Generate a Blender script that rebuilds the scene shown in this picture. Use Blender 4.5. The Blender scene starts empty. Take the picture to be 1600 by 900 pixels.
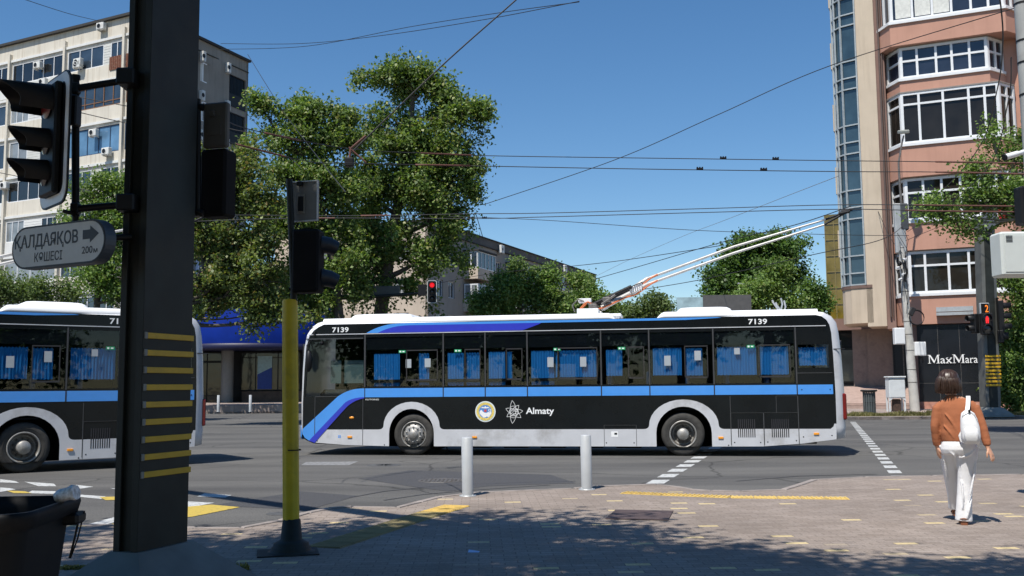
import bpy, math, random
import numpy as np
from mathutils import Vector, Matrix
R = math.radians
PI = math.pi
random.seed(7); rng = np.random.default_rng(7)
sc = bpy.context.scene
C = sc.collection

# ---------------------------------------------------------------- camera, sky, sun, exposure
F, PITCH, ROLL, CAMZ = 1556.0, 0.0994, 0.0085, 1.532
cam = bpy.data.cameras.new('camera'); cam.lens = 36.0*F/1600; cam.sensor_width = 36
cam.clip_end = 3000; cam.clip_start = .1
co = bpy.data.objects.new('camera', cam); C.objects.link(co); sc.camera = co
co.matrix_world = Matrix.Translation((0, 0, CAMZ)) @ Matrix.Rotation(PI/2+PITCH, 4, 'X') @ Matrix.Rotation(-ROLL, 4, 'Z')
SUN = Vector((-.29, -.48, 1)).normalized()
w = bpy.data.worlds.new('World'); sc.world = w; w.use_nodes = True
nt = w.node_tree; bg = nt.nodes['Background']
sky = nt.nodes.new('ShaderNodeTexSky'); sky.sky_type = 'NISHITA'; sky.sun_disc = False
sky.sun_elevation = math.asin(SUN.z); sky.sun_rotation = math.atan2(SUN.x, SUN.y)
sky.air_density = 1.0; sky.dust_density = 0.; sky.ozone_density = 3.; sky.altitude = 0
hs = nt.nodes.new('ShaderNodeHueSaturation'); hs.inputs['Saturation'].default_value = 1.22
nt.links.new(sky.outputs[0], hs.inputs['Color']); nt.links.new(hs.outputs[0], bg.inputs[0]); bg.inputs[1].default_value = .106
sl = bpy.data.lights.new('sun', 'SUN'); sl.energy = 5.0; sl.angle = R(.5); sl.color = (1, .95, .87)
so = bpy.data.objects.new('sun', sl); C.objects.link(so)
so.rotation_euler = SUN.to_track_quat('Z', 'Y').to_euler()
sc.view_settings.view_transform = 'Standard'; sc.view_settings.look = 'None'
sc.view_settings.exposure = 0.22; sc.view_settings.gamma = 1
sc.cycles.max_bounces = 6; sc.cycles.transparent_max_bounces = 12
sc.cycles.caustics_reflective = False; sc.cycles.caustics_refractive = False
sc.cycles.use_denoising = True

def ray(px, py):
    x = px-800; y = 450-py
    x, y = x*math.cos(ROLL)+y*math.sin(ROLL), -x*math.sin(ROLL)+y*math.cos(ROLL)
    u = y/F
    return Vector((x/F, math.cos(PITCH)-u*math.sin(PITCH), math.sin(PITCH)+u*math.cos(PITCH)))
def G(px, py, z=0.):           # point of the ground seen at a pixel of the photograph
    d = ray(px, py); t = (z-CAMZ)/d.z
    return Vector((d.x*t, d.y*t, z))
def P(px, py, Y):              # point at a depth
    d = ray(px, py); t = Y/d.y
    return Vector((d.x*t, Y, CAMZ+d.z*t))

# ---------------------------------------------------------------- materials
MATS = {}
def nd(nt, t, **kw):
    n = nt.nodes.new(t)
    for k, v in kw.items():
        if k.startswith('i_'): n.inputs[k[2:].replace('_', ' ')].default_value = v
        else: setattr(n, k, v)
    return n
def mat(name, col, rough=.6, metal=0., var=.12, scale=6., bump=0., spec=.5, dirt=None, bscale=None, streak=0., coat=0., emit=None):
    if name in MATS: return MATS[name]
    m = bpy.data.materials.new(name); m.use_nodes = True; MATS[name] = m
    t = m.node_tree; b = t.nodes['Principled BSDF']; L = t.links.new
    b.inputs['Roughness'].default_value = rough; b.inputs['Metallic'].default_value = metal
    b.inputs['Specular IOR Level'].default_value = spec
    b.inputs['Coat Weight'].default_value = coat
    tc = nd(t, 'ShaderNodeTexCoord')
    c4 = (*col, 1)
    n1 = nd(t, 'ShaderNodeTexNoise'); n1.inputs['Scale'].default_value = scale; n1.inputs['Detail'].default_value = 6
    L(tc.outputs['Object'], n1.inputs['Vector'])
    mr = nd(t, 'ShaderNodeMapRange'); mr.inputs[1].default_value = .3; mr.inputs[2].default_value = .7
    mr.inputs[3].default_value = 1-var; mr.inputs[4].default_value = 1+var
    L(n1.outputs['Fac'], mr.inputs[0])
    mx = nd(t, 'ShaderNodeVectorMath', operation='SCALE'); mx.inputs[0].default_value = col
    L(mr.outputs[0], mx.inputs['Scale'])
    out = mx.outputs[0]
    if streak:
        mp = nd(t, 'ShaderNodeMapping'); mp.inputs['Scale'].default_value = (3.2, 3.2, .22)
        L(tc.outputs['Object'], mp.inputs[0])
        n2 = nd(t, 'ShaderNodeTexNoise'); n2.inputs['Scale'].default_value = 1.3; n2.inputs['Detail'].default_value = 7; n2.inputs['Roughness'].default_value = .65
        L(mp.outputs[0], n2.inputs['Vector'])
        r2 = nd(t, 'ShaderNodeMapRange'); r2.inputs[1].default_value = .5; r2.inputs[2].default_value = .72; r2.inputs[3].default_value = 0; r2.inputs[4].default_value = streak
        L(n2.outputs['Fac'], r2.inputs[0])
        m2 = nd(t, 'ShaderNodeMix', data_type='RGBA'); m2.inputs['B'].default_value = (*(dirt or tuple(c*.45 for c in col)), 1)
        L(r2.outputs[0], m2.inputs['Factor']); L(out, m2.inputs['A']); out = m2.outputs['Result']
    elif dirt:
        n2 = nd(t, 'ShaderNodeTexNoise'); n2.inputs['Scale'].default_value = scale*.35; n2.inputs['Detail'].default_value = 8; n2.inputs['Roughness'].default_value = .7
        L(tc.outputs['Object'], n2.inputs['Vector'])
        r2 = nd(t, 'ShaderNodeMapRange'); r2.inputs[1].default_value = .52; r2.inputs[2].default_value = .7; r2.inputs[4].default_value = .7
        L(n2.outputs['Fac'], r2.inputs[0])
        m2 = nd(t, 'ShaderNodeMix', data_type='RGBA'); m2.inputs['B'].default_value = (*dirt, 1)
        L(r2.outputs[0], m2.inputs['Factor']); L(out, m2.inputs['A']); out = m2.outputs['Result']
    L(out, b.inputs['Base Color'])
    if bump:
        n3 = nd(t, 'ShaderNodeTexNoise'); n3.inputs['Scale'].default_value = bscale or scale*8; n3.inputs['Detail'].default_value = 5
        L(tc.outputs['Object'], n3.inputs['Vector'])
        bp = nd(t, 'ShaderNodeBump'); bp.inputs['Strength'].default_value = bump; bp.inputs['Distance'].default_value = .02
        L(n3.outputs['Fac'], bp.inputs['Height']); L(bp.outputs[0], b.inputs['Normal'])
    if emit:
        b.inputs['Emission Color'].default_value = (*emit[:3], 1); b.inputs['Emission Strength'].default_value = emit[3]
    return m

def leaf_mat(name, dark, light, yellow=None):
    m = bpy.data.materials.new(name); m.use_nodes = True; MATS[name] = m
    t = m.node_tree; b = t.nodes['Principled BSDF']; L = t.links.new
    g = nd(t, 'ShaderNodeNewGeometry'); cr = nd(t, 'ShaderNodeValToRGB')
    cr.color_ramp.elements[0].color = (*dark, 1); cr.color_ramp.elements[1].color = (*light, 1)
    cr.color_ramp.elements[1].position = .85
    if yellow:
        e = cr.color_ramp.elements.new(.97); e.color = (*yellow, 1)
    L(g.outputs['Random Per Island'], cr.inputs[0])
    tc = nd(t, 'ShaderNodeTexCoord'); n = nd(t, 'ShaderNodeTexNoise'); n.inputs['Scale'].default_value = .8; n.inputs['Detail'].default_value = 3
    L(tc.outputs['Object'], n.inputs['Vector'])
    mr = nd(t, 'ShaderNodeMapRange'); mr.inputs[1].default_value = .3; mr.inputs[2].default_value = .7; mr.inputs[3].default_value = .65; mr.inputs[4].default_value = 1.35
    L(n.outputs['Fac'], mr.inputs[0])
    sc_ = nd(t, 'ShaderNodeVectorMath', operation='SCALE'); L(cr.outputs[0], sc_.inputs[0]); L(mr.outputs[0], sc_.inputs['Scale'])
    L(sc_.outputs[0], b.inputs['Base Color']); b.inputs['Roughness'].default_value = .48; b.inputs['Specular IOR Level'].default_value = .35
    tr = nd(t, 'ShaderNodeBsdfTranslucent'); s2 = nd(t, 'ShaderNodeVectorMath', operation='MULTIPLY'); s2.inputs[1].default_value = (1.25, 1.35, .5)
    L(sc_.outputs[0], s2.inputs[0]); L(s2.outputs[0], tr.inputs[0])
    mx = nd(t, 'ShaderNodeMixShader'); mx.inputs[0].default_value = .38
    L(b.outputs[0], mx.inputs[1]); L(tr.outputs[0], mx.inputs[2]); L(mx.outputs[0], t.nodes['Material Output'].inputs[0])
    return m

def glass_mat(name, tint=.5, col=(.8, .9, .95)):
    m = bpy.data.materials.new(name); m.use_nodes = True; MATS[name] = m
    t = m.node_tree; L = t.links.new
    t.nodes.remove(t.nodes['Principled BSDF'])
    tr = nd(t, 'ShaderNodeBsdfTransparent'); tr.inputs[0].default_value = (col[0]*tint, col[1]*tint, col[2]*tint, 1)
    gl = nd(t, 'ShaderNodeBsdfGlossy'); gl.inputs['Roughness'].default_value = .015; gl.inputs[0].default_value = (1, 1, 1, 1)
    fr = nd(t, 'ShaderNodeFresnel'); fr.inputs[0].default_value = 1.45
    fm = nd(t, 'ShaderNodeMath', operation='MULTIPLY'); fm.inputs[1].default_value = .55; L(fr.outputs[0], fm.inputs[0])
    mx = nd(t, 'ShaderNodeMixShader'); L(fm.outputs[0], mx.inputs[0]); L(tr.outputs[0], mx.inputs[1]); L(gl.outputs[0], mx.inputs[2])
    L(mx.outputs[0], t.nodes['Material Output'].inputs[0])
    return m

def pane_mat(name, col, wob=.015, rough=.04, spec=.9):   # facade glazing: dark room behind a slightly uneven sheet
    m = mat(name, col, rough, 0, .35, .9, spec=spec)
    t = m.node_tree; L = t.links.new; b = t.nodes['Principled BSDF']
    tc = [n for n in t.nodes if n.type == 'TEX_COORD'][0]
    n3 = nd(t, 'ShaderNodeTexNoise'); n3.inputs['Scale'].default_value = 1.2
    L(tc.outputs['Object'], n3.inputs['Vector'])
    bp = nd(t, 'ShaderNodeBump'); bp.inputs['Strength'].default_value = .25; bp.inputs['Distance'].default_value = wob
    L(n3.outputs['Fac'], bp.inputs['Height']); L(bp.outputs[0], b.inputs['Normal'])
    return m

def asphalt_mat():
    m = bpy.data.materials.new('asphalt'); m.use_nodes = True; MATS['asphalt'] = m
    t = m.node_tree; b = t.nodes['Principled BSDF']; L = t.links.new
    tc = nd(t, 'ShaderNodeTexCoord'); O = tc.outputs['Object']
    fine = nd(t, 'ShaderNodeTexNoise'); fine.inputs['Scale'].default_value = 45; fine.inputs['Detail'].default_value = 6; fine.inputs['Roughness'].default_value = .75; L(O, fine.inputs['Vector'])
    mp = nd(t, 'ShaderNodeMapping'); mp.inputs['Rotation'].default_value = (0, 0, R(12)); mp.inputs['Scale'].default_value = (.12, .55, 1); L(O, mp.inputs[0])
    big = nd(t, 'ShaderNodeTexNoise'); big.inputs['Scale'].default_value = 1.0; big.inputs['Detail'].default_value = 7; big.inputs['Roughness'].default_value = .6; L(mp.outputs[0], big.inputs['Vector'])
    vo = nd(t, 'ShaderNodeTexVoronoi'); vo.inputs['Scale'].default_value = 60; L(O, vo.inputs['Vector'])
    c1 = nd(t, 'ShaderNodeValToRGB'); c1.color_ramp.elements[0].position = .34; c1.color_ramp.elements[0].color = (.074, .072, .070, 1)
    c1.color_ramp.elements[1].position = .66; c1.color_ramp.elements[1].color = (.132, .128, .120, 1); L(big.outputs['Fac'], c1.inputs[0])
    mr = nd(t, 'ShaderNodeMapRange'); mr.inputs[1].default_value = .25; mr.inputs[2].default_value = .75; mr.inputs[3].default_value = .25; mr.inputs[4].default_value = 1.75; L(fine.outputs['Fac'], mr.inputs[0])
    s = nd(t, 'ShaderNodeVectorMath', operation='SCALE'); L(c1.outputs[0], s.inputs[0]); L(mr.outputs[0], s.inputs['Scale'])
    # cracks
    dn = nd(t, 'ShaderNodeTexNoise'); dn.inputs['Scale'].default_value = .9; dn.inputs['Detail'].default_value = 4; L(O, dn.inputs['Vector'])
    va = nd(t, 'ShaderNodeMix', data_type='RGBA'); va.inputs['Factor'].default_value = .35; L(O, va.inputs['A']); L(dn.outputs['Color'], va.inputs['B'])
    ck = nd(t, 'ShaderNodeTexVoronoi', feature='DISTANCE_TO_EDGE'); ck.inputs['Scale'].default_value = .33; L(va.outputs['Result'], ck.inputs['Vector'])
    r3 = nd(t, 'ShaderNodeMapRange'); r3.inputs[1].default_value = 0; r3.inputs[2].default_value = .008; r3.inputs[3].default_value = .45; r3.inputs[4].default_value = 1; L(ck.outputs['Distance'], r3.inputs[0])
    s2 = nd(t, 'ShaderNodeVectorMath', operation='SCALE'); L(s.outputs[0], s2.inputs[0]); L(r3.outputs[0], s2.inputs['Scale'])
    L(s2.outputs[0], b.inputs['Base Color']); b.inputs['Roughness'].default_value = .82; b.inputs['Specular IOR Level'].default_value = .35
    bp = nd(t, 'ShaderNodeBump'); bp.inputs['Strength'].default_value = .55; bp.inputs['Distance'].default_value = .008
    L(vo.outputs['Distance'], bp.inputs['Height']); L(bp.outputs[0], b.inputs['Normal'])
    return m

def paver_mat(name='pavers', rot=-2., yellow=True, base=((.240, .198, .168), (.292, .246, .214)), w=.22, h=.11):
    m = bpy.data.materials.new(name); m.use_nodes = True; MATS[name] = m
    t = m.node_tree; b = t.nodes['Principled BSDF']; L = t.links.new
    tc = nd(t, 'ShaderNodeTexCoord'); mp = nd(t, 'ShaderNodeMapping'); mp.inputs['Rotation'].default_value = (0, 0, R(rot)); L(tc.outputs['Object'], mp.inputs[0])
    def brick(mortar):
        k = nd(t, 'ShaderNodeTexBrick'); k.offset = .5
        k.inputs['Color1'].default_value = (0, 0, 0, 1); k.inputs['Color2'].default_value = (1, 1, 1, 1); k.inputs['Mortar'].default_value = (.5, .5, .5, 1)
        k.inputs['Scale'].default_value = 1; k.inputs['Brick Width'].default_value = w; k.inputs['Row Height'].default_value = h
        k.inputs['Mortar Size'].default_value = mortar; k.inputs['Mortar Smooth'].default_value = .3; L(mp.outputs[0], k.inputs['Vector']); return k
    k = brick(.006)
    r = nd(t, 'ShaderNodeValToRGB'); e = r.color_ramp.elements; e[0].color = (*base[0], 1); e[1].color = (*base[1], 1); e[1].position = .9
    if yellow:
        e[1].position = .975; x = e.new(.978); x.color = (.56, .45, .25, 1); r.color_ramp.interpolation = 'LINEAR'
    L(k.outputs['Color'], r.inputs[0])
    n = nd(t, 'ShaderNodeTexNoise'); n.inputs['Scale'].default_value = .7; n.inputs['Detail'].default_value = 8; n.inputs['Roughness'].default_value = .65; L(tc.outputs['Object'], n.inputs['Vector'])
    mr = nd(t, 'ShaderNodeMapRange'); mr.inputs[1].default_value = .3; mr.inputs[2].default_value = .7; mr.inputs[3].default_value = .78; mr.inputs[4].default_value = 1.2; L(n.outputs['Fac'], mr.inputs[0])
    n2 = nd(t, 'ShaderNodeTexNoise'); n2.inputs['Scale'].default_value = 60; n2.inputs['Detail'].default_value = 4; L(tc.outputs['Object'], n2.inputs['Vector'])
    mr2 = nd(t, 'ShaderNodeMapRange'); mr2.inputs[1].default_value = .3; mr2.inputs[2].default_value = .7; mr2.inputs[3].default_value = .8; mr2.inputs[4].default_value = 1.2; L(n2.outputs['Fac'], mr2.inputs[0])
    mu = nd(t, 'ShaderNodeMath', operation='MULTIPLY'); L(mr.outputs[0], mu.inputs[0]); L(mr2.outputs[0], mu.inputs[1])
    s = nd(t, 'ShaderNodeVectorMath', operation='SCALE'); L(r.outputs[0], s.inputs[0]); L(mu.outputs[0], s.inputs['Scale'])
    mx = nd(t, 'ShaderNodeMix', data_type='RGBA'); mx.inputs['B'].default_value = (.175, .142, .12, 1); L(k.outputs['Fac'], mx.inputs['Factor']); L(s.outputs[0], mx.inputs['A'])
    # dark blots of dirt and gum
    vo = nd(t, 'ShaderNodeTexVoronoi'); vo.inputs['Scale'].default_value = 1.6; L(tc.outputs['Object'], vo.inputs['Vector'])
    gr = nd(t, 'ShaderNodeMapRange'); gr.inputs[1].default_value = .025; gr.inputs[2].default_value = .05; gr.inputs[3].default_value = .45; gr.inputs[4].default_value = 1; L(vo.outputs['Distance'], gr.inputs[0])
    s3 = nd(t, 'ShaderNodeVectorMath', operation='SCALE'); L(mx.outputs['Result'], s3.inputs[0]); L(gr.outputs[0], s3.inputs['Scale'])
    L(s3.outputs[0], b.inputs['Base Color']); b.inputs['Roughness'].default_value = .85; b.inputs['Specular IOR Level'].default_value = .3
    sb = nd(t, 'ShaderNodeMath', operation='SUBTRACT'); sb.inputs[0].default_value = 1; L(k.outputs['Fac'], sb.inputs[1])
    bp = nd(t, 'ShaderNodeBump'); bp.inputs['Strength'].default_value = .35; bp.inputs['Distance'].default_value = .005; L(sb.outputs[0], bp.inputs['Height']); L(bp.outputs[0], b.inputs['Normal'])
    return m

def worn_paint(name, col, lo=.42, hi=.56):
    m = bpy.data.materials.new(name); m.use_nodes = True; MATS[name] = m
    t = m.node_tree; b = t.nodes['Principled BSDF']; L = t.links.new
    tc = nd(t, 'ShaderNodeTexCoord'); n = nd(t, 'ShaderNodeTexNoise'); n.inputs['Scale'].default_value = 14; n.inputs['Detail'].default_value = 9; n.inputs['Roughness'].default_value = .72
    L(tc.outputs['Object'], n.inputs['Vector'])
    mr = nd(t, 'ShaderNodeMapRange'); mr.inputs[1].default_value = lo-.12; mr.inputs[2].default_value = hi-.1; L(n.outputs['Fac'], mr.inputs[0])
    mx = nd(t, 'ShaderNodeMix', data_type='RGBA'); mx.inputs['A'].default_value = (.09, .09, .09, 1); mx.inputs['B'].default_value = (*col, 1)
    L(mr.outputs[0], mx.inputs['Factor']); L(mx.outputs['Result'], b.inputs['Base Color']); b.inputs['Roughness'].default_value = .7
    return m

# ---------------------------------------------------------------- mesh helpers
def link(name, me, m, parent=None):
    o = bpy.data.objects.new(name, me); C.objects.link(o)
    if m is not None and not me.materials:
        for x in (m if isinstance(m, (list, tuple)) else [m]): me.materials.append(x)
    if parent is not None: o.parent = parent
    return o
def tag(o, label=None, cat=None, group=None, kind=None):
    if label: o['label'] = label
    if cat: o['category'] = cat
    if group: o['group'] = group
    if kind: o['kind'] = kind
    return o
def thing(name, label, cat, loc=(0, 0, 0), rz=0, group=None):
    o = bpy.data.objects.new(name, None); C.objects.link(o); o.location = loc; o.rotation_euler = (0, 0, rz)
    o.empty_display_size = .2
    return tag(o, label, cat, group)
def copy_tree(o, parent=None):
    kids = list(o.children)
    c = o.copy(); C.objects.link(c); c.parent = parent
    for k in kids: copy_tree(k, c)
    return c

class MB:
    def __init__(s): s.v = []; s.f = []; s.m = []; s.sm = []
    def add(s, vs, fs, mi=0, smooth=False, M=None):
        b = len(s.v)
        for v in vs:
            v = Vector(v); s.v.append(tuple(M @ v if M is not None else v))
        for f in fs: s.f.append(tuple(i+b for i in f)); s.m.append(mi); s.sm.append(smooth)
        return s
    def box(s, x0, x1, y0, y1, z0, z1, mi=0, M=None):
        vs = [(x0, y0, z0), (x1, y0, z0), (x1, y1, z0), (x0, y1, z0), (x0, y0, z1), (x1, y0, z1), (x1, y1, z1), (x0, y1, z1)]
        return s.add(vs, [(0, 3, 2, 1), (4, 5, 6, 7), (0, 1, 5, 4), (1, 2, 6, 5), (2, 3, 7, 6), (3, 0, 4, 7)], mi, False, M)
    def bbox(s, x0, x1, y0, y1, z0, z1, r=.01, mi=0, M=None):      # box with chamfered edges (smooth shading keeps a highlight)
        c = Vector(((x0+x1)/2, (y0+y1)/2, (z0+z1)/2)); h = ((x1-x0)/2, (y1-y0)/2, (z1-z0)/2); r = min(r, *[a*.49 for a in h])
        vs = []; idx = {}
        for sx in (-1, 1):
            for sy in (-1, 1):
                for sz in (-1, 1):
                    for ax in range(3):
                        p = [sx*(h[0]-r), sy*(h[1]-r), sz*(h[2]-r)]; p[ax] = (sx, sy, sz)[ax]*h[ax]
                        idx[(sx, sy, sz, ax)] = len(vs); vs.append(c+Vector(p))
        fs = []
        for ax in range(3):
            a, b = [(1, 2), (2, 0), (0, 1)][ax]
            for sg in (-1, 1):
                q = []
                for (u, v) in ((-1, -1), (1, -1), (1, 1), (-1, 1)):
                    k = [0, 0, 0]; k[ax] = sg; k[a] = u; k[b] = v; q.append(idx[(*k, ax)])
                fs.append(tuple(q if sg > 0 else q[::-1]))
        for ax in range(3):          # edges along ax
            a, b = [(1, 2), (2, 0), (0, 1)][ax]
            for u in (-1, 1):
                for v in (-1, 1):
                    def K(s_, w_):
                        k = [0, 0, 0]; k[ax] = s_; k[a] = u; k[b] = v; return idx[(*k, w_)]
                    q = [K(-1, a), K(1, a), K(1, b), K(-1, b)]
                    fs.append(tuple(q if u*v < 0 else q[::-1]))
        for sx in (-1, 1):
            for sy in (-1, 1):
                for sz in (-1, 1):
                    q = [idx[(sx, sy, sz, 0)], idx[(sx, sy, sz, 1)], idx[(sx, sy, sz, 2)]]
                    fs.append(tuple(q if sx*sy*sz > 0 else q[::-1]))
        return s.add(vs, fs, mi, False, M)
    def tube(s, pts, r, n=8, mi=0, cap=True, M=None, smooth=True):
        pts = [Vector(p) for p in pts]; rs = r if isinstance(r, (list, tuple)) else [r]*len(pts)
        vs = []; fs = []; up = None
        for i, p in enumerate(pts):
            d = (pts[min(i+1, len(pts)-1)]-pts[max(i-1, 0)])
            if d.length < 1e-9: d = Vector((0, 0, 1))
            d.normalize()
            if up is None:
                up = Vector((1, 0, 0)) if abs(d.x) < .9 else Vector((0, 1, 0))
            a = d.cross(up).normalized(); b = a.cross(d).normalized(); up = b
            rr = rs[i]; ra, rb = rr if isinstance(rr, tuple) else (rr, rr)
            for k in range(n):
                t = 2*PI*k/n; vs.append(p+a*ra*math.cos(t)+b*rb*math.sin(t))
        for i in range(len(pts)-1):
            for k in range(n):
                fs.append((i*n+k, i*n+(k+1) % n, (i+1)*n+(k+1) % n, (i+1)*n+k))
        s.add(vs, fs, mi, smooth, M)
        if cap:
            s.add(vs[:n], [tuple(range(n))[::-1]], mi, False, M); s.add(vs[-n:], [tuple(range(n))], mi, False, M)
        return s
    def lathe(s, prof, n=24, mi=0, M=None, smooth=True, a0=0, a1=2*PI):   # prof: (r, z) about local z
        vs = []; fs = []; full = abs(a1-a0-2*PI) < 1e-6; N = n if full else n+1
        for (r, z) in prof:
            for k in range(N):
                t = a0+(a1-a0)*k/n; vs.append((r*math.cos(t), r*math.sin(t), z))
        for i in range(len(prof)-1):
            for k in range(n):
                k2 = (k+1) % N; fs.append((i*N+k, i*N+k2, (i+1)*N+k2, (i+1)*N+k))
        return s.add(vs, fs, mi, smooth, M)
    def loft(s, rings, mi=0, cap=True, M=None, smooth=True):
        n = len(rings[0]); vs = [v for r in rings for v in r]; fs = []
        for i in range(len(rings)-1):
            for k in range(n): fs.append((i*n+k, i*n+(k+1) % n, (i+1)*n+(k+1) % n, (i+1)*n+k))
        s.add(vs, fs, mi, smooth, M)
        if cap:
            s.add(rings[0], [tuple(range(n))[::-1]], mi, False, M); s.add(rings[-1], [tuple(range(n))], mi, False, M)
        return s
    def prism(s, poly, z0, z1, mi=0, M=None):     # poly in xy, counter clockwise
        return s.loft([[(x, y, z0) for x, y in poly], [(x, y, z1) for x, y in poly]], mi, True, M, False)
    def quad(s, a, b, c, d, mi=0): return s.add([a, b, c, d], [(0, 1, 2, 3)], mi)
    def build(s, name, m, parent=None, fix=True):
        me = bpy.data.meshes.new(name); me.from_pydata(s.v, [], s.f)
        me.polygons.foreach_set('material_index', s.m); me.polygons.foreach_set('use_smooth', s.sm); me.update()
        return link(name, me, m, parent)

def frame(o, u, n):      # matrix: local x along u, local y up, local z = outward normal n
    u = Vector(u).normalized(); n = Vector(n).normalized(); v = n.cross(u)
    return Matrix(((u.x, v.x, n.x, o[0]), (u.y, v.y, n.y, o[1]), (u.z, v.z, n.z, o[2]), (0, 0, 0, 1)))
def flat(name, loops, t, m, parent=None, M=None, z0=0., raw=False):   # flat plate with holes, thickness t outwards from z0
    cu = bpy.data.curves.new(name, 'CURVE'); cu.dimensions = '2D'; cu.fill_mode = 'BOTH'; cu.extrude = t/2
    for lp in loops:
        sp = cu.splines.new('POLY'); sp.points.add(len(lp)-1)
        for i, (x, y) in enumerate(lp): sp.points[i].co = (x, y, 0, 1)
        sp.use_cyclic_u = True
    ob = bpy.data.objects.new('tmp', cu); me = bpy.data.meshes.new_from_object(ob); bpy.data.objects.remove(ob); bpy.data.curves.remove(cu)
    T = Matrix.Translation((0, 0, z0+t/2)); me.transform((M @ T) if M is not None else T)
    me.materials.clear()
    for p in me.polygons: p.use_smooth = False
    if raw: return me
    me.name = name
    return link(name, me, m, parent)
def text(name, body, m, parent, M, x0, x1, ybase, h=None, t=.004, z0=.004, bold=0., cx=None):
    cu = bpy.data.curves.new(name, 'FONT'); cu.body = body; cu.extrude = t/2; cu.offset = bold; cu.resolution_u = 3
    ob = bpy.data.objects.new('tmp', cu); me = bpy.data.meshes.new_from_object(ob); bpy.data.objects.remove(ob); bpy.data.curves.remove(cu)
    xs = [v.co.x for v in me.vertices]; ys = [v.co.y for v in me.vertices]
    a, b = min(xs), max(xs); k = (x1-x0)/(b-a); kh = k if h is None else h/.73
    me.transform(M @ Matrix.Translation((x0, ybase, z0+t/2)) @ Matrix.Diagonal((k, kh, 1, 1)) @ Matrix.Translation((-a, 0, 0)))
    me.materials.clear(); me.name = name
    return link(name, me, m, parent)
def rect(x0, x1, y0, y1): return [(x0, y0), (x1, y0), (x1, y1), (x0, y1)]
def rrect(x0, x1, y0, y1, r, n=5):
    out = []
    for cx, cy, a in ((x1-r, y1-r, 0), (x0+r, y1-r, PI/2), (x0+r, y0+r, PI), (x1-r, y0+r, 1.5*PI)):
        for i in range(n+1): out.append((cx+r*math.cos(a+PI/2*i/n), cy+r*math.sin(a+PI/2*i/n)))
    return out
def circ(cx, cy, r, n=28, ry=None): return [(cx+r*math.cos(2*PI*i/n), cy+(ry or r)*math.sin(2*PI*i/n)) for i in range(n)]
def bez(p0, p1, p2, n=10):
    return [tuple((1-t)**2*a+2*t*(1-t)*b+t*t*c for a, b, c in zip(p0, p1, p2)) for t in [i/n for i in range(n+1)]]

# shared materials
M_white = mat('white_paint', (.8, .81, .82), .3, var=.03, coat=.3)
M_roofw = mat('bus_roof_white', (.82, .83, .84), .35, var=.04, scale=2)
M_busgrey = mat('bus_silver', (.56, .57, .60), .38, .0, .06, 3, coat=.4, dirt=(.30, .29, .28))
M_black = mat('bus_black', (.006, .008, .010), .2, var=.2, scale=2, spec=.28)
M_blueL = mat('livery_light_blue', (.07, .30, .78), .3, var=.03, coat=.2)
M_blueD = mat('livery_dark_blue', (.035, .05, .50), .3, var=.04, coat=.2)
M_whiteD = mat('decal_white', (.85, .86, .86), .5, var=.02)
M_dark = mat('dark_plastic', (.009, .009, .010), .5, var=.2, spec=.3)
M_matteb = mat('matte_black', (.006, .006, .007), .8, var=.2, spec=.2)
M_inner = mat('bus_interior_black', (.01, .011, .013), .9, spec=.1)
M_rubber = mat('tyre_rubber', (.052, .050, .047), .8, var=.25, scale=9, bump=.2, spec=.25)
M_steel = mat('steel', (.36, .35, .33), .48, .5, .25, 14, dirt=(.17, .14, .11))
M_steeld = mat('steel_dull', (.16, .15, .14), .55, .5, .3, 20, dirt=(.10, .06, .035))
M_amber = mat('amber_lens', (.85, .33, .03), .2)
M_red = mat('red_lens', (.16, .006, .006), .2)
M_curt = mat('curtain_blue', (.012, .21, .54), .8, var=.1, scale=30)
M_paper = mat('paper', (.36, .40, .43), .7, var=.02)
M_green = mat('sticker_green', (.01, .30, .12), .5)
M_orange = mat('orange_cable', (.55, .14, .04), .5)
M_glassbus = glass_mat('bus_glass', .97, (.9, .97, 1.))
M_asph = asphalt_mat(); M_pave = paver_mat()
M_concrete = mat('concrete', (.42, .40, .37), .8, var=.12, scale=3, bump=.2, dirt=(.26, .24, .22))
M_kerb = mat('kerb_concrete', (.27, .235, .215), .85, var=.2, scale=5, bump=.3, dirt=(.16, .15, .14))
M_galv = mat('galvanised', (.47, .49, .50), .45, .35, .08, 8, dirt=(.33, .33, .33))
M_polebl = mat('pole_dark_green', (.018, .021, .019), .55, var=.3, scale=4, dirt=(.032, .028, .02), spec=.3)
M_yel = mat('yellow_paint', (.58, .42, .012), .5, var=.12, scale=7, dirt=(.25, .19, .03))
M_wire = mat('wire_black', (.018, .018, .02), .6)
M_wirer = mat('wire_insulator_red', (.10, .035, .022), .6, var=.3, scale=12)
# ================================================================ GROUND
SW = .06       # near pavement height
def farz(Y): return .12+max(0, (Y-43.5))*.02
def patch(name, pts, z, m, kind='structure', t=None):
    if t: o = flat(name, [[(p[0], p[1]) for p in pts]], t, m, None, Matrix.Translation((0, 0, z-t)))
    else:
        me = bpy.data.meshes.new(name); me.from_pydata([(p[0], p[1], z) for p in pts], [], [tuple(range(len(pts)))]); o = link(name, me, m)
    return tag(o, kind=kind)
patch('ground', [(-900, -300), (900, -300), (900, 1500), (-900, 1500)], -.02, mat('ground_earth', (.14, .12, .09), .95, scale=.3))
patch('road', [(-140, 6), (140, 6), (140, 260), (-140, 260)], 0, M_asph)
edge = [G(*p, SW) for p in [(187, 822), (300, 826), (380, 826), (445, 814), (485, 802), (520, 795), (549, 793), (624, 794), (660, 785), (692, 777), (754, 770), (900, 764),
        (935, 761), (1026, 758), (1050, 761), (1075, 765), (1110, 767.5), (1160, 768.5), (1229, 766), (1252, 759), (1278, 750), (1355, 746), (1460, 744), (1600, 742)]]
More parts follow.
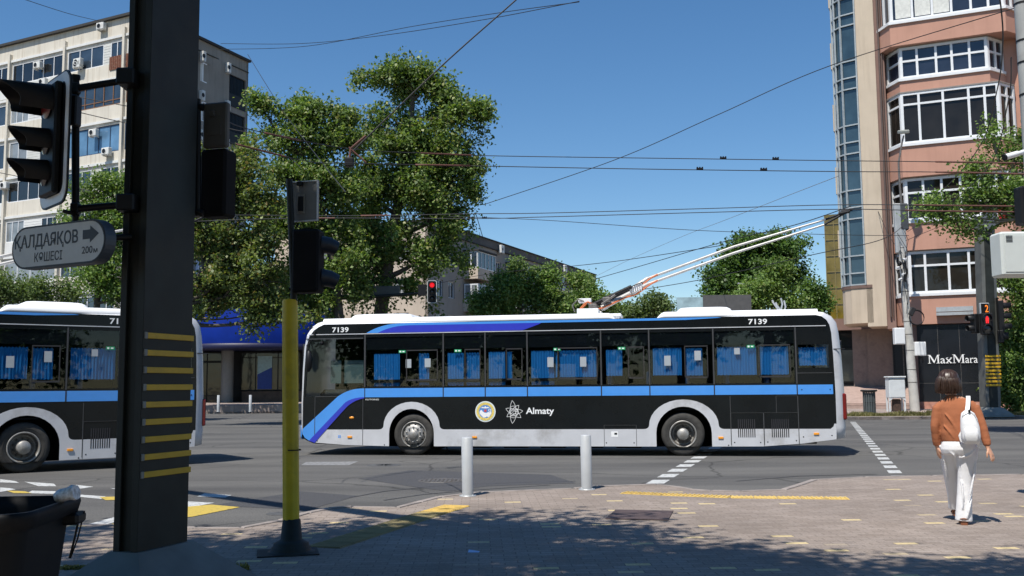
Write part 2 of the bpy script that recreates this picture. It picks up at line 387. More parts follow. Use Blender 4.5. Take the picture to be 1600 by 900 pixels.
edge = [Vector((-60, 14, SW)), Vector((-12, 12.2, SW))]+edge+[Vector((16, 15.9, SW)), Vector((80, 14, SW))]
patch('pavement', edge+[Vector((80, -40, 0)), Vector((-60, -40, 0))], SW, M_pave, t=.1)
def kerb(name, pts, z, wdt, m, drop=.02, side=1):
    mb = MB(); pts = [Vector((p[0], p[1])) for p in pts]; out = []
    for i, p in enumerate(pts):
        d = (pts[min(i+1, len(pts)-1)]-pts[max(0, i-1)]).normalized(); nrm = Vector((-d.y, d.x))*side; out.append(p+nrm*wdt)
    for i in range(len(pts)-1):
        a, b, c, d = pts[i], pts[i+1], out[i+1], out[i]
        L_ = (b-a).length; k = max(1, int(L_/1.0))
        for j in range(k):     # single stones with open joints
            t0 = j/k+.006/L_; t1 = (j+1)/k-.006/L_; dz = random.uniform(-.004, .004)
            q = [a.lerp(b, t0), a.lerp(b, t1), d.lerp(c, t1), d.lerp(c, t0)]
            mb.loft([[(x.x, x.y, -.05) for x in q], [(x.x, x.y, z-.01+dz) for x in q], [(x.x, x.y, z+dz) for x in [q[0].lerp(q[2], .03), q[1].lerp(q[3], .03), q[2].lerp(q[0], .03), q[3].lerp(q[1], .03)]]], 0, True, None, False)
    o = mb.build(name, m); return tag(o, kind='structure')
kerb('kerb', edge, SW+.010, .10, M_kerb)
# far pavement: two corners of the junction
def slab(name, pts, m):
    mb = MB(); n = len(pts); top = [(x, y, farz(y)) for x, y in pts]; bot = [(x, y, -.05) for x, y in pts]
    mb.add(top, [tuple(range(n))]); mb.add(top+bot, [(i, n+i, n+(i+1) % n, (i+1) % n) for i in range(n)])
    return tag(mb.build(name, m), kind='structure')
M_pavef = paver_mat('far_pavers', 22, False, ((.27, .22, .20), (.34, .28, .25)), .5, .25)
kr = [(9.5, 52), (9.8, 47.5), (11, 44.6), (13, 43.7), (17, 43.5), (80, 41.5)]
slab('far_pavement', kr+[(80, 43.6), (80, 140), (9.5, 140)], M_pavef)
kl = [(-90, 63), (-13, 64.5), (-10, 66), (-8.8, 70), (-8.8, 140)]
slab('far_pavement', kl+[(-90, 140)], M_pavef)
kerb('far_kerb', kr, .135, .2, M_kerb); kerb('far_kerb', [(x, y) for x, y in kl[:4]], .135, .2, M_kerb)
# painted markings
M_mw = worn_paint('road_paint_white', (.52, .53, .52), .44, .6); M_my = worn_paint('road_paint_yellow', (.52, .38, .07))
M_mg = worn_paint('road_paint_worn', (.25, .25, .25), .5, .62)
mb = MB()
def dash(a, b, wd, z=.004, mi=0):
    a, b = Vector(a), Vector(b); d = (b-a).normalized(); n = Vector((-d.y, d.x, 0))*wd/2; d = d*0
    mb.quad((a.x-n.x, a.y-n.y, z), (a.x+n.x, a.y+n.y, z), (b.x+n.x, b.y+n.y, z), (b.x-n.x, b.y-n.y, z), mi)
def pq(pxs, mi=0, z=.004): mb.add([(*G(*p).xy, z) for p in pxs], [tuple(range(len(pxs)))], mi)
a0, b0 = Vector((6.27, 16.4)), Vector((13.8, 40.8)); dd = (b0-a0).normalized()
for k in range(-1, 24):
    p = a0+dd*(k*1.1-.05); q = p+dd*.62
    mb.add([(p.x-.11, p.y, .004), (p.x+.12, p.y, .004), (q.x+.12, q.y, .004), (q.x-.11, q.y, .004)], [(0, 1, 2, 3)])
    p = Vector((2.22, 15.92))+dd*(k*1.12); q = p+dd*.66
    mb.add([(p.x-.14, p.y, .004), (p.x+.15, p.y, .004), (q.x+.15, q.y, .004), (q.x-.14, q.y, .004)], [(0, 1, 2, 3)])
pq([(0, 749), (24, 752), (30, 755), (0, 754)]); pq([(38, 753), (84, 756), (88, 760), (60, 760)]); pq([(119, 758), (146, 761), (125, 764), (116, 762)]); pq([(172, 763), (215, 765), (210, 768), (190, 767)])
pq([(0, 762), (15, 763), (25, 765), (0, 769)]); pq([(50, 767), (90, 768), (86, 772), (42, 771)]); pq([(122, 773), (165, 776), (158, 780), (118, 776)])
pq([(200, 778), (240, 780), (230, 785), (190, 783)])
pq([(320, 771), (362, 774), (352, 778), (308, 776)]); pq([(255, 782), (335, 786), (298, 793), (230, 790)])
pq([(88, 833), (187, 806), (187, 814), (100, 838)])
mb.build('white_road_markings', M_mw); tag(C.objects['white_road_markings'], kind='structure'); mb = MB()
pq([(10, 767), (38, 768), (50, 771), (22, 771)], 0, .006); pq([(155, 777), (215, 776), (225, 781), (165, 782)], 0, .006)
pq([(240, 797), (330, 789), (375, 793), (300, 808), (262, 812)], 0, .006)
pq([(130, 828), (187, 817), (187, 819), (150, 829)], 0, .006)
mb.build('yellow_road_markings', M_my); tag(C.objects['yellow_road_markings'], kind='structure')
# asphalt repairs, worn arrows
mb = MB()
M_pa = mat('asphalt_repair', (.062, .062, .066), .85, var=.3, scale=30, bump=.4)
mb.add([(*G(*p).xy, .003) for p in [(560, 748), (640, 735), (860, 742), (900, 755), (760, 760), (700, 768), (640, 760)]], [tuple(range(7))])
mb.add([(*G(*p).xy, .003) for p in [(330, 790), (470, 768), (560, 775), (480, 797)]], [tuple(range(4))])
mb.build('asphalt_patches', M_pa); tag(C.objects['asphalt_patches'], kind='structure')
mb = MB()
for arcpts in ([(545, 778), (600, 768), (680, 760), (790, 755), (900, 752)], [(600, 782), (660, 773), (740, 766), (860, 758)], [(1150, 752), (1250, 744), (1370, 741)], [(690, 752), (712, 762), (728, 772)]):
    q = [G(*p) for p in arcpts]
    for i in range(len(q)-1):
        d = (q[i+1]-q[i]).normalized(); n_ = Vector((-d.y, d.x, 0))*.022; mb.quad(*[(v.x, v.y, .0035) for v in (q[i]-n_, q[i+1]-n_, q[i+1]+n_, q[i]+n_)])
tag(mb.build('tar_seams', mat('tar', (.035, .035, .037), .6)), kind='structure')
mb = MB(); mb.add([(*G(*p).xy, .002) for p in [(478, 722), (560, 721), (545, 727), (470, 727)]], [(0, 1, 2, 3)])
mb.build('worn_road_paint', M_mg); tag(C.objects['worn_road_paint'], kind='structure')
# tactile paving
M_tac = mat('tactile_yellow', (.62, .44, .13), .75, var=.15, scale=12, dirt=(.38, .29, .13)); M_tac2 = mat('tactile_shaded', (.26, .22, .11), .8, var=.2, scale=6, dirt=(.16, .13, .08))  # second one darker: tree shade on the near stretch put into the colour
def tactile(name, pts, wd, m, ribs, gap, label):
    mb = MB(); L_ = [0]; pts = [Vector(p).to_2d() for p in pts]
    for i in range(len(pts)-1): L_.append(L_[-1]+(pts[i+1]-pts[i]).length)
    def at(t):
        for i in range(len(pts)-1):
            if t <= L_[i+1] or i == len(pts)-2:
                d = (pts[i+1]-pts[i]); return pts[i]+d.normalized()*(t-L_[i]), d.normalized()
    t = 0
    while t < L_[-1]-.05:
        p, d = at(t+.14); M = Matrix.Translation((p.x, p.y, SW)) @ Matrix.Rotation(math.atan2(d.y, d.x), 4, 'Z')
        mb.box(-.145, .145, -wd/2, wd/2, 0, .005, 0, M)
        for k in range(ribs):
            if gap: x = -.12+k*.24/(ribs-1); mb.box(x-.012, x+.012, -wd/2+.01, wd/2-.01, .005, .013, 0, M)
        t += .3
    return tag(mb.build(name, m), kind='structure')
tactile('tactile_paving', [G(975, 770, SW), G(1040, 773, SW), G(1145, 777, SW), G(1322, 779, SW)], .27, M_tac, 5, True, '')
tactile('tactile_paving', [G(505, 856, SW), G(668, 804, SW)], .36, M_tac2, 6, True, '')
tactile('tactile_paving', [G(668, 804, SW), G(712, 791, SW)], .36, M_tac, 5, True, '')
# manhole cover and drains
mh = MB(); q = [G(*p, SW+.004) for p in [(946, 811), (1044, 813), (1052, 799), (962, 797)]]
mh.loft([[v for v in q], [v+Vector((0, 0, .008)) for v in q]], 0, True, None, False)
tag(mh.build('manhole_cover', mat('cover_rust', (.085, .060, .058), .7, var=.3, scale=6, bump=.4)), 'rectangular dark metal cover set in the brick pavement', 'manhole cover')
c = G(690, 751); t = thing('drain_grate', 'round iron drain grate in the asphalt behind a bollard', 'drain', (c.x, c.y, 0))
m1 = MB(); m1.lathe([(.40, .002), (.40, .008), (.33, .008), (.33, .004)], 28); m1.build('ring', M_steeld, t)
m1 = MB()
for k in range(-4, 5):
    h_ = math.sqrt(max(.0, .33**2-(k*.07)**2)); m1.box(k*.07-.017, k*.07+.017, -h_, h_, .003, .010)
    m1.box(-h_, h_, k*.07-.017, k*.07+.017, .0025, .0095)
m1.build('grid', M_steeld, t)
t2 = MB(); t2.lathe([(0, .006), (.0, .006), (.33, .006), (.34, .001)], 28)
c = G(600, 727); o = t2.build('sewer_cover', mat('iron_worn', (.11, .11, .11), .6, .3, .3, 10)); o.location = (c.x, c.y, .001); tag(o, 'worn round iron manhole lid in the road in front of the trolleybus', 'manhole cover')
c = G(168, 806); o2 = MB().lathe([(0, .006), (.14, .006), (.15, .001)], 20).build('valve_cover', MATS['iron_worn']); c = G(435, 803); o2.location = (c.x, c.y, .002); tag(o2, 'small round iron lid at the road edge by the yellow post', 'valve cover')
# litter
mb = MB(); mb.add([(-.05, -.03, .004), (.05, -.035, .004), (.055, .03, .006), (-.045, .035, .02)], [(0, 1, 2, 3)]); o = mb.build('paper_scrap', mat('scrap_blue', (.45, .6, .9), .6)); c = G(740, 863, SW); o.location = c; tag(o, 'small pale blue paper scrap lying on the shaded pavement', 'litter')

# ================================================================ TROLLEYBUS
BX, BY, BYAW = -2.2945, 23.0446, -.1653
def make_bus():
    t = thing('trolleybus', 'black and silver trolleybus numbered 7139 seen whole, side on, crossing the junction', 'trolleybus', (BX, BY, 0), BYAW)
    MS = frame((0, 0, 0), (1, 0, 0), (0, -1, 0))          # near side plane: local x = along, y = up, z = outwards
    side = [(-2.62, .50), (-2.66, .62), (-2.665, 1.2), (-2.635, 2.0), (-2.60, 2.5), (-2.53, 2.75), (-2.42, 2.90), (-2.30, 2.98), (-2.17, 3.04), (2.0, 3.04), (5.0, 3.04), (7.0, 3.04), (9.0, 3.04), (9.12, 3.01), (9.22, 2.93), (9.28, 2.82),
            (9.31, 2.65), (9.33, 2.2), (9.35, 1.4), (9.345, .62), (9.33, .37), (8.6, .275), (7.8, .215), (6.9, .21), (3.0, .21), (.6, .21), (-.6, .21), (-1.6, .235), (-2.36, .29), (-2.5, .36)]
    outer = [(-2.72, .45), (-2.745, .60), (-2.75, 1.2), (-2.73, 2.0), (-2.70, 2.5), (-2.64, 2.82), (-2.52, 3.0), (-2.37, 3.1), (-2.2, 3.14), (2.0, 3.14), (5.0, 3.14), (7.0, 3.14), (9.0, 3.14), (9.2, 3.11), (9.36, 3.02), (9.46, 2.88),
             (9.50, 2.65), (9.54, 2.2), (9.57, 1.4), (9.57, .62), (9.55, .40), (8.6, .25), (7.8, .2), (6.9, .2), (3.0, .2), (.6, .2), (-.6, .2), (-1.6, .22), (-2.45, .26), (-2.65, .34)]
    def lerp(a): return [(x0+(x1-x0)*a, z0+(z1-z0)*a) for (x0, z0), (x1, z1) in zip(side, outer)]
    rings = []
    for y, a in [(0, 0), (.02, .35), (.06, .66), (.13, .88), (.25, 1), (2.25, 1), (2.37, .88), (2.44, .66), (2.48, .35), (2.5, 0)]:
        q = lerp(a)
        if y > 0: q = [(x, min(z, 3.035) if 9 <= i <= 11 else z) for i, (x, z) in enumerate(q)]
        rings.append([(x, y, z) for x, z in q])
    b = MB(); n = len(side)
    vs = [v for r in rings for v in r]; 
    for i in range(len(rings)-1):
        for k in range(n):
            zc = (side[k][1]+side[(k+1) % n][1])/2
            mi = 0 if 5 <= k <= 12 else (2 if k >= 21 else 1)
            b.add([rings[i][k], rings[i][(k+1) % n], rings[i+1][(k+1) % n], rings[i+1][k]], [(0, 3, 2, 1)], mi, True)
    body = b.build('body_shell', [M_roofw, M_busgrey, M_inner], t)
    # merge ring verts for smooth shading
    import bmesh
    bm = bmesh.new(); bm.from_mesh(body.data); bmesh.ops.remove_doubles(bm, verts=bm.verts, dist=1e-5); bmesh.ops.recalc_face_normals(bm, faces=bm.faces); bm.to_mesh(body.data); bm.free()
    def arch(cx, hw, base, top, straight, flare=0., n_=16):
        pts = [(cx-hw-flare, base)] if not flare else bez((cx-hw-flare, base), (cx-hw-.02, base), (cx-hw, straight), 4)[:-1]
        for i in range(n_+1):
            a = PI-PI*i/n_; pts.append((cx+hw*math.cos(a), straight+(top-straight)*math.sin(a)))
        pts += [(cx+hw+flare, base)] if not flare else bez((cx+hw, straight), (cx+hw+.02, base), (cx+hw+flare, base), 4)[1:]
        return pts
    ain = [arch(-.04, .53, .21, 1.06, .50), arch(6.12, .60, .21, 1.08, .50)]
    # bottom edge with arches, from front to rear
    bottom = [(-2.5, .36), (-2.36, .29), (-1.6, .235)]+ain[0]+[(3.0, .21)]+ain[1]+[(7.8, .215), (8.6, .275), (9.33, .37)]
    pil = [(-2.60, -1.19), (-1.13, .68), (.74, 1.665), (1.715, 2.635), (2.685, 4.305), (4.355, 5.375), (5.425, 6.775), (6.825, 8.515)]
    W0, W1 = 1.57, 2.72
    holes = []
    for i, (a, c_) in enumerate(pil):
        z0 = 1.58 if i else 1.36
        holes.append([(a, z0), (c_, z0), (c_, W1), (a, W1)] if i else [(-2.60, 1.36), (c_, 1.36), (c_, W1), (-2.47, W1), (-2.54, 2.45)])
    holes.append(rect(8.60, 9.24, 1.90, 2.40))
    top = side[:20][::-1]       # from rear bottom up and over to the front
    outline = bottom+[(9.345, .62)]+top[1:]
    # keep inside plate
    sp = flat('side_panel', [outline]+holes, .03, M_black, t, MS, -.03); sp['label'] = 'black lacquered near side panel'
    sk = [(-2.36, .59)]+arch(-.04, .665, .59, 1.22, .66, .12)+arch(6.12, .755, .59, 1.235, .66, .12)+[(9.22, .59), (9.28, .64), (9.30, .7), (9.345, .7), (9.33, .37), (8.6, .275), (7.8, .216), (6.85, .212)]+ain[1][::-1][0:0]
    sk += ain[1][::-1]+[(3.0, .212)]+ain[0][::-1]+[(-1.6, .236), (-2.36, .291)]
    flat('skirt', [sk], .006, M_busgrey, t, MS, .001)
    flat('belt_stripe', [rect(-1.165, 9.30, 1.33, 1.535)], .004, M_blueL, t, MS, .001)
    o1 = bez((-1.167, 1.535), (-1.5, 1.55), (-1.80, 1.36), 8)+[(-2.664, .60), (-2.665, .50), (-2.60, .40), (-2.50, .335)]
    i1 = [(-2.06, .78), (-1.62, 1.22)]+bez((-1.62, 1.22), (-1.45, 1.33), (-1.167, 1.33), 5)[1:]
    flat('front_swoosh', [o1+i1], .004, M_blueL, t, MS, .007)
    flat('front_swoosh', [[(-2.50, .335), (-2.36, .286), (-2.10, .57), (-1.60, 1.10)]+bez((-1.60, 1.10), (-1.42, 1.27), (-1.167, 1.31), 5)[1:]+[(-1.167, 1.335)]+bez((-1.167, 1.335), (-1.45, 1.33), (-1.62, 1.22), 5)[1:]+[(-2.06, .78)]], .004, M_blueD, t, MS, .0125)
    ts = bez((-1.13, 2.82), (-.75, 3.04), (-.25, 3.035), 8)+[(6.9, 3.035), (7.0, 3.02), (6.2, 2.985), (-.1, 2.985)]+bez((-.1, 2.985), (-.55, 2.98), (-.85, 2.82), 8)
    flat('roof_swoosh', [ts], .004, M_blueL, t, MS, .001)
    flat('roof_swoosh', [bez((-.85, 2.82), (-.55, 2.98), (-.1, 2.985), 8)+[(3.0, 2.985), (2.93, 2.95), (2.56, 2.82)]], .004, M_blueD, t, MS, .0015)
    flat('gutter_rail', [rect(-2.55, 9.2, 2.795, 2.812)], .012, M_busgrey, t, MS, .001)
    # seams
    M_seam = mat('panel_seam', (.05, .052, .055), .5); M_seamd = mat('panel_gap', (.02, .02, .025), .6)
    s_ = MB()
    for x in (-1.16, .71, 1.69, 2.66, 4.33, 5.40, 6.80, 8.555):
        s_.box(x-.012, x+.012, -.009, -.001, 1.33, 1.535, 1); s_.box(x-.014, x+.014, -.006, -.001, 1.56, 2.79, 0)
    for x in (-1.2, 7.13, 8.56): s_.box(x-.007, x+.007, -.009, -.001, .23 if x < 0 else .25, 1.3, 0)
    for (a, c_, z0, z1) in [(4.37, 5.09, .215, .68), (7.13, 7.83, .22, .94), (7.83, 8.56, .25, .94), (8.1, 8.56, .94, 1.3)]:
        for q in (rect(a, c_, z1-.007, z1), rect(a, a+.01, z0, z1), rect(c_-.01, c_, z0, z1)):
            s_.box(q[0][0], q[1][0], -.0095, -.001, q[0][1], q[2][1], 0)
    s_.box(-2.36, -1.2, -.008, -.001, 1.345, 1.36, 0); s_.box(-2.6, -1.2, -.008, -.001, 2.69, 2.715, 0); s_.box(8.56, 9.3, -.008, -.001, 1.78, 1.795, 0)
    s_.box(-2.37, -2.355, -.0135, -.001, .29, 1.345, 0)
    s_.build('panel_seams', [M_seam, M_seamd], t)
    # glass
    for i, (a, c_) in enumerate(pil):
        z0 = 1.58 if i else 1.36
        flat('window', [[(a, z0), (c_, z0), (c_, W1), (a, W1)] if i else [(-2.60, 1.36), (c_, 1.36), (c_, W1), (-2.47, W1), (-2.54, 2.45)]], .006, M_glassbus, t, MS, -.016)
    flat('window', [rect(8.60, 9.24, 1.90, 2.40)], .006, M_glassbus, t, MS, -.016)
    # printed black border of the glass (frit)
    fr = MB()
    for a, c_ in pil[1:]:
        fr.box(a, c_, .018, .022, 2.43, W1)
    fr.build('glass_border', M_inner, t)
    for (a, c_) in [(-.17, .58), (1.21, 1.58), (2.17, 2.55), (3.35, 4.25), (4.93, 5.29), (6.17, 6.68), (7.76, 8.44)]:
        sl_ = MB()
        for q in ((a, c_, 1.70, 1.735), (a, c_, 2.39, 2.415), (a, a+.02, 1.7, 2.4), (c_-.02, c_, 1.7, 2.4)): sl_.box(q[0], q[1], .004, .014, q[2], q[3])
        sl_.build('sliding_pane_frame', mat('window_rubber', (.03, .03, .032), .5), t)
    # curtains
    for (a, c_, z0, z1) in [(-.96, -.34, 1.585, 2.33), (.12, .36, 1.6, 2.33), (.80, 1.18, 1.585, 2.33), (1.24, 1.55, 1.585, 2.33), (1.76, 2.14, 1.585, 2.34), (2.19, 2.30, 1.7, 2.34), (2.74, 3.27, 1.585, 2.35), (3.30, 3.34, 1.75, 2.3), (3.39, 4.22, 1.75, 2.35),
                            (4.44, 4.80, 1.77, 2.35), (5.48, 6.11, 1.77, 2.37), (6.2, 6.56, 1.76, 2.36), (6.88, 7.72, 1.76, 2.37), (7.80, 8.40, 1.76, 2.37), (8.62, 9.20, 1.95, 2.34)]:
        k = max(4, int((c_-a)/.012)); vs = []; fs = []
        for i in range(k+1):
            x = a+(c_-a)*i/k; ph = x*2*PI/.062; y = .075+.013*math.sin(ph)+.006*math.sin(ph*.37)
            zt = z1+.012*math.sin(ph*1.0); g_ = .006*math.sin(x*9)
            vs += [(x+g_, y, z0+.006*math.sin(ph*.8)), (x, y-.002*math.sin(ph), (z0+z1)/2), (x, y*.9, zt)]
        for i in range(k): fs += [(3*i, 3*i+3, 3*i+4, 3*i+1), (3*i+1, 3*i+4, 3*i+5, 3*i+2)]
        MB().add(vs, fs, 0, True).build('curtain', M_curt, t)
    rl = MB()
    for a, c_ in [(-1.13, .68), (.74, 1.665), (1.715, 2.635), (2.685, 4.305)]: rl.box(a, c_, .035, .05, 1.66, 1.735)
    rl.tube([(-1.1, .09, 2.37), (8.5, .09, 2.37)], .008, 6); rl.build('window_rail', M_inner, t)
    # interior: dark far wall, floor, seat rows, driver's partition and shades
    it = MB(); it.box(-2.55, 9.2, 1.9, 1.93, .4, 2.95); it.box(-2.6, 9.3, .04, 1.9, 1.0, 1.03); it.box(-2.55, 9.2, .04, 1.9, 2.96, 2.98); it.box(-1.22, -1.18, .04, 1.9, 1.0, 1.5)
    it.build('interior', M_inner, t)
    st = MB()
    for k in range(11):
        x = -.7+k*.86
        if abs(x-3.6) < .5: continue
        st.bbox(x, x+.10, .16, .98, 1.05, 1.86, .04)
    st.build('seat_rows', mat('seat_cloth', (.02, .05, .12), .9), t)
    sh = MB(); sh.box(-2.10, -1.84, .30, .31, 1.66, 2.2); sh.box(-1.76, -1.28, .30, .31, 1.66, 2.2); sh.build('cab_shade', mat('shade_greygreen', (.13, .17, .15), .8), t)
    dr = MB(); dr.bbox(-2.35, -1.3, .2, .9, 1.1, 1.52, .1); dr.build('dashboard', M_dark, t)
    # papers and stickers on the glass
    for (a, c_, z0, z1) in [(-.18, -.05, 2.0, 2.20), (.27, .41, 2.01, 2.21), (3.12, 3.26, 1.98, 2.20), (3.86, 4.0, 1.98, 2.20), (5.73, 5.87, 1.98, 2.20), (6.39, 6.53, 2.09, 2.30), (7.25, 7.37, 2.21, 2.35)]:
        flat('notice_sheet', [rect(a, c_, z0, z1)], .002, M_paper, t, MS, -.009)
    for a in (-.35, .97, 3.26, 4.71, 7.52):
        st_ = flat('exit_sticker', [rect(a, a+.165, 2.345, 2.41)], .002, M_green, t, MS, -.009)
        e = MB(); e.box(a+.02, a+.06, .0065, .007, 2.36, 2.395); e.box(a+.09, a+.14, .0065, .007, 2.365, 2.39); e.build('running_figure', M_whiteD, st_)
    # numbers and logos
    text('fleet_number', '7139', M_whiteD, t, MS, -1.96, -1.56, 2.855, .115, bold=.02)
    text('fleet_number', '7139', M_whiteD, t, MS, 7.57, 7.97, 2.865, .115, bold=.02)
    text('maker_lettering', 'YUTONG', M_whiteD, t, MS, -1.15, -.82, 1.262, .035)
    text('city_lettering', 'Almaty', M_whiteD, t, MS, 2.62, 3.26, .935, .145, bold=.018)
    em = flat('emblem', [circ(1.69, .99, .235)], .003, M_whiteD, t, MS, .001)
    flat('emblem_ring', [circ(1.69, .99, .205), circ(1.69, .99, .15)], .002, mat('emblem_gold', (.75, .58, .15), .5, var=.3, scale=40), em, MS, .004)
    flat('emblem_ring', [circ(1.69, .99, .218), circ(1.69, .99, .211)], .002, mat('emblem_teal', (.3, .55, .6), .5), em, MS, .004)
    flat('emblem_disc', [circ(1.69, .99, .148)], .002, mat('emblem_sky', (.08, .25, .6), .5), em, MS, .004)
    wv = [(1.56, 1.0), (1.60, 1.03), (1.63, .99), (1.67, .965), (1.72, .96), (1.76, .98), (1.79, .97), (1.82, 1.0), (1.83, .95), (1.80, .90), (1.77, .86), (1.72, .88), (1.70, .86), (1.65, .85), (1.60, .90), (1.555, .95)]
    flat('emblem_leopard', [wv], .002, M_whiteD, em, MS, .0065)
    flat('emblem_peaks', [[(1.585, 1.07), (1.63, 1.10), (1.66, 1.085), (1.69, 1.115), (1.72, 1.085), (1.75, 1.10), (1.79, 1.07), (1.69, 1.06)]], .002, M_whiteD, em, MS, .0065)
    flat('emblem_flower', [circ(1.69, 1.01, .032, 12)], .002, mat('emblem_red', (.6, .08, .08), .5), em, MS, .0095)
    sg = MB(); flat('emblem_swirl', [circ(1.79, 1.02, .032, 14), circ(1.79, 1.02, .019, 14)], .002, M_whiteD, em, MS, .0065)
    # apple-blossom line logo: interlaced open petals
    lg = MB(); cx, cz = 2.34, .98
    def line(pts, wd=.0085, cyc=True):
        n_ = len(pts)
        for i in range(n_ if cyc else n_-1):
            a = Vector(pts[i]); b_ = Vector(pts[(i+1) % n_]); d = (b_-a).normalized(); q = Vector((-d.y, d.x))*wd/2; a = a-d*wd*.3; b_ = b_+d*wd*.3
            lg.add([(p.x, -.0035, p.y) for p in (a-q, b_-q, b_+q, a+q)], [(0, 1, 2, 3)])
    for ang, ln, hw in [(97, .255, .062), (52, .19, .05), (5, .21, .055), (-38, .21, .055), (-97, .26, .065), (-145, .19, .05), (158, .19, .055)]:
        a = R(ang); d = Vector((math.cos(a), math.sin(a))); q = Vector((-d.y, d.x)); c0 = Vector((cx, cz))
        tip = c0+d*ln; l1 = bez(c0+q*hw*.9+d*.02, c0+d*ln*.6+q*hw*1.25, tip, 7); l2 = bez(tip, c0+d*ln*.6-q*hw*1.25, c0-q*hw*.9+d*.02, 7)
        line([tuple(p) for p in l1], cyc=False); line([tuple(p) for p in l2], cyc=False)
        line([tuple(p) for p in bez(c0+q*hw*1.1+d*ln*.45, c0+d*ln*.58, c0-q*hw*1.1+d*ln*.45, 4)], cyc=False)
    for r_, ox in ((.10, 0), (.062, -.01), (.035, .012)): line(circ(cx+ox, cz-.01, r_, 18, r_*.8))
    lg.build('blossom_logo', M_whiteD, t)
    # louvres
    for a in (7.28, 7.99):
        for k in range(9):
            x = a+k*.043; m_ = MB(); m_.box(x, x+.02, -.0105, .0, .41, .80); m_.build('louvre_slot', M_seamd, t)
    for (x, z, w_) in [(-1.51, .42, .11), (1.44, .415, .11), (6.91, .40, .11), (8.92, .485, .11)]:
        MB().bbox(x-w_/2, x+w_/2, -.028, -.005, z-.022, z+.022, .008).build('side_marker', M_amber, t)
    lm = MB(); lm.lathe([(.0, .02), (.03, .017), (.05, .006), (.052, 0)], 16, M=Matrix.Translation((-1.47, -.002, .86)) @ Matrix.Rotation(PI/2, 4, 'X') @ Matrix.Diagonal((1.1, .6, 1, 1))); lm.build('side_indicator', M_amber, t)
    MB().box(4.53, 4.68, -.009, -.006, .42, .54).box(4.60, 4.66, -.012, -.009, .47, .51, 1).build('charge_label', [M_whiteD, M_dark], t)
    cl = MB(); 
    for dx, dz in ((0, 0), (.035, .035), (0, .035), (.035, 0)): cl.box(-1.79+dx, -1.765+dx, -.011, -.007, .40+dz, .425+dz)
    cl.build('service_mark', M_blueL, t)
    bl = MB()
    for (x, z) in [(4.42, .29), (5.03, .29), (7.2, .30), (7.75, .30), (7.9, .31), (8.5, .34), (8.65, .42), (9.24, .45), (8.65, 1.43), (9.24, 1.43), (7.07, .24), (-.68, .24), (-2.3, .33)]:
        bl.lathe([(.014, 0), (.014, .004), (0, .005)], 8, M=Matrix.Translation((x, -.006, z)) @ Matrix.Rotation(PI/2, 4, 'X'))
    bl.build('panel_bolts', M_dark, t)
    # wheels
    for cx_, front in ((0, True), (6.1, False)):
        w_ = thing('wheel', None, None, (cx_, .06, .475)); w_.parent = t
        MY = Matrix.Rotation(PI/2, 4, 'X')      # local z -> -y (outwards)
        ty = MB(); ty.lathe([(.285, -.02), (.30, .0), (.335, .012), (.40, .016), (.425, .008), (.455, -.008), (.472, -.035), (.475, -.08), (.475, -.27), (.44, -.30), (.29, -.30)], 48, M=MY)
        ty.lathe([(.36, .0155), (.365, .019), (.372, .0155)], 48, M=MY); ty.build('tyre', M_rubber, w_)
        rm = MB()
        if front:
            rm.lathe([(.300, .002), (.292, .012), (.280, .010), (.272, -.02), (.262, -.05), (.245, -.045), (.235, .0), (.21, .03), (.15, .045), (.105, .045), (.10, .085), (.092, .095), (.0, .098)], 40, M=MY)
        else:
            rm.lathe([(.300, .002), (.292, .014), (.275, .010), (.262, -.03), (.25, -.10), (.235, -.14), (.20, -.15), (.135, -.15), (.13, .0), (.125, .04), (.115, .055), (0, .06)], 40, M=MY)
        rm.build('rim', M_steel, w_)
        if front:
            hl = MB()
            for k in range(10):
                a = 2*PI*k/10+.15; hl.lathe([(0, .019), (.021, .014), (.021, 0.0)], 10, M=MY @ Matrix.Translation((.228*math.cos(a), .228*math.sin(a), .008)) @ Matrix.Rotation(.5, 4, Vector((-math.sin(a), math.cos(a), 0))))
            hl.build('hand_holes', M_dark, w_)
        nb = MB()
        for k in range(10):
            a = 2*PI*k/10+.3; rr = .168; zz = .04 if front else -.15
            nb.lathe([(.024, 0), (.024, .006), (.015, .008), (.015, .035), (.0, .037)], 8, M=MY @ Matrix.Translation((rr*math.cos(a), rr*math.sin(a), zz)))
        nb.build('wheel_nuts', M_steel if front else M_steeld, w_)
        if not front:
            db = MB(); db.lathe([(.262, -.03), (.25, -.10), (.235, -.145), (.20, -.152), (.13, -.149)], 32, M=MY @ Matrix.Translation((0, 0, .003))); db.build('drum', M_steeld, w_)
        wf = copy_tree(w_, t); wf.location = (cx_, 2.44, .475); wf.rotation_euler = (0, 0, PI)
    for cx_, hw in ((-.04, .56), (6.12, .63)):
        for y0, y1 in ((.0, .62), (1.88, 2.5)):
            wa = MB(); pr = arch(cx_, hw, .22, 1.09, .5); k = len(pr); vs = [(x, y0+.02, z) for x, z in pr]+[(x, y1-.02, z) for x, z in pr]
            wa.add(vs, [(i, i+1, k+i+1, k+i) for i in range(k-1)], 0, True)
            yb = y1-.02 if y0 < 1 else y0+.02
            wa.add([(x, yb, z) for x, z in pr], [tuple(range(k))]); wa.build('wheel_arch', M_matteb, t)
    uc = MB(); uc.box(-2.0, 9.0, .6, 1.9, .24, .5); uc.box(-.1, .1, .3, 2.2, .38, .56); uc.box(6.0, 6.2, .3, 2.2, .38, .56)
    for k in range(5): uc.bbox(1.2+k*.85, 1.8+k*.85, .2, .7, .16, .4, .03)
    uc.tube([(.75, .12, .22), (.78, .1, .12), (.84, .08, .10)], .015, 6); uc.build('undercarriage', M_matteb, t)
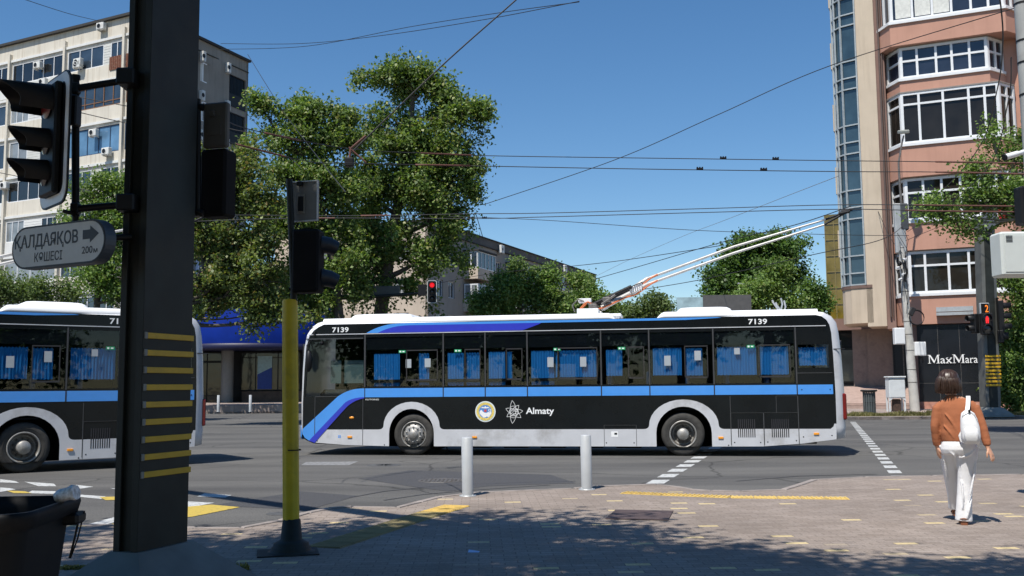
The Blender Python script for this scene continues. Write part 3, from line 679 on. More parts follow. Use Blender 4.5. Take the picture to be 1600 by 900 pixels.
    # roof cowls and hoods
    def cowl(x0, x1, y, sg, s0=0., s1=.13):
        m_ = MB(); rs = []
        k = 12
        for i in range(k+1):
            u = i/k; x = x0+(x1-x0)*u
            d0 = (x-x0)/s0 if s0 else 1; d1 = (x1-x)/s1 if s1 else 1; hh = max(.004, .150*min(1, math.sin(min(1, d0)*PI/2))*min(1, math.sin(min(1, d1)*PI/2)) if True else 0)
            rs.append([(x, y+sg*a, 3.035+hh*b_) for a, b_ in ((-.0, .0), (.006, .35), (.03, .75), (.07, .97), (.13, 1.0), (.17, .9), (.17, .0))])
        xs = [x0, x0+.05, x0+.1] 
        m_.loft(rs, 0, True); return m_
    for (x0, x1, s0, s1) in ((-2.2, 4.66, .001, .16), (5.58, 9.05, .2, .001)):
        rs = sorted(set([x0, x1]+[x0+s0*k/5 for k in range(6)]+[x1-s1*k/5 for k in range(6)]))
        for y, sg in ((.02, 1), (2.48, -1)):
            m_ = MB(); R_ = []
            for x in rs:
                h0 = 1 if s0 < .01 else 1-(1-min(1, (x-x0)/s0))**2; h1 = 1 if s1 < .01 else 1-(1-min(1, (x1-x)/s1))**2; hh = .152*max(.02, min(h0, h1))
                R_.append([(x, y+sg*a, 3.03+hh*b_) for a, b_ in ((.0, .0), (.008, .4), (.03, .78), (.07, .96), (.12, 1.0), (.2, 1.0), (.26, .8), (.28, 0))])
            m_.loft(R_ if sg > 0 else [r[::-1] for r in R_], 0, True); m_.build('roof_cowl', M_roofw, t)
    for (x0, x1) in ((-1.66, -.12), (6.02, 7.26)):
        R_ = []
        for z, ins in ((3.12, 0), (3.20, .01), (3.25, .045), (3.285, .10), (3.30, .2)):
            R_.append([(x, y, z+(.0 if True else 0)) for x, y in rrect(x0+ins, x1-ins, .32+ins, 2.18-ins, .12, 4)])
        MB().loft(R_, 0, True).build('roof_hood', M_roofw, t)
    # front and rear faces
    Mf = frame((-2.76, 0, 0), (0, -1, 0), (-1, 0, 0))
    flat('windscreen', [[(-2.30, 1.15), (-.20, 1.15), (-.22, 2.6), (-2.28, 2.6)]], .008, mat('dark_glass', (.01, .012, .014), .05, spec=.8), t, Mf, 0)
    flat('bumper', [rrect(-2.35, -.15, .36, .7, .08)], .03, M_blueL, t, Mf, -.02)
    for y in (-.5, -2.0): flat('headlamp', [rrect(y-.18, y+.18, .75, .95, .05)], .01, M_white, t, Mf, 0)
    Mr = frame((9.575, 0, 0), (0, 1, 0), (1, 0, 0))
    flat('rear_window', [rect(.4, 2.1, 1.7, 2.5)], .006, MATS['dark_glass'], t, Mr, -.004)
    for y in (.14, 2.36): MB().bbox(9.48, 9.583, y-.08, y+.09, .78, 1.34, .03).build('tail_light', M_red, t)
    rs_ = MB(); rs_.box(9.34, 9.575, -.001, .02, 2.29, 2.305); rs_.build('corner_joint', M_seamd, t)
    # mirror and driver's side camera
    mr_ = MB(); mr_.tube([(-2.50, -.02, 2.62), (-2.52, -.16, 2.55), (-2.50, -.2, 2.42)], .016, 6); mr_.build('mirror_arm', M_dark, t)
    mh_ = MB(); mh_.tube([(-2.46, -.2, 2.42), (-2.45, -.2, 2.36), (-2.45, -.2, 2.2), (-2.455, -.2, 2.02), (-2.47, -.2, 1.93)], [(.03, .03), (.075, .07), (.09, .085), (.08, .07), (.03, .03)], 12); mh_.build('mirror', M_dark, t)
    cm = MB(); cm.tube([(-2.2, .0, 2.62), (-2.2, -.06, 2.6), (-2.16, -.1, 2.58)], [.03, .035, .03], 8); cm.build('side_camera', M_dark, t)
    cm = MB(); cm.bbox(-2.42, -2.36, -.05, 0, 2.80, 2.88, .015); cm.build('corner_lamp', M_dark, t)
    # trolley pole base
    pb = MB(); pb.bbox(3.55, 4.5, .7, 1.8, 3.03, 3.16, .03); pb.bbox(3.75, 4.25, .55, 1.0, 3.16, 3.33, .01); pb.bbox(3.75, 4.25, 1.5, 1.95, 3.16, 3.33, .01); pb.bbox(4.3, 4.75, .8, 1.7, 3.16, 3.22, .01)
    pb.bbox(3.75, 4.05, .95, 1.2, 3.50, 3.60, .01)
    pb.build('pole_base', M_white, t)
    base = [Vector((4.30, 1.0, 3.34)), Vector((4.30, 1.5, 3.34))]
    Mi = Matrix.Rotation(-BYAW, 4, 'Z') @ Matrix.Translation((-BX, -BY, 0))
    k1 = [Mi @ P(*a) for a in ((1012, 435, 24.0), (1145, 386, 23.5), (1290, 343, 23.0), (1322, 331, 22.9))]
    k2 = [Mi @ P(*a) for a in ((1012, 444, 23.6), (1145, 396, 23.1), (1288, 351, 22.6), (1318, 334, 22.5))]
    tl = [(4.28, 1.5, 3.40), (4.28, 1.0, 3.36)]
    for (pts, b0) in ((k1, tl[0]), (k2, tl[1])):
        b0 = Vector(b0); pl = MB(); k_ = b0.lerp(pts[0], .55)
        pl.tube([b0, k_, pts[0]], [.07, .058, .048], 10); pl.tube([pts[0], pts[1], pts[2]], [.036, .031, .023], 8)
        pj = pl.build('trolley_pole', mat('pole_enamel', (.47, .46, .44), .4, .2, .1, 4, dirt=(.3, .27, .24)), t)
        hd = MB(); hd.tube([pts[2], pts[3]], [.025, .03], 6); hd.tube([pts[3]+Vector((-.10, 0, .0)), pts[3]+Vector((.14, 0, .05))], [.045, .03], 8)
        hd.build('collector_head', M_dark, pj)
        cb = MB(); q = [b0+Vector((-.5, -.1, -.02)), b0+Vector((-.3, -.12, .15)), b0+Vector((-.1, -.1, -.02)), b0.lerp(pts[0], .2)+Vector((0, -.09, -.03)), b0.lerp(pts[0], .5)+Vector((0, -.08, -.05)), b0.lerp(pts[0], .75)+Vector((0, -.06, -.10)), pts[0]+Vector((.05, -.05, -.02)), pts[0].lerp(pts[1], .12)+Vector((0, -.04, 0))]
        sm = []
        for i in range(len(q)-1):
            p0 = q[max(0, i-1)]; p3 = q[min(len(q)-1, i+2)]
            for u in (0, .25, .5, .75): sm.append(.5*((2*q[i])+(q[i+1]-p0)*u+(2*p0-5*q[i]+4*q[i+1]-p3)*u*u+(-p0+3*q[i]-3*q[i+1]+p3)*u**3))
        sm.append(q[-1]); cb.tube(sm, .019, 6); cb.build('orange_cable', M_orange, pj)
    sp_ = MB()
    for dy in (-.1, .1):
        a = Vector((4.0, 1.25+dy*2.2, 3.42)); e = Vector((5.0, 1.25+dy*2.2, 3.86)); sp_.tube([a, e], .045, 8)
        n_ = 30
        sp_.tube([a.lerp(e, i/n_)+Vector((0, .055*math.cos(i*2.1), .055*math.sin(i*2.1))) for i in range(n_+1)], .009, 5)
        sp_.tube([e, e+Vector((.25, 0, .1))], .012, 6)
    sp_.build('lift_springs', M_dark, t)
    mc = MB(); mc.tube([(3.65, 1.1, 3.3), (3.6, 1.0, 3.45), (3.75, .9, 3.58), (3.95, 1.0, 3.5), (4.1, .9, 3.38)], .02, 6); mc.bbox(4.0, 4.2, .8, 1.4, 3.34, 3.46, .02); mc.bbox(4.32, 4.5, .9, 1.5, 3.50, 3.62, .02, M=None); mc.tube([(4.3, .9, 3.45), (4.62, .9, 3.66)], .03, 6)
    mc.build('pole_mechanism', M_steeld, t)
    cr = MB()
    for k in range(6): cr.bbox(4.95+k*.05, 4.98+k*.05, 1.05, 1.5, 3.70+k*.017, 3.86+k*.017, .008)
    cr.build('cable_clamps', M_white, t)
    for dy, px_ in ((.9, 1236), (1.6, 1248)):
        hk = MB(); x = 8.28 if dy < 1 else 8.42
        hk.tube([(x+.06, dy, 3.14), (x, dy, 3.28), (x-.08, dy, 3.40), (x-.10, dy, 3.46)], .022, 6); hk.tube([(x+.06, dy, 3.14), (x+.12, dy, 3.36), (x+.09, dy, 3.50)], .022, 6); hk.bbox(x-.05, x+.16, dy-.06, dy+.06, 3.12, 3.18, .01)
        hk.build('pole_hook', M_galv, t)
    return t
bus = make_bus()
bus2 = copy_tree(bus); YAW2 = .6314
bus2.location = (-9.23-6.1*math.cos(YAW2), 18.99-6.1*math.sin(YAW2), 0); bus2.rotation_euler = (0, 0, YAW2)
bus['group'] = bus2['group'] = 'trolleybuses turning through the junction'
bus2['label'] = 'trolleybus cut by the frame edge, its rear wheel and tail showing behind the striped column'
# ================================================================ BUILDINGS
class Face:      # a vertical wall plane: origin, direction u (left to right seen from outside), outward normal n
    def __init__(s, o, u):
        s.o = Vector((o[0], o[1], 0)); s.u = Vector((u[0], u[1], 0)).normalized(); s.n = Vector((s.u.y, -s.u.x, 0)); s.M = frame(s.o, s.u, s.n)
    def inv(s, px, py):
        d = ray(px, py); t = s.n.dot(s.o)/s.n.dot(Vector((d.x, d.y, 0))); p = Vector((d.x*t, d.y*t, CAMZ+d.z*t)); return ((p-s.o).dot(s.u), p.z)
    def B(s, mb, s0, s1, z0, z1, d0, d1, mi=0):     # box: along, height, outwards
        return mb.box(s0, s1, z0, z1, d0, d1, mi, s.M)
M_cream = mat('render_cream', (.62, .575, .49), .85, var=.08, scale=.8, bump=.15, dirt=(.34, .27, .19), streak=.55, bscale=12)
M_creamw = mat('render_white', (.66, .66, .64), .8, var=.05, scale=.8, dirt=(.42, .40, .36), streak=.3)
M_creamshade = mat('render_cream_shaded', (.27, .245, .21), .85, var=.12, scale=.7, bump=.2, dirt=(.16, .14, .12), streak=.6, bscale=12)  # cream darkened to grey: shade of the side face put into the colour
M_brownp = mat('brown_lattice', (.16, .055, .03), .8, var=.3, scale=20, dirt=(.30, .22, .15))
M_siding = mat('white_siding', (.60, .60, .56), .6, var=.05, scale=2)
M_frw = mat('window_frame_white', (.72, .73, .74), .45, var=.04)
M_frb = mat('window_frame_brown', (.20, .10, .05), .6, var=.15)
M_pane = pane_mat('pane_blue', (.030, .045, .065)); M_paned = pane_mat('pane_dark', (.012, .013, .014)); M_panec = pane_mat('pane_curtain', (.22, .24, .25))
M_roofd = mat('roof_felt', (.04, .038, .036), .9)
M_ac = mat('ac_white', (.66, .66, .63), .5, var=.05, dirt=(.45, .42, .36))
def window(fc, par, s0, s1, z0, z1, nx, ny=1, d=0., fr=M_frw, gl=None, fw=.07, dep=.08, top=None, rnd=None):
    """frame with mullions and one pane behind it"""
    mb = MB(); gl = gl or M_pane
    fc.B(mb, s0, s1, z0, z0+fw, d, d+dep); fc.B(mb, s0, s1, z1-fw, z1, d, d+dep); fc.B(mb, s0, s0+fw, z0+fw, z1-fw, d, d+dep); fc.B(mb, s1-fw, s1, z0+fw, z1-fw, d, d+dep)
    xs = nx if isinstance(nx, (list, tuple)) else [k/nx for k in range(1, nx)]
    zz = ny if isinstance(ny, (list, tuple)) else [k/ny for k in range(1, ny)]
    for u in xs: x = s0+(s1-s0)*u; fc.B(mb, x-fw*.45, x+fw*.45, z0+fw, z1-fw, d+.003, d+dep-.004)
    for u in zz: z = z0+(z1-z0)*u; fc.B(mb, s0+fw, s1-fw, z-fw*.4, z+fw*.4, d+.001, d+dep-.009)
    f = mb.build('window', fr, par); m = MB(); fc.B(m, s0+fw*.4, s1-fw*.4, z0+fw*.4, z1-fw*.4, d+.01, d+.035); m.build('pane', gl, f); return f
def aircon(fc, par, s, z, d=0, w_=.72, h_=.5):
    mb = MB(); mb.bbox(s-w_/2, s+w_/2, z, z+h_, d+.1, d+.42, .03, 0, fc.M)
    mb.lathe([(.22, 0), (.22, .012), (.18, .012), (.17, 0)], 18, M=fc.M @ Matrix.Translation((s-.1, z+h_/2, d+.42)))
    mb.box(s-w_/2+.1, s-w_/2+.14, z-.06, z, d, d+.4, 0, fc.M); mb.box(s+w_/2-.14, s+w_/2-.1, z-.06, z, d, d+.4, 0, fc.M)
    o = mb.build('air_conditioner', M_ac, par)
    m = MB(); m.lathe([(.165, .004), (.03, .006), (0, .006)], 14, M=fc.M @ Matrix.Translation((s-.1, z+h_/2, d+.418))); m.build('fan_grille', M_dark, o); return o

# ---- apartment block, far left
b1 = thing('apartment_block', 'tall cream concrete apartment block with glazed balconies behind the near traffic light', 'apartment block', (-25.1, 66, 0))
def toworld_children(t):
    for ch in t.children: ch.matrix_parent_inverse = Matrix.Translation(-t.location)
C1 = (-25.1, 66.0); L1 = 34.0
uL = Vector((.889, -.457)); FL = Face((C1[0]-uL.x*L1, C1[1]-uL.y*L1), uL); FR = Face(C1, (.383, .924)); ZT = 27.4; LR = 11.5
SH = 2.95
def wallp(name, fc, loops, t, m, par, z0=0.): return flat(name, loops, t, m, par, fc.M, z0)
rows = [ZT-1.15-SH*k for k in range(9)]          # tops of the openings' storeys
fins = [FL.inv(p, y)[0] for p, y in ((22, 90), (104, 75), (197, 50))]     # joints seen in the photograph
bw = fins[2]-fins[1]
joints = [fins[2]-bw*k for k in range(0, 6)][::-1]+[min(L1, fins[2]+bw*.45)]
joints = [j for j in joints if j > .3]
holes = []; openings = []
for r_, zt in enumerate(rows):
    for k in range(len(joints)-1):
        a, c_ = joints[k]+.18, joints[k+1]-.18
        if c_-a < .8: continue
        h_ = 1.55 if r_ != 2 else 1.9
        z1 = zt-.55; z0 = z1-h_; holes.append(rect(a, c_, z0, z1)); openings.append((r_, k, a, c_, z0, z1))
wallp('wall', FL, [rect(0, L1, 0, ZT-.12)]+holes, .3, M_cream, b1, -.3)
m = MB(); FL.B(m, 0, L1-.6, 0, ZT-.3, -9, -1.2); m.build('core', M_creamshade, b1)
m = MB(); FL.B(m, -.1, L1+.35, ZT-.12, ZT+.06, -.5, .25); m.build('roof_edge', M_roofd, b1)
m = MB()
for zt in rows:        # white concrete rail under the parapets
    FL.B(m, .2, L1-.1, zt-.36, zt-.18, .0, .10)
m.build('string_course', M_creamw, b1)
m = MB()
for j in joints: FL.B(m, j-.11, j+.11, 0, ZT-.9, 0, .22)
m.build('joint_fin', M_cream, b1)
rr = random.Random(5)
for (r_, k, a, c_, z0, z1) in openings:
    kk = len(joints)-2-k
    if r_ == 2 and kk == 1 or (r_ == 2 and kk == 0): window(FL, b1, a, c_, z0, z1, 5, 1, -.12, mat('frame_blue', (.03, .06, .12), .5), pane_mat('pane_sky', (.10, .2, .32)) if 'pane_sky' not in MATS else MATS['pane_sky'], .06)
    elif r_ == 1 and kk <= 1: window(FL, b1, a, c_, z0, z1, 6, [.25], -.12, M_frb, M_pane, .08)
    elif rr.random() < .42:
        mid = a+(c_-a)*rr.choice([.35, .5, .65]); window(FL, b1, a, mid, z0, z1, rr.choice([2, 3]), 1, -.10, M_frw, rr.choice([M_pane, M_panec]), .07)
        mid2 = mid+(c_-mid)*rr.choice([.35, .5]); m = MB(); FL.B(m, mid, mid2, z0, z1, -.10, -.02)
        for q_ in range(8): FL.B(m, mid, mid2, z0+.19*q_, z0+.19*q_+.02, -.02, -.008)
        m.build('infill_panel', rr.choice([M_siding, M_siding, M_creamw]), b1); window(FL, b1, mid2, c_, z0, z1, rr.choice([2, 3]), 1, -.10, M_frw, rr.choice([M_pane, M_paned]), .07)
    else: window(FL, b1, a, c_, z0, z1, rr.choice([4, 5, 6]), 1, -.10, M_frw, rr.choice([M_pane, M_paned, M_panec]), .07)
    if rr.random() < .30 or (r_ == 0 and kk == 3):       # repainted, clad or latticed parapet below
        m = MB(); FL.B(m, a, c_, z0-.95, z0-.02, .003, .035); m.build('balcony_front', rr.choice([M_creamw, M_siding, M_creamw]), b1)
    if rr.random() < .16: aircon(FL, b1, a+(c_-a)*rr.uniform(.2, .8), z0-.62, .03)
a_, z_ = FL.inv(163, 46); aircon(FL, b1, a_, ZT-.75, 0)
for (px, py) in ((127, 102), (65, 103), (152, 208), (172, 237), (13, 290), (128, 98)): s_, z_ = FL.inv(px, py); aircon(FL, b1, s_, z_-.3, .04)
s_, z_ = FL.inv(188, 95); m = MB(); FL.B(m, s_-1.0, s_+.9, z_-.55, z_+.4, .003, .05)
for k in range(10): FL.B(m, s_-1+.19*k, s_-1+.19*k+.03, z_-.55, z_+.4, .05, .07)
m.build('brown_balcony_front', M_brownp, b1)
# side face
holes = []; ops = []
for r_, zt in enumerate(rows):
    for (a, c_) in ((1.2, 5.2), (5.9, 8.6), (8.85, 11.2)): z1 = zt-.55; holes.append(rect(a, c_, z1-1.5, z1)); ops.append((r_, a, c_, z1-1.5, z1))
wallp('side_wall', FR, [rect(-.29, LR, 0, ZT-.12)]+holes, .3, M_creamshade, b1, -.3)
m = MB(); FR.B(m, -.2, LR+.1, ZT-.12, ZT+.06, -.5, .2); FR.B(m, 0, LR, ZT-1.0, ZT-.93, 0, .06); m.build('side_roof_edge', M_roofd, b1)
for (r_, a, c_, z0, z1) in ops:
    mid = (a+c_)/2
    if a > 8 and r_ < 2:
        m = MB()
        for k in range(14): FR.B(m, a+k*(c_-a)/14, a+k*(c_-a)/14+.04, z0, z1, -.06, -.03)
        FR.B(m, a, c_, z0-1, z0, .01, .04); m.build('balcony_grille', M_dark, b1)
        m = MB(); FR.B(m, a, c_, z0, z1, -.2, -.15); m.build('loggia_back', M_paned, b1)
    else: window(FR, b1, a+.3, c_, z0, z1, 5, 1, -.12, mat('frame_bright', (.85, .86, .87), .5), mat('pane_shade', (.035, .045, .06), .3, spec=.15), .09); m = MB(); FR.B(m, a, a+.3, z0, z1, -.1, -.04); m.build('infill_panel', M_siding, b1)
    if r_ in (2, 5) and a > 8: m = MB(); FR.B(m, 8.85, 11.3, z0-1, z0-.05, .01, .04); m.build('balcony_front', M_creamw, b1)
    if r_ < 4 and a > 5.5: aircon(FR, b1, 5.85 if a < 8 else 8.72, z1-.1, .02, .34, .75)
m = MB(); FR.B(m, LR-.3, LR, 0, ZT-.2, -9, 0); m.build('rear_wall', M_creamshade, b1)
toworld_children(b1)

# ---- four storey block behind the big tree
b2 = thing('apartment_block', 'long grey four storey block with projecting glazed bays behind the trees and the trolleybus roof', 'apartment block', (-7.28, 86, 0))
F2 = Face((-7.28, 86), (.38, .925)); F2L = Face((-7.28-.925*16, 86+.38*16), (.925, -.38)); Z2 = 16.2; L2 = 48
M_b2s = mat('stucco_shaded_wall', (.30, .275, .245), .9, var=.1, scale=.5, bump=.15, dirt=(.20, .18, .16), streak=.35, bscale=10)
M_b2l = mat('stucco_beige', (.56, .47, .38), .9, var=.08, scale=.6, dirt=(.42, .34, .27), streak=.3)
wins = []; hol = []
bays = [(7.2, 11.4), (17.5, 21.8), (27.5, 31.8), (38, 42.5)]
flo = [Z2-2.0-3.05*k for k in range(5)]
for z1 in flo:
    for a in (1.6, 4.0, 12.6, 15.0, 23.2, 25.3, 33.2, 35.5, 44.5):
        hol.append(rect(a, a+1.3, z1-1.5, z1)); wins.append((a, a+1.3, z1-1.5, z1))
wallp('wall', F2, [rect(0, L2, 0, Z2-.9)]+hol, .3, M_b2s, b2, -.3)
for w_ in wins: window(F2, b2, *w_, 2, 1, -.2, M_frw, M_pane, .07)
m = MB(); F2.B(m, 0, L2, Z2-.84, Z2-.08, -.3, .12); m.build('parapet', mat('parapet_dark', (.115, .108, .10), .9, var=.15, scale=1, dirt=(.06, .055, .05)), b2)
m = MB(); F2.B(m, -.05, L2+.05, Z2-.08, Z2+.02, -.5, .25); F2.B(m, 0, L2, Z2-.90, Z2-.84, -.1, .2); m.build('roof_edge', M_roofd, b2)
m = MB(); F2.B(m, .3, L2, 0, Z2-.5, -13, -1.2); m.build('core', M_b2s, b2)
hol = []; ww = []
for z1 in flo:
    for a in (1.5, 5.2, 9, 12.6): hol.append(rect(a, a+1.5, z1-1.5, z1)); ww.append((a, a+1.5, z1-1.5, z1))
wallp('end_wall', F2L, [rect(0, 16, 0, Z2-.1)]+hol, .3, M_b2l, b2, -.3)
for w_ in ww: window(F2L, b2, *w_, 2, 1, -.2, M_frw, M_panec, .07)
m = MB(); F2L.B(m, -.1, 16.2, Z2-.1, Z2+.02, -.4, .2); m.build('end_roof_edge', M_roofd, b2)
for bi, (a, c_) in enumerate(bays):
    fl = Face(F2.M @ Vector((a, 0, 0)), -F2.n*-1 if False else (F2.n.x*-1, F2.n.y*-1)); fl = Face((F2.M @ Vector((a, 0, 1.5))).to_2d(), (-F2.n).to_2d())
    for k, z1 in enumerate(flo):
        st = M_b2l if bi % 2 == 0 else M_creamw
        m = MB(); F2.B(m, a, c_, z1-2.55, z1-1.55, 0, 1.5); m.build('bay_parapet', st if k % 2 == 0 else M_b2l, b2)
        F2.B(m := MB(), a+.05, c_-.05, z1-1.55, z1, 0, 1.42); m.build('bay_core', M_paned, b2)
        window(F2, b2, a, c_, z1-1.55, z1+.02, 5, 1, 1.43, M_frw, M_pane, .08)
        window(fl, b2, .0, 1.42, z1-1.55, z1+.02, 2, 1, .0, M_frw, M_panec if k % 2 else M_pane, .12)
    F2.B(m := MB(), a-.1, c_+.1, flo[0]+.05, flo[0]+.2, 0, 1.65); m.build('bay_roof', M_roofd, b2)
for s_, z_ in ((15.6, Z2-1.1), (35.0, Z2-1.0)): aircon(F2, b2, s_, z_, .1, .8, .8)
m = MB(); m.tube([F2.M @ Vector((13.0, Z2, -.5)), F2.M @ Vector((11.3, Z2+2.2, -.5))], .035, 5); m.build('roof_aerial', M_dark, b2)
M_sgn = mat('sign_crimson', (.62, .02, .10), .5)
for ch, x0, x1, mt in (('V', 604, 618, M_dark), ('E', 626, 639, M_dark), ('R', 641, 652, M_dark), ('I', 653.5, 656.5, M_sgn), ('A', 659, 668, M_sgn)):
    s0, zb = F2L.inv(x0, 493); s1, _ = F2L.inv(x1, 493); text('sign_letter', ch, mt, b2, F2L.M, s0, s1, 6.35, 1.4, .06, .02)
s0, _ = F2.inv(673, 493); s1, _ = F2.inv(679, 493); text('sign_letter', 'N', M_frw, b2, F2.M, s0, s1, 6.35, 1.4, .06, .02)
toworld_children(b2)

# ---- corner shop with the blue drum canopy
ZS = .5
b3 = thing('corner_shop', 'shop with a round blue canopy over glass doors behind two bollards', 'shop', (-18.9, 72.5, ZS))
M_bluec = mat('canopy_blue', (.004, .022, .20), .8, var=.15, scale=1.2, spec=.08); M_blued = mat('canopy_dark_edge', (.008, .010, .05), .5)
m = MB(); m.lathe([(5.6, 4.15), (5.6, 7.7), (5.3, 7.7), (5.3, 4.15)], 40); m.lathe([(5.6, 7.65), (0, 7.7)], 40)
for k in range(40): pass
m.build('canopy', M_bluec, b3)
m = MB(); m.lathe([(5.62, 3.75), (5.66, 3.78), (5.66, 4.12), (5.6, 4.15)], 40); m.lathe([(5.62, 3.76), (0, 3.76)], 40); m.build('canopy_edge', M_blued, b3)
m = MB(); m.box(-6.5, 11, -1.2, 12, 0, 3.75); m.build('shop_body', mat('shop_interior', (.030, .032, .035), .8, var=.3, scale=1), b3)
Fs = Face((-6.5, -1.22), (1, 0))
def swin(s0, s1, z0, z1, nx, ny, gl): return window(Fs, b3, s0, s1, z0, z1, nx, ny, .02, M_dark, gl, .07)
M_shopg = pane_mat('shop_glass', (.03, .034, .036), .02, .05, .4)
swin(.6, 4.9, 0.05, 3.7, [.38, .70], [.16, .8], M_shopg); swin(6.0, 10.3, .95, 3.7, [.25, .62], [.85], M_shopg); swin(10.6, 16, .95, 3.7, 3, [.85], M_shopg)
m = MB(); m.lathe([(.42, 0), (.42, 3.8)], 24, M=Matrix.Translation((-1.15, -2.3, 0))); m.build('column', mat('column_grey', (.24, .24, .235), .6, var=.05), b3)
m = MB(); m.box(-.3, 11, -1.6, -1.25, 0, .9); m.build('stone_plinth', mat('stone_brown', (.11, .07, .05), .7, var=.3, scale=3), b3)
pst = MB(); pst.add([(.72, -1.33, 1.05), (1.75, -1.33, 1.05), (1.75, -1.33, 1.9), (1.75, -1.33, 3.4), (.72, -1.33, 3.4), (.72, -1.33, 2.1)], [(0, 1, 2, 5)], 0); pst.add([(.72, -1.331, 2.1), (1.75, -1.331, 2.55), (1.75, -1.331, 3.4), (.72, -1.331, 3.4)], [(0, 1, 2, 3)], 1); pst.add([(.72, -1.332, 1.9), (1.75, -1.332, 1.9), (1.75, -1.332, 2.6), (.72, -1.332, 2.1)], [(0, 1, 2, 3)], 0)
pst.build('window_poster', [mat('poster_blue', (.02, .06, .32), .5), mat('poster_pale', (.38, .55, .60), .5)], b3)
m = MB(); m.box(-6.45, -1.5, -1.34, -1.24, 3.0, 3.1); m.build('door_head', M_dark, b3)

# ---- corner building with salmon bays (right)
b4 = thing('corner_building', 'salmon and cream corner building with white bay windows above a black shop wall', 'building', (20.3, 51, .25))
e1 = Vector((.91, -.415)); FB = Face((20.3, 51.0), e1)
M_salm = mat('render_salmon', (.48, .26, .19), .85, var=.07, scale=.9, bump=.1, dirt=(.40, .21, .15), streak=.5, bscale=14)
M_pale = mat('render_beige', (.54, .45, .345), .85, var=.06, scale=.9, bump=.1, dirt=(.33, .26, .19), streak=.35, bscale=14)
M_brn = mat('render_brownred', (.22, .135, .11), .85, var=.12, scale=.9, dirt=(.12, .08, .07), streak=.4)
M_pg = pane_mat('bay_glass', (.020, .017, .014), .02, .03, .35); M_pg2 = pane_mat('bay_glass_sky', (.02, .025, .04), .02, .03, .8); M_pgb = pane_mat('stair_glass', (.035, .065, .085), .02, .05)
def bayplan(s0, s1, ch, d): return [(s0-ch, d-1.15), (s0, d), (s1, d), (s1+ch, d-1.15)]
def bayloft(mb, s0, s1, ch, d, z0, z1, mi=0, back=-3.0):
    pl = bayplan(s0, s1, ch, d); pl = [(pl[0][0], back)]+pl+[(pl[-1][0], back)]
    r0 = [FB.M @ Vector((s, z0, dd)) for s, dd in pl]; r1 = [FB.M @ Vector((s, z1, dd)) for s, dd in pl]
    mb.loft([r0[::-1], r1[::-1]], mi, True, None, False); return mb
storeys = [ # s0, s1, glass z0, z1, parapet below to z, protrusion
    dict(s0=.15, s1=8.0, z0=6.12, z1=8.30, pb=4.55, d=.0, cols=[.10, .24, .36, .50, .62, .78, .9], rz=.66, name='A'),
    dict(s0=.15, s1=5.0, z0=9.90, z1=12.10, pb=8.36, d=.06, cols=[.18, .36, .54, .72, .88], rz=.66, name='B'),
    dict(s0=.15, s1=4.75, z0=13.90, z1=16.60, pb=12.16, d=.22, cols=[.19, .44, .70, .86], rz=.77, name='C'),
    dict(s0=.20, s1=4.35, z0=17.42, z1=19.10, pb=16.66, d=.0, cols=[.2, .42, .60, .8], rz=.56, name='D'),
    dict(s0=-.15, s1=5.2, z0=20.45, z1=23.2, pb=19.16, d=.22, cols=[.2, .38, .55, .72, .87], rz=.8, name='E')]
for st in storeys:
    M_pg = M_pg2 if st['name'] in 'DE' else MATS['bay_glass']; s0, s1, d = st['s0'], st['s1'], st['d']; z0, z1 = st['z0'], st['z1']; ch = .75
    m = bayloft(MB(), s0-.05, s1+.05, ch, d+.10, st['pb'], z0-.14); m.build('parapet', M_salm, b4)
    m = bayloft(MB(), s0-.10, s1+.10, ch, d+.19, z0-.14, z0); m.build('sill', M_frw, b4)
    m = bayloft(MB(), s0+.12, s1-.12, ch, d-.14, z0, z1+.04); m.build('bay_core', M_pg, b4)
    window(FB, b4, s0, s1, z0, z1, st['cols'], [st['rz']], d-.10, M_frw, M_pg, .13, .12)
    pa = FB.M @ Vector((s0-ch, 0, d-1.15)); pb_ = FB.M @ Vector((s0, 0, d)); fa = Face(pa.to_2d(), (pb_-pa).to_2d()); ln = (pb_-pa).length
    window(fa, b4, .03, ln, z0, z1, 2 if st['name'] in 'E' else 1, [st['rz']], -.10, M_frw, M_pg, .13, .12)
    pa = FB.M @ Vector((s1, 0, d)); pb_ = FB.M @ Vector((s1+ch, 0, d-1.15)); fa = Face(pa.to_2d(), (pb_-pa).to_2d())
    window(fa, b4, .03, ln, z0, z1, 2, [st['rz']], -.10, M_frw, M_pg, .13, .12)
    m = bayloft(MB(), s0-.04, s1+.04, ch, d+.05, z1, z1+.07); m.build('lintel', mat('lintel_grey', (.25, .22, .2), .8), b4)
# curtains and an open sash behind some panes
m = MB(); FB.B(m, .4, 1.15, 14.0, 16.0, .125, .128); m.build('net_curtain', mat('net_curtain', (.5, .5, .46), .9), b4)
for a in (.1, 1.05, 1.95): m = MB(); FB.B(m, a, a+.75, 20.65, 22.6, .165, .168); m.build('roller_blind', mat('blind_white', (.62, .62, .58), .9), b4)
m = MB(); FB.B(m, -1.05, 14, 4.4, 30, -12, -1.25); m.build('main_wall', M_salm, b4)
m = MB(); FB.B(m, 5.8, 14, 4.4, 30, -1.25, -.9); m.build('side_pier', M_salm, b4)
m = MB(); FB.B(m, -1.06, -.6, 4.4, 30, -1.26, -.62); m.build('drain_recess', M_brn, b4)
m = MB(); m.tube([FB.M @ Vector((-.84, 5.0, -.52)), FB.M @ Vector((-.84, 29, -.52))], .055, 8); m.tube([FB.M @ Vector((-.72, 5.0, -.54)), FB.M @ Vector((-.72, 29, -.54))], .03, 6); m.build('downpipe', mat('pipe_brown', (.10, .07, .06), .6), b4)
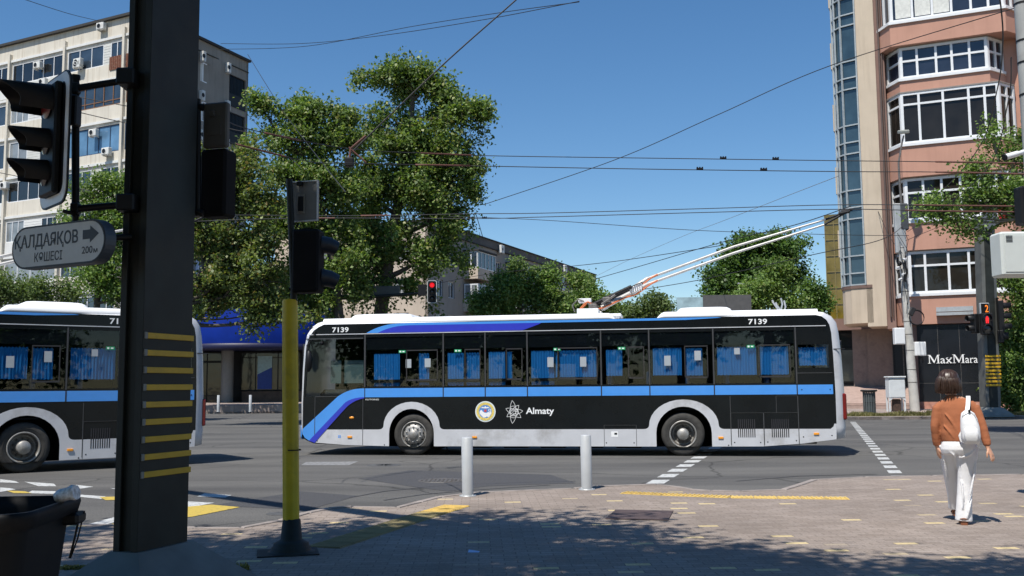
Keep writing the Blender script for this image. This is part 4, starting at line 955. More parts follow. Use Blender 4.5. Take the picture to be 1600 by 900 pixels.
# cream pier and curved stair tower
m = MB(); FB.B(m, -2.0, -1.05, 4.55, 30, -6, -.55); m.build('cream_pier', M_pale, b4)
cs, cd, rr_ = -2.0, -1.9, 1.35
arc = [(cs-rr_*math.sin(a), cd+rr_*math.cos(a)) for a in [0, .62, 1.0, 1.3, PI/2]]+[(cs-rr_, cd-1.4), (cs-rr_, cd-2.8)]
def arcloft(z0, z1, grow=0., mt=None, name=''):
    pl = [(s_-grow*.7, d_+grow*.7) for s_, d_ in arc]; pl = [(cs+.3, arc[0][1]+grow*.7)]+pl+[(cs+.3, arc[-1][1])]
    r0 = [FB.M @ Vector((s_, z0, d_)) for s_, d_ in pl]; r1 = [FB.M @ Vector((s_, z1, d_)) for s_, d_ in pl]; m = MB(); m.loft([r0, r1], 0, True, None, False); return m.build(name, mt, b4)
arcloft(4.75, 6.75, .0, M_pale, 'tower_base'); arcloft(6.75, 30, -.06, M_pgb, 'tower_glazing'); arcloft(6.6, 6.76, .05, mat('sill_brown', (.16, .10, .08), .7), 'tower_sill')
m = MB(); levels = []; z = 6.8
while z < 30: levels += [z, z+.62, z+1.55]; z += 3.55
for i in range(len(arc)-1):
    a, c_ = arc[i], arc[i+1]; A = FB.M @ Vector((a[0], 0, a[1])); B_ = FB.M @ Vector((c_[0], 0, c_[1])); fa = Face(B_.to_2d(), (A-B_).to_2d()); ln = (A-B_).length
    for zz in levels: fa.B(m, 0, ln, zz-.035, zz+.035, -.03, .045)
    fa.B(m, ln-.04, ln+.03, 6.76, 30, -.03, .06)
m.build('tower_mullions', mat('mullion_grey', (.36, .40, .42), .5), b4)
A = FB.M @ Vector((arc[4][0], 0, arc[4][1])); B_ = FB.M @ Vector((arc[6][0], 0, arc[6][1])); fa = Face(B_.to_2d(), (A-B_).to_2d())
for z0 in [7.4+3.55*k for k in range(6)]:
    for s_ in (.2, 1.75): m = MB(); fa.B(m, s_, s_+.75, z0+1.1, z0+2.6, .02, .16); m.build('facing_panel', M_brn if s_ < 1 else M_pale, b4)
# entrance under the pier
m = MB(); FB.B(m, -2.3, -1.0, 1.35, 4.56, -3.4, -3.1); FB.B(m, -3.1, -2.3, 1.35, 4.56, -3.6, -3.3); m.build('porch_wall', mat('porch_beige', (.26, .20, .17), .85, var=.08, dirt=(.15, .11, .1)), b4)
m = MB(); FB.B(m, -1.0, .1, .2, 4.45, -3.3, -3.0); FB.B(m, -1.0, -.95, .2, 4.4, -3.0, -2.9); m.build('entrance_door', mat('door_black', (.012, .012, .013), .35), b4)
m = MB(); FB.B(m, -.5, -.44, .2, 4.4, -3.0, -2.94); FB.B(m, -.72, -.69, 1.5, 1.9, -3.0, -2.9); m.build('door_frame', M_steeld, b4)
m = MB(); FB.B(m, .08, .38, .1, 4.55, -3.1, -.12); m.build('shop_return', M_brn, b4)
M_tile = mat('porch_tiles', (.36, .26, .22), .8, var=.12, dirt=(.26, .19, .16)); q_ = lambda s_, z_, d_: FB.M @ Vector((s_, z_, d_))
m = MB(); m.loft([[q_(-6, .1, .55), q_(.33, .1, .55), q_(.33, .1, -5), q_(-6, .1, -5)], [q_(-6, .62, .0), q_(.33, .62, .0), q_(.33, 1.42, -5), q_(-6, 1.42, -5)]], 0, True, None, False); m.loft([[q_(-6, .62, -.0), q_(.33, .62, -.0), q_(.33, 1.36, -3.0), q_(-6, 1.36, -3.0)], [q_(-6, .625, -.0), q_(.33, .625, -.0), q_(.33, 1.40, -3.0), q_(-6, 1.40, -3.0)]], 0, True, None, False); m.build('porch_ramp', M_tile, b4)
for k in range(3): m = MB(); FB.B(m, -6, .33, .12+.16*k, .26+.16*k, -.02-.0*k, .75-.22*k); m.build('porch_step', M_tile, b4)
# black shop front
m = MB(); FB.B(m, .38, 6.6, .62, 4.50, -.35, -.05); m.build('shop_wall', mat('shop_black', (.012, .014, .018), .22, var=.25, scale=1, spec=.5), b4)
m = MB()
for s_ in (1.35, 2.35, 3.35, 4.35, 5.35): FB.B(m, s_-.008, s_+.008, .62, 4.5, -.05, -.046)
FB.B(m, .38, 6.6, 1.55, 1.565, -.05, -.047); m.build('panel_joints', M_steeld, b4)
m = MB(); FB.B(m, .33, 14, .1, .62, -.35, -.02); m.build('pink_plinth', mat('plinth_pink', (.46, .22, .16), .8, var=.1, dirt=(.3, .16, .12)), b4)
s0, zb = FB.inv(1450, 568); s1, _ = FB.inv(1528, 568)
wl = s1-s0
def glyphM(x0, w_, h_, y0):      # capital M with thin and thick strokes and slab serifs
    P_ = [(0, 0), (.26, 0), (.26, .045), (.165, .06), (.165, .84), (.50, .03), (.535, .03), (.80, .86), (.80, .06), (.70, .045), (.70, 0), (1.0, 0), (1.0, .045), (.925, .06), (.925, .94), (1.0, .955), (1.0, 1.0), (.80, 1.0), (.545, .30), (.23, 1.0), (0, 1.0), (0, .955), (.10, .93), (.10, .06), (0, .045)]
    return flat('shop_sign', [[(x0+x*w_, y0+y*h_) for x, y in P_]], .05, M_whiteD, b4, FB.M, -.045)
glyphM(s0, wl*.245, .43, zb); glyphM(s0+wl*.50, wl*.245, .43, zb)
text('shop_sign', 'ax', M_whiteD, b4, FB.M, s0+wl*.255, s0+wl*.49, zb, .40, .05, -.045)
text('shop_sign', 'ara', M_whiteD, b4, FB.M, s0+wl*.755, s0+wl*1.0, zb, .40, .05, -.045)
sf = MB()
for u in (.395, .47, .87): FB.B(sf, s0+wl*u-.05, s0+wl*u+.05, zb-.001, zb+.022, -.045, .006)
for u in (.395, .475): FB.B(sf, s0+wl*u-.045, s0+wl*u+.045, zb+.262, zb+.284, -.045, .006)
sf.build('sign_serifs', M_whiteD, b4)
m = MB(); FB.B(m, 1.35, 3.05, 4.95, 5.10, .1, .35); FB.B(m, 1.35, 3.05, 5.15, 5.38, .1, .18); m.build('awning_box', M_galv, b4)
m = MB(); FB.B(m, 6.6, 14, .62, 4.5, -.4, -.1); m.build('shop_side_wall', M_brn, b4)
toworld_children(b4)
# shop glazing beyond the porch
b6 = thing('glass_shop', 'low glazed shopfront glimpsed between the trolleybus tail and the porch', 'shop', (19.5, 62, 1.3))
Fg = Face((-3.5, 0), (.95, -.3)); m = MB(); Fg.B(m, 0, 7, 0, 3.6, -4, -.1); m.build('shop_body', MATS['shop_interior'], b6); m = MB(); Fg.B(m, -.3, 7, 3.5, 4.2, -4, .6); m.build('canopy', M_brn, b6)
window(Fg, b6, .2, 6.8, .35, 3.4, [.2, .42, .6, .8], [.7], -.08, M_dark, M_shopg, .08)
text('shop_lettering', 'Max', M_whiteD, b6, Fg.M, 1.6, 2.7, 1.55, .5)
m = MB(); m.lathe([(.3, 0), (.3, 4)], 16, M=Matrix.Translation((-.2, .9, 0))); m.build('yellow_column', mat('column_ochre', (.5, .37, .12), .7), b6)
# yellow glass tower behind
b5 = thing('office_building', 'office building of yellow mirror glass just visible beside the curved stair tower', 'building', (29.3, 88, 0))
Fy = Face((-1.0, 1.0), (.93, -.36)); m = MB(); Fy.B(m, 0, 12, 0, 16.8, -9, 0); m.build('glass_wall', pane_mat('glass_gold', (.17, .125, .02), .02, .12, .6), b5)
m = MB()
for k in range(9): Fy.B(m, k*.75-.04, k*.75+.04, 0, 16.8, 0, .06)
for k in range(12): Fy.B(m, 0, 6.5, k*1.45-.05, k*1.45+.05, 0, .065)
m.build('mullions', mat('gold_frame', (.20, .16, .06), .5), b5)
# billboards beyond the junction
t = thing('billboard', 'wide dark grey billboard back with a pale screen seen over the trolleybus roof', 'billboard', P(1110, 604, 58).to_tuple()[:2]+(0,))
Fh = Face((-1.95, 0), (1, -.0)); a = P(1057, 465, 58); c_ = P(1098, 490, 58); e = P(1172, 461, 58); ox, oy = t.location.x, t.location.y
Mh = frame((0, 0, 0), (1, 0, 0), (0, -1, 0))
flat('screen', [rect(a.x-ox, c_.x-ox, a.z-1.9, a.z)], .15, mat('screen_pale', (.33, .46, .50), .4, var=.35, scale=1.5), t, Mh)
flat('panel', [rect(c_.x-ox, e.x-ox, e.z-2.1, e.z)], .25, mat('panel_grey', (.085, .085, .085), .7), t, Mh)
m = MB(); m.tube([(0, .1, 0), (0, .1, a.z-1)], .18, 10); m.build('mast', M_galv, t)
# ================================================================ TREES
M_bark = mat('bark', (.085, .07, .055), .9, var=.35, scale=5, bump=.8, bscale=18)
M_leaf1 = leaf_mat('leaf_oak', (.062, .115, .028), (.195, .275, .075), (.34, .34, .15))
M_leaf2 = leaf_mat('leaf_fresh', (.080, .150, .034), (.20, .295, .08), (.27, .31, .12))
M_leaf5 = leaf_mat('leaf_yellowing', (.070, .110, .030), (.20, .25, .08), (.30, .22, .09))
M_leaf3 = leaf_mat('leaf_dark', (.040, .09, .022), (.13, .22, .055))
M_leaf4 = leaf_mat('leaf_olive', (.07, .115, .04), (.15, .20, .075))
def leaves_mesh(name, cents, per, spread, size, m, parent, droop=0., seed=1):
    g = np.random.default_rng(seed); cents = np.asarray(cents); n = len(cents)*per
    c = np.repeat(cents, per, 0)+g.normal(0, 1, (n, 3))*np.array([spread, spread, spread*.75]); c[:, 2] -= np.abs(g.normal(0, 1, n))*droop
    s = size*g.uniform(.6, 1.25, n)
    a = g.normal(0, 1, (n, 3)); a[:, 2] -= droop*1.2; a /= np.linalg.norm(a, axis=1)[:, None]
    nr = g.normal(0, 1, (n, 3)); nr += np.array([-.35, -.6, 1.35]); b = np.cross(nr, a); b /= np.linalg.norm(b, axis=1)[:, None]+1e-9
    nn = np.cross(a, b)
    v = np.empty((n, 4, 3)); L_ = a*s[:, None]; W_ = b*(s*.36)[:, None]
    v[:, 0] = c-L_*.5; v[:, 1] = c+W_+nn*(s*.08)[:, None]; v[:, 2] = c+L_*.5-nn*(s*.1)[:, None]; v[:, 3] = c-W_+nn*(s*.08)[:, None]
    me = bpy.data.meshes.new(name); me.vertices.add(n*4); me.vertices.foreach_set('co', v.reshape(-1).astype(np.float32))
    me.loops.add(n*4); me.loops.foreach_set('vertex_index', np.arange(n*4, dtype=np.int32))
    me.polygons.add(n); me.polygons.foreach_set('loop_start', np.arange(0, n*4, 4, dtype=np.int32)); me.polygons.foreach_set('loop_total', np.full(n, 4, dtype=np.int32))
    me.polygons.foreach_set('use_smooth', np.ones(n, dtype=bool)); me.update(calc_edges=True)
    return link(name, me, m, parent)
def tree(label, cat, base, trunk, lobes, leafm, size=.16, nclump=420, per=26, spread=.28, trunkr=.28, droop=0., seed=1, group=None, name='tree', strands=0, hollow=.55, bark=None):
    """base: ground point; trunk: list of points above it; lobes: (centre, (rx, ry, rz), weight)"""
    g = np.random.default_rng(seed); rd = random.Random(seed); base = Vector(base)
    t = thing(name, label, cat, base, 0, group)
    tp = [Vector((0, 0, -.2))]+[Vector(p)-base for p in trunk]; n = len(tp)
    fine = []
    for i in range(n-1):
        for u in (0, .33, .66): q = tp[i].lerp(tp[i+1], u); fine.append(q+Vector((rd.uniform(-.05, .05), rd.uniform(-.05, .05), 0)))
    fine.append(tp[-1]); k = len(fine)
    tr = MB(); tr.tube(fine, [trunkr*(1.25 if i == 0 else 1)*(1-.72*i/(k-1)) for i in range(k)], 10)
    tw = MB(); cents = []; W = sum(l[2] for l in lobes)
    for (cn, rad, wt) in lobes:
        cn = Vector(cn)-base
        j = min(range(k), key=lambda i: abs(fine[i].z-(cn.z-rad[2]*.9)) + (0 if i > k*.25 else 5)); p0 = fine[j]
        mid = p0.lerp(cn, .5)+Vector((rd.uniform(-.3, .3), rd.uniform(-.3, .3), -.15*(cn-p0).length)); r0 = trunkr*.42*(1-.5*j/k)
        limb = [tuple(x) for x in bez(tuple(p0), tuple(mid), tuple(cn), 7)]
        tw.tube(limb, [r0*(1-.75*i/7)+.012 for i in range(8)], 6)
        nn = max(6, int(nclump*wt/W)); nb = max(4, nn//7); d = g.normal(0, 1, (nb, 3)); d /= np.linalg.norm(d, axis=1)[:, None]; d[:, 2] = d[:, 2]*.9+.08
        for dv in d:          # leafy boughs running out from the middle of the lobe to an uneven outline
            ln = g.uniform(.6, 1.28); tip = np.array(cn)+dv*ln*np.array(rad); s0 = Vector(limb[rd.choice([4, 5, 6, 7])]); q = Vector(tip)
            m_ = s0.lerp(q, .5)+Vector((rd.uniform(-.25, .25), rd.uniform(-.25, .25), rd.uniform(-.05, .3))); bp_ = bez(tuple(s0), tuple(m_), tuple(q), 7)
            u = g.uniform(hollow, 1, 7)**.8*7; k0 = np.minimum(u.astype(int), 6); A = np.array(bp_); fr_ = (u-k0)[:, None]
            cents.append(A[k0]*(1-fr_)+A[k0+1]*fr_+g.normal(0, spread*.55, (7, 3)))
            tw.tube(bp_, [.04*(1-.85*i/7) for i in range(8)], 4)
        for _ in range(int(strands*wt/W)):       # hanging branch ends
            a = rd.uniform(0, 2*PI); o_ = Vector((math.cos(a)*rad[0]*.85, math.sin(a)*rad[1]*.85, rd.uniform(-.5, .5)*rad[2])); s0 = cn+o_; e = s0+Vector((math.cos(a)*.5, math.sin(a)*.5, -rd.uniform(.6, 1.6)))
            ln = [np.array(x) for x in bez(tuple(s0), tuple(s0+Vector((math.cos(a)*.5, math.sin(a)*.5, .1))), tuple(e), 7)]; cents.append(np.array(ln)); tw.tube(ln, .01, 3)
    tr.build('trunk', bark or M_bark, t); tw.build('branches', bark or M_bark, t)
    leaves_mesh('crown', np.concatenate(cents), per, spread, size, leafm, t, droop, seed)
    return t
def lob(px, py, Y, rx, ry, w=1, dy=0, rd=None):
    c = P(px, py, Y+dy); k = Y/F; return (c, (rx*k, (rd or (rx+ry)/2*.85)*k, ry*k), w)
def gz(px, Y): p = P(px, 600, Y); return Vector((p.x, Y, farz(Y) if Y > 44 else 0.0))
# the tall tree with hanging branch ends
Y = 50; b = gz(592, Y)
tree('tallest tree, with dense green crown and drooping branch ends above the front of the trolleybus', 'tree', b, [P(595, 500, Y), P(606, 400, Y), P(625, 300, Y), P(640, 210, Y), P(645, 130, Y)],
     [lob(600, 112, Y, 38, 26, 1.0), lob(635, 120, Y, 48, 32, 1.8), lob(672, 128, Y, 36, 26, .9), lob(700, 170, Y, 50, 36, 2.0), lob(742, 165, Y, 26, 14, .6), lob(762, 170, Y, 14, 8, .3), lob(742, 262, Y, 12, 30, .3), lob(625, 200, Y, 52, 55, 3.0), lob(690, 235, Y, 55, 50, 3.2), lob(720, 275, Y, 25, 45, .8),
      lob(640, 300, Y, 70, 52, 4.0), lob(570, 285, Y, 50, 55, 2.4), lob(700, 325, Y, 36, 40, 1.5), lob(740, 290, Y, 9, 26, .18), lob(600, 375, Y, 62, 42, 2.6), lob(680, 385, Y, 40, 38, 1.4), lob(545, 370, Y, 50, 55, 2.4), lob(655, 440, Y, 30, 22, .5), lob(560, 440, Y, 55, 30, 1.4)],
     M_leaf1, .19, 1750, 30, .25, .42, .22, 3, 'trees behind the trolleybuses', strands=70, hollow=.35)
Y = 46; b = gz(530, Y)
tree('broad tree left of the tallest one, its sparse top branches reaching over the dark signal', 'tree', b, [P(527, 500, Y), P(520, 400, Y), P(500, 320, Y), P(470, 240, Y)],
     [lob(470, 175, Y, 26, 34, .8), lob(430, 165, Y, 40, 14, .5), lob(402, 152, Y, 16, 10, .14), lob(510, 165, Y, 34, 26, .9), lob(500, 215, Y, 55, 40, 2.0), lob(556, 215, Y, 26, 34, 1.0), lob(545, 178, Y, 14, 16, .3), lob(430, 215, Y, 40, 22, .6), lob(455, 265, Y, 60, 36, 1.8), lob(520, 285, Y, 50, 50, 2.2), lob(500, 345, Y, 60, 45, 2.4),
      lob(440, 345, Y, 55, 40, 1.9), lob(480, 420, Y, 70, 45, 2.8), lob(540, 425, Y, 45, 40, 1.2), lob(430, 450, Y, 50, 38, 1.6), lob(505, 475, Y, 40, 22, .8)],
     M_leaf1, .18, 1150, 30, .24, .34, .12, 4, 'trees behind the trolleybuses', strands=40, hollow=.35)
Y = 42; b = gz(252, Y)
tree('dense tree with yellowing leaves beside the striped column, hanging over the blue canopy', 'tree', b, [P(262, 500, Y), P(320, 420, Y), P(355, 340, Y)],
     [lob(330, 255, Y, 40, 40, 1.2), lob(385, 250, Y, 40, 36, 1.2), lob(345, 300, Y, 65, 50, 2.6), lob(405, 315, Y, 45, 50, 2.0), lob(320, 370, Y, 55, 50, 2.4), lob(385, 385, Y, 60, 50, 2.6), lob(345, 440, Y, 60, 40, 2.2), lob(410, 440, Y, 50, 45, 2.0), lob(440, 490, Y, 45, 32, 1.2), lob(330, 480, Y, 30, 20, .5)],
     M_leaf5, .165, 1150, 30, .22, .26, .05, 5, 'trees behind the trolleybuses', hollow=.35)
Y = 48; b = gz(150, Y)
tree('tree between the street name sign and the striped column, in front of the apartment block', 'tree', b, [P(150, 500, Y), P(155, 420, Y), P(160, 350, Y)],
     [lob(150, 300, Y, 40, 28, 1), lob(180, 282, Y, 26, 26, .7), lob(140, 350, Y, 50, 34, 1.4), lob(190, 360, Y, 40, 40, 1.3), lob(170, 430, Y, 55, 45, 2), lob(215, 450, Y, 40, 40, 1.0)],
     M_leaf2, .15, 620, 38, .30, .22, .05, 6, 'trees behind the trolleybuses', hollow=.4)
Y = 62; b = gz(245, Y)
tree('tree hanging over the blue drum canopy and shading the shop front', 'tree', b, [P(248, 560, Y), P(262, 520, Y), P(300, 485, Y)],
     [lob(290, 470, Y, 34, 20, 1), lob(345, 466, Y, 36, 22, 1.3), lob(400, 464, Y, 36, 22, 1.3), lob(450, 470, Y, 34, 22, 1.1), lob(320, 440, Y, 40, 22, 1), lob(420, 440, Y, 40, 22, 1)],
     M_leaf1, .19, 620, 30, .27, .2, .05, 17, 'trees behind the trolleybuses', hollow=.25)
Y = 50; b = gz(45, Y)
tree('low tree under the street name sign above the cut off trolleybus', 'tree', b, [P(45, 520, Y), P(50, 470, Y)],
     [lob(20, 445, Y, 50, 34, 1.2), lob(75, 450, Y, 45, 30, 1.1), lob(-30, 460, Y, 50, 40, 1.2), lob(110, 465, Y, 25, 16, .4)],
     M_leaf4, .14, 380, 34, .3, .18, .05, 7, 'trees behind the trolleybuses', hollow=.4)
Y = 55; b = gz(810, Y)
tree('bright green small tree in front of the long grey block, right of the red signal', 'tree', b, [P(810, 520, Y), P(815, 460, Y), P(812, 420, Y)],
     [lob(806, 456, Y, 30, 24, 1.4), lob(808, 418, Y, 6, 18, .14), lob(762, 474, Y, 24, 22, 1.1), lob(850, 462, Y, 26, 22, 1.0), lob(866, 424, Y, 7, 18, .14), lob(838, 436, Y, 8, 12, .12), lob(902, 440, Y, 6, 14, .06), lob(800, 484, Y, 56, 18, 1.2), lob(878, 478, Y, 28, 18, .8), lob(745, 488, Y, 22, 13, .4), lob(780, 440, Y, 8, 16, .12)],
     M_leaf2, .155, 650, 40, .24, .20, .02, 8, 'trees behind the trolleybuses', hollow=.4)
Y = 60; b = gz(920, Y)
tree('light green tree behind the trolley pole base at the end of the long grey block', 'tree', b, [P(920, 520, Y), P(922, 470, Y)],
     [lob(918, 470, Y, 26, 16, 1), lob(915, 448, Y, 7, 14, .15), lob(945, 480, Y, 24, 14, .6), lob(890, 482, Y, 22, 14, .6)],
     M_leaf2, .17, 250, 36, .31, .16, .02, 9, 'trees behind the trolleybuses', hollow=.4)
Y = 85; b = gz(1015, Y)
tree('small distant tree with a thin crown between the trolley poles and the billboard', 'tree', b, [P(1015, 530, Y), P(1018, 480, Y)],
     [lob(1018, 476, Y, 30, 20, 1.2), lob(990, 490, Y, 30, 14, .8), lob(965, 494, Y, 26, 9, .5), lob(1040, 490, Y, 16, 14, .5)],
     M_leaf4, .26, 330, 22, .40, .16, .02, 10, 'distant trees beyond the trolleybus roof', hollow=.5)
Y = 80; b = gz(1190, Y)
tree('big rounded dark green tree behind the raised trolley poles', 'tree', b, [P(1190, 530, Y), P(1185, 460, Y), P(1185, 410, Y)],
     [lob(1185, 385, Y, 50, 26, 2.2), lob(1155, 400, Y, 34, 30, 1.4), lob(1225, 400, Y, 36, 34, 1.6), lob(1170, 430, Y, 55, 36, 2.6), lob(1235, 430, Y, 30, 30, 1), lob(1118, 440, Y, 19, 30, .9), lob(1120, 470, Y, 22, 20, .6), lob(1135, 480, Y, 34, 24, .9)],
     M_leaf3, .26, 1300, 26, .38, .30, .02, 11, 'distant trees beyond the trolleybus roof', hollow=.4)
Y = 72; b = gz(1200, Y)
tree('lighter green tree in front of the big rounded dark tree, above the trolleybus tail', 'tree', b, [P(1200, 530, Y), P(1200, 470, Y)],
     [lob(1200, 450, Y, 36, 30, 1.6), lob(1175, 475, Y, 30, 22, 1), lob(1225, 475, Y, 28, 20, .9), lob(1215, 425, Y, 18, 16, .4)],
     M_leaf2, .24, 420, 26, .34, .2, .02, 12, 'distant trees beyond the trolleybus roof', hollow=.4)
Y = 76; b = gz(1272, Y)
tree('small loose tree between the rounded dark tree and the yellow glass building', 'tree', b, [P(1272, 530, Y), P(1272, 480, Y)],
     [lob(1268, 460, Y, 18, 26, 1), lob(1280, 478, Y, 18, 18, .8), lob(1256, 485, Y, 16, 14, .5)],
     M_leaf3, .22, 200, 24, .34, .14, .02, 13, 'distant trees beyond the trolleybus roof', hollow=.4)
Y = 70; b = gz(1325, Y)
tree('shaded shrub-like tree beside the glazed shopfront under the stair tower', 'tree', b, [P(1325, 580, Y), P(1325, 560, Y)], [lob(1322, 575, Y, 16, 36, 1), lob(1330, 545, Y, 12, 20, .5)], M_leaf3, .20, 160, 24, .3, .12, .02, 14, hollow=.4)
# right side
Y = 39; b = Vector((P(1720, 600, Y).x, Y+5.5, .12))
tree('airy tree reaching over the wires in front of the salmon bays', 'tree', b, [P(1710, 480, Y+4), P(1660, 400, Y+1), P(1600, 340, Y)],
     [lob(1560, 300, Y, 44, 26, 1.5), lob(1520, 262, Y, 26, 14, .45), lob(1515, 310, Y, 26, 18, .5), lob(1578, 245, Y, 24, 16, .5), lob(1500, 355, Y, 28, 12, .35), lob(1545, 200, Y, 5, 6, .03), lob(1590, 330, Y, 34, 26, 1.0), lob(1455, 320, Y, 16, 8, .12), lob(1438, 330, Y, 8, 12, .08), lob(1480, 335, Y, 26, 10, .25), lob(1595, 215, Y, 12, 8, .15)],
     M_leaf2, .15, 430, 18, .26, .14, .02, 15, hollow=.2, bark=mat('bark_pale', (.22, .19, .15), .9, var=.3, scale=6))
Y = 46; b = Vector((P(1600, 600, Y).x, Y, .17))
tree('leafy bush tree crowding the shop wall beside the far striped column', 'tree', b, [P(1600, 560, Y), P(1600, 500, Y)],
     [lob(1590, 520, Y, 30, 40, 1.6), lob(1585, 580, Y, 28, 45, 1.8), lob(1620, 540, Y, 40, 60, 2.0), lob(1570, 615, Y, 16, 22, .6), lob(1595, 450, Y, 26, 34, 1.0), lob(1575, 410, Y, 14, 22, .3), lob(1600, 625, Y, 30, 18, .6)],
     M_leaf2, .15, 760, 28, .24, .12, .03, 16, hollow=.3)
# crown overhead, off frame: the trees on this side of the street that shade the near pavement
def shade(label, base, c, rad, seed, n, sz=.15):
    lobes = []; g = random.Random(seed)
    for _ in range(9):
        a = g.uniform(0, 2*PI); r_ = g.uniform(.3, .8); lobes.append((Vector((c[0]+rad*r_*math.cos(a), c[1]+rad*r_*math.sin(a), c[2]+g.uniform(-.8, .9))), (rad*.42, rad*.42, 1.5), 1))
    return tree(label, 'tree', base, [(base[0]+.2, base[1]+.2, 3), (base[0]+.5, base[1]+.8, 5.5), (c[0], c[1], c[2])], lobes, M_leaf1, sz, n, 24, .26, .26, .05, seed, 'street trees above the near pavement', hollow=.1)
SHADE_ON = True
shade('street tree whose crown hangs over the near striped column', (-4.2, -2.5, SW), (-3.9, 4.1, 8.6), 3.9, 21, 1900)
shade('street tree beside the camera shading the bins', (-8.5, -1.0, SW), (-8.9, 3.5, 8.6), 3.6, 22, 1500)
shade('street tree shading the middle of the pavement', (-.6, -3.5, SW), (-.1, 2.6, 8.4), 3.5, 23, 980)
shade('street tree shading the pavement in front of the walking woman', (3.4, -3.0, SW), (2.9, .9, 8.0), 2.9, 24, 1000)
shade('very tall street tree out of frame whose crown shades the road behind the walking woman', (17.5, 20, SW), (12.3, 25, 16.2), 2.6, 25, 600)
# unseen tree row added close behind the viewpoint: blocks sky light, darkens bus reflections
for i, (x, y, r_, h_) in enumerate(((-9, -9, 5, 7), (0, -10, 5.5, 8), (9, -9.5, 5, 7.5), (19, -11, 5, 6.5), (-19, -11, 5, 7))):
    tree(('middle left', 'tallest, central', 'middle right', 'rightmost low', 'leftmost low')[i]+' unseen tree of the row added behind the viewpoint', 'tree', (x, y, 0), [(x, y, 2.5), (x, y, h_-2)], [(Vector((x, y, h_)), (r_, r_, 3.6), 2), (Vector((x+2, y, h_-2.2)), (r_*.8, r_*.8, 2.6), 1), (Vector((x-2, y+1, h_-2.5)), (r_*.8, r_*.8, 2.6), 1)], M_leaf3, .40, 520, 18, .6, .3, 0, 40+i, 'unseen trees added behind the viewpoint', hollow=.5)
# grass verge by the far kerb
def grass(name, pts, n, h_, label, seed=2):
    g = np.random.default_rng(seed); a, b_, c_, d_ = [np.array(p) for p in pts]
    u = g.uniform(0, 1, (n, 1)); v = g.uniform(0, 1, (n, 1)); p = (a*(1-u)+b_*u)*(1-v)+(d_*(1-u)+c_*u)*v
    ang = g.uniform(0, 2*PI, n); hh = h_*g.uniform(.4, 1.3, n)*(.4+.9*np.abs(np.sin(p[:, 0]*1.7)*np.cos(p[:, 0]*.6+1))); wd = .018+.02*g.uniform(0, 1, n)
    ln = g.normal(0, .35, (n, 2))*hh[:, None]
    V = np.empty((n, 3, 3)); dx = np.cos(ang)*wd; dy = np.sin(ang)*wd
    V[:, 0] = p; V[:, 0, 0] -= dx; V[:, 0, 1] -= dy; V[:, 1] = p; V[:, 1, 0] += dx; V[:, 1, 1] += dy; V[:, 2] = p; V[:, 2, :2] += ln; V[:, 2, 2] += hh
    me = bpy.data.meshes.new(name); me.from_pydata(V.reshape(-1, 3).tolist(), [], [(3*i, 3*i+1, 3*i+2) for i in range(n)]); o = link(name, me, leaf_mat('grass_blade_'+name, (.10, .10, .035), (.24, .22, .09), (.34, .29, .15)))
    return tag(o, label, 'grass', kind='stuff')
yk = lambda x: 43.5-(x-17)*.03
grass('grass', [(14.4, yk(14.4)+.5, farz(44)+.01), (30, yk(30)+.5, farz(44)+.01), (30, yk(30)+3.2, farz(46.5)+.01), (15.5, yk(15)+2.2, farz(46)+.01)], 9000, .17, 'patchy dry grass along the far kerb')
pv = MB(); pv.add([(14.2, yk(14.2)+.35, farz(44)+.004), (30, yk(30)+.35, farz(44)+.004), (30, yk(30)+3.4, farz(47)+.004), (15.3, yk(15.3)+2.4, farz(46)+.004)], [(0, 1, 2, 3)]); tag(pv.build('verge_ground', mat('soil', (.15, .125, .075), .95, var=.3, scale=2)), kind='structure')
q = G(112, 889, SW); grass('grass_tuft', [(q.x-.12, q.y-.05, SW), (q.x+.14, q.y-.05, SW), (q.x+.14, q.y+.1, SW), (q.x-.1, q.y+.08, SW)], 150, .06, 'green weeds in the paving by the bin', 5)
q = G(345, 893, SW); grass('grass_tuft', [(q.x-.02, q.y-.05, SW), (q.x+.2, q.y-.05, SW), (q.x+.2, q.y+.1, SW), (q.x-.02, q.y+.08, SW)], 120, .06, 'green weeds beside the striped column base', 6)
# ================================================================ STREET FURNITURE, NEAR
M_signw = mat('sign_white', (.52, .54, .53), .5, var=.06, scale=3, dirt=(.40, .40, .38)); M_signk = mat('sign_black_ink', (.010, .010, .012), .5); M_signb = mat('sign_case', (.05, .06, .075), .5)
M_lensd = mat('lens_off', (.03, .028, .026), .15); M_redon = mat('lens_red_on', (.5, .01, .01), .3, emit=(1., .02, .03, .75)); M_reddim = mat('lens_red_dim', (.16, .01, .008), .3)
M_band = mat('band_yellow', (.62, .36, .01), .5, var=.08, dirt=(.35, .22, .03)); M_backgrey = mat('back_grey', (.24, .24, .22), .6, .1, .12, 6, dirt=(.12, .11, .1))
def dirv(x, y): return Vector((x, y, 0)).normalized()
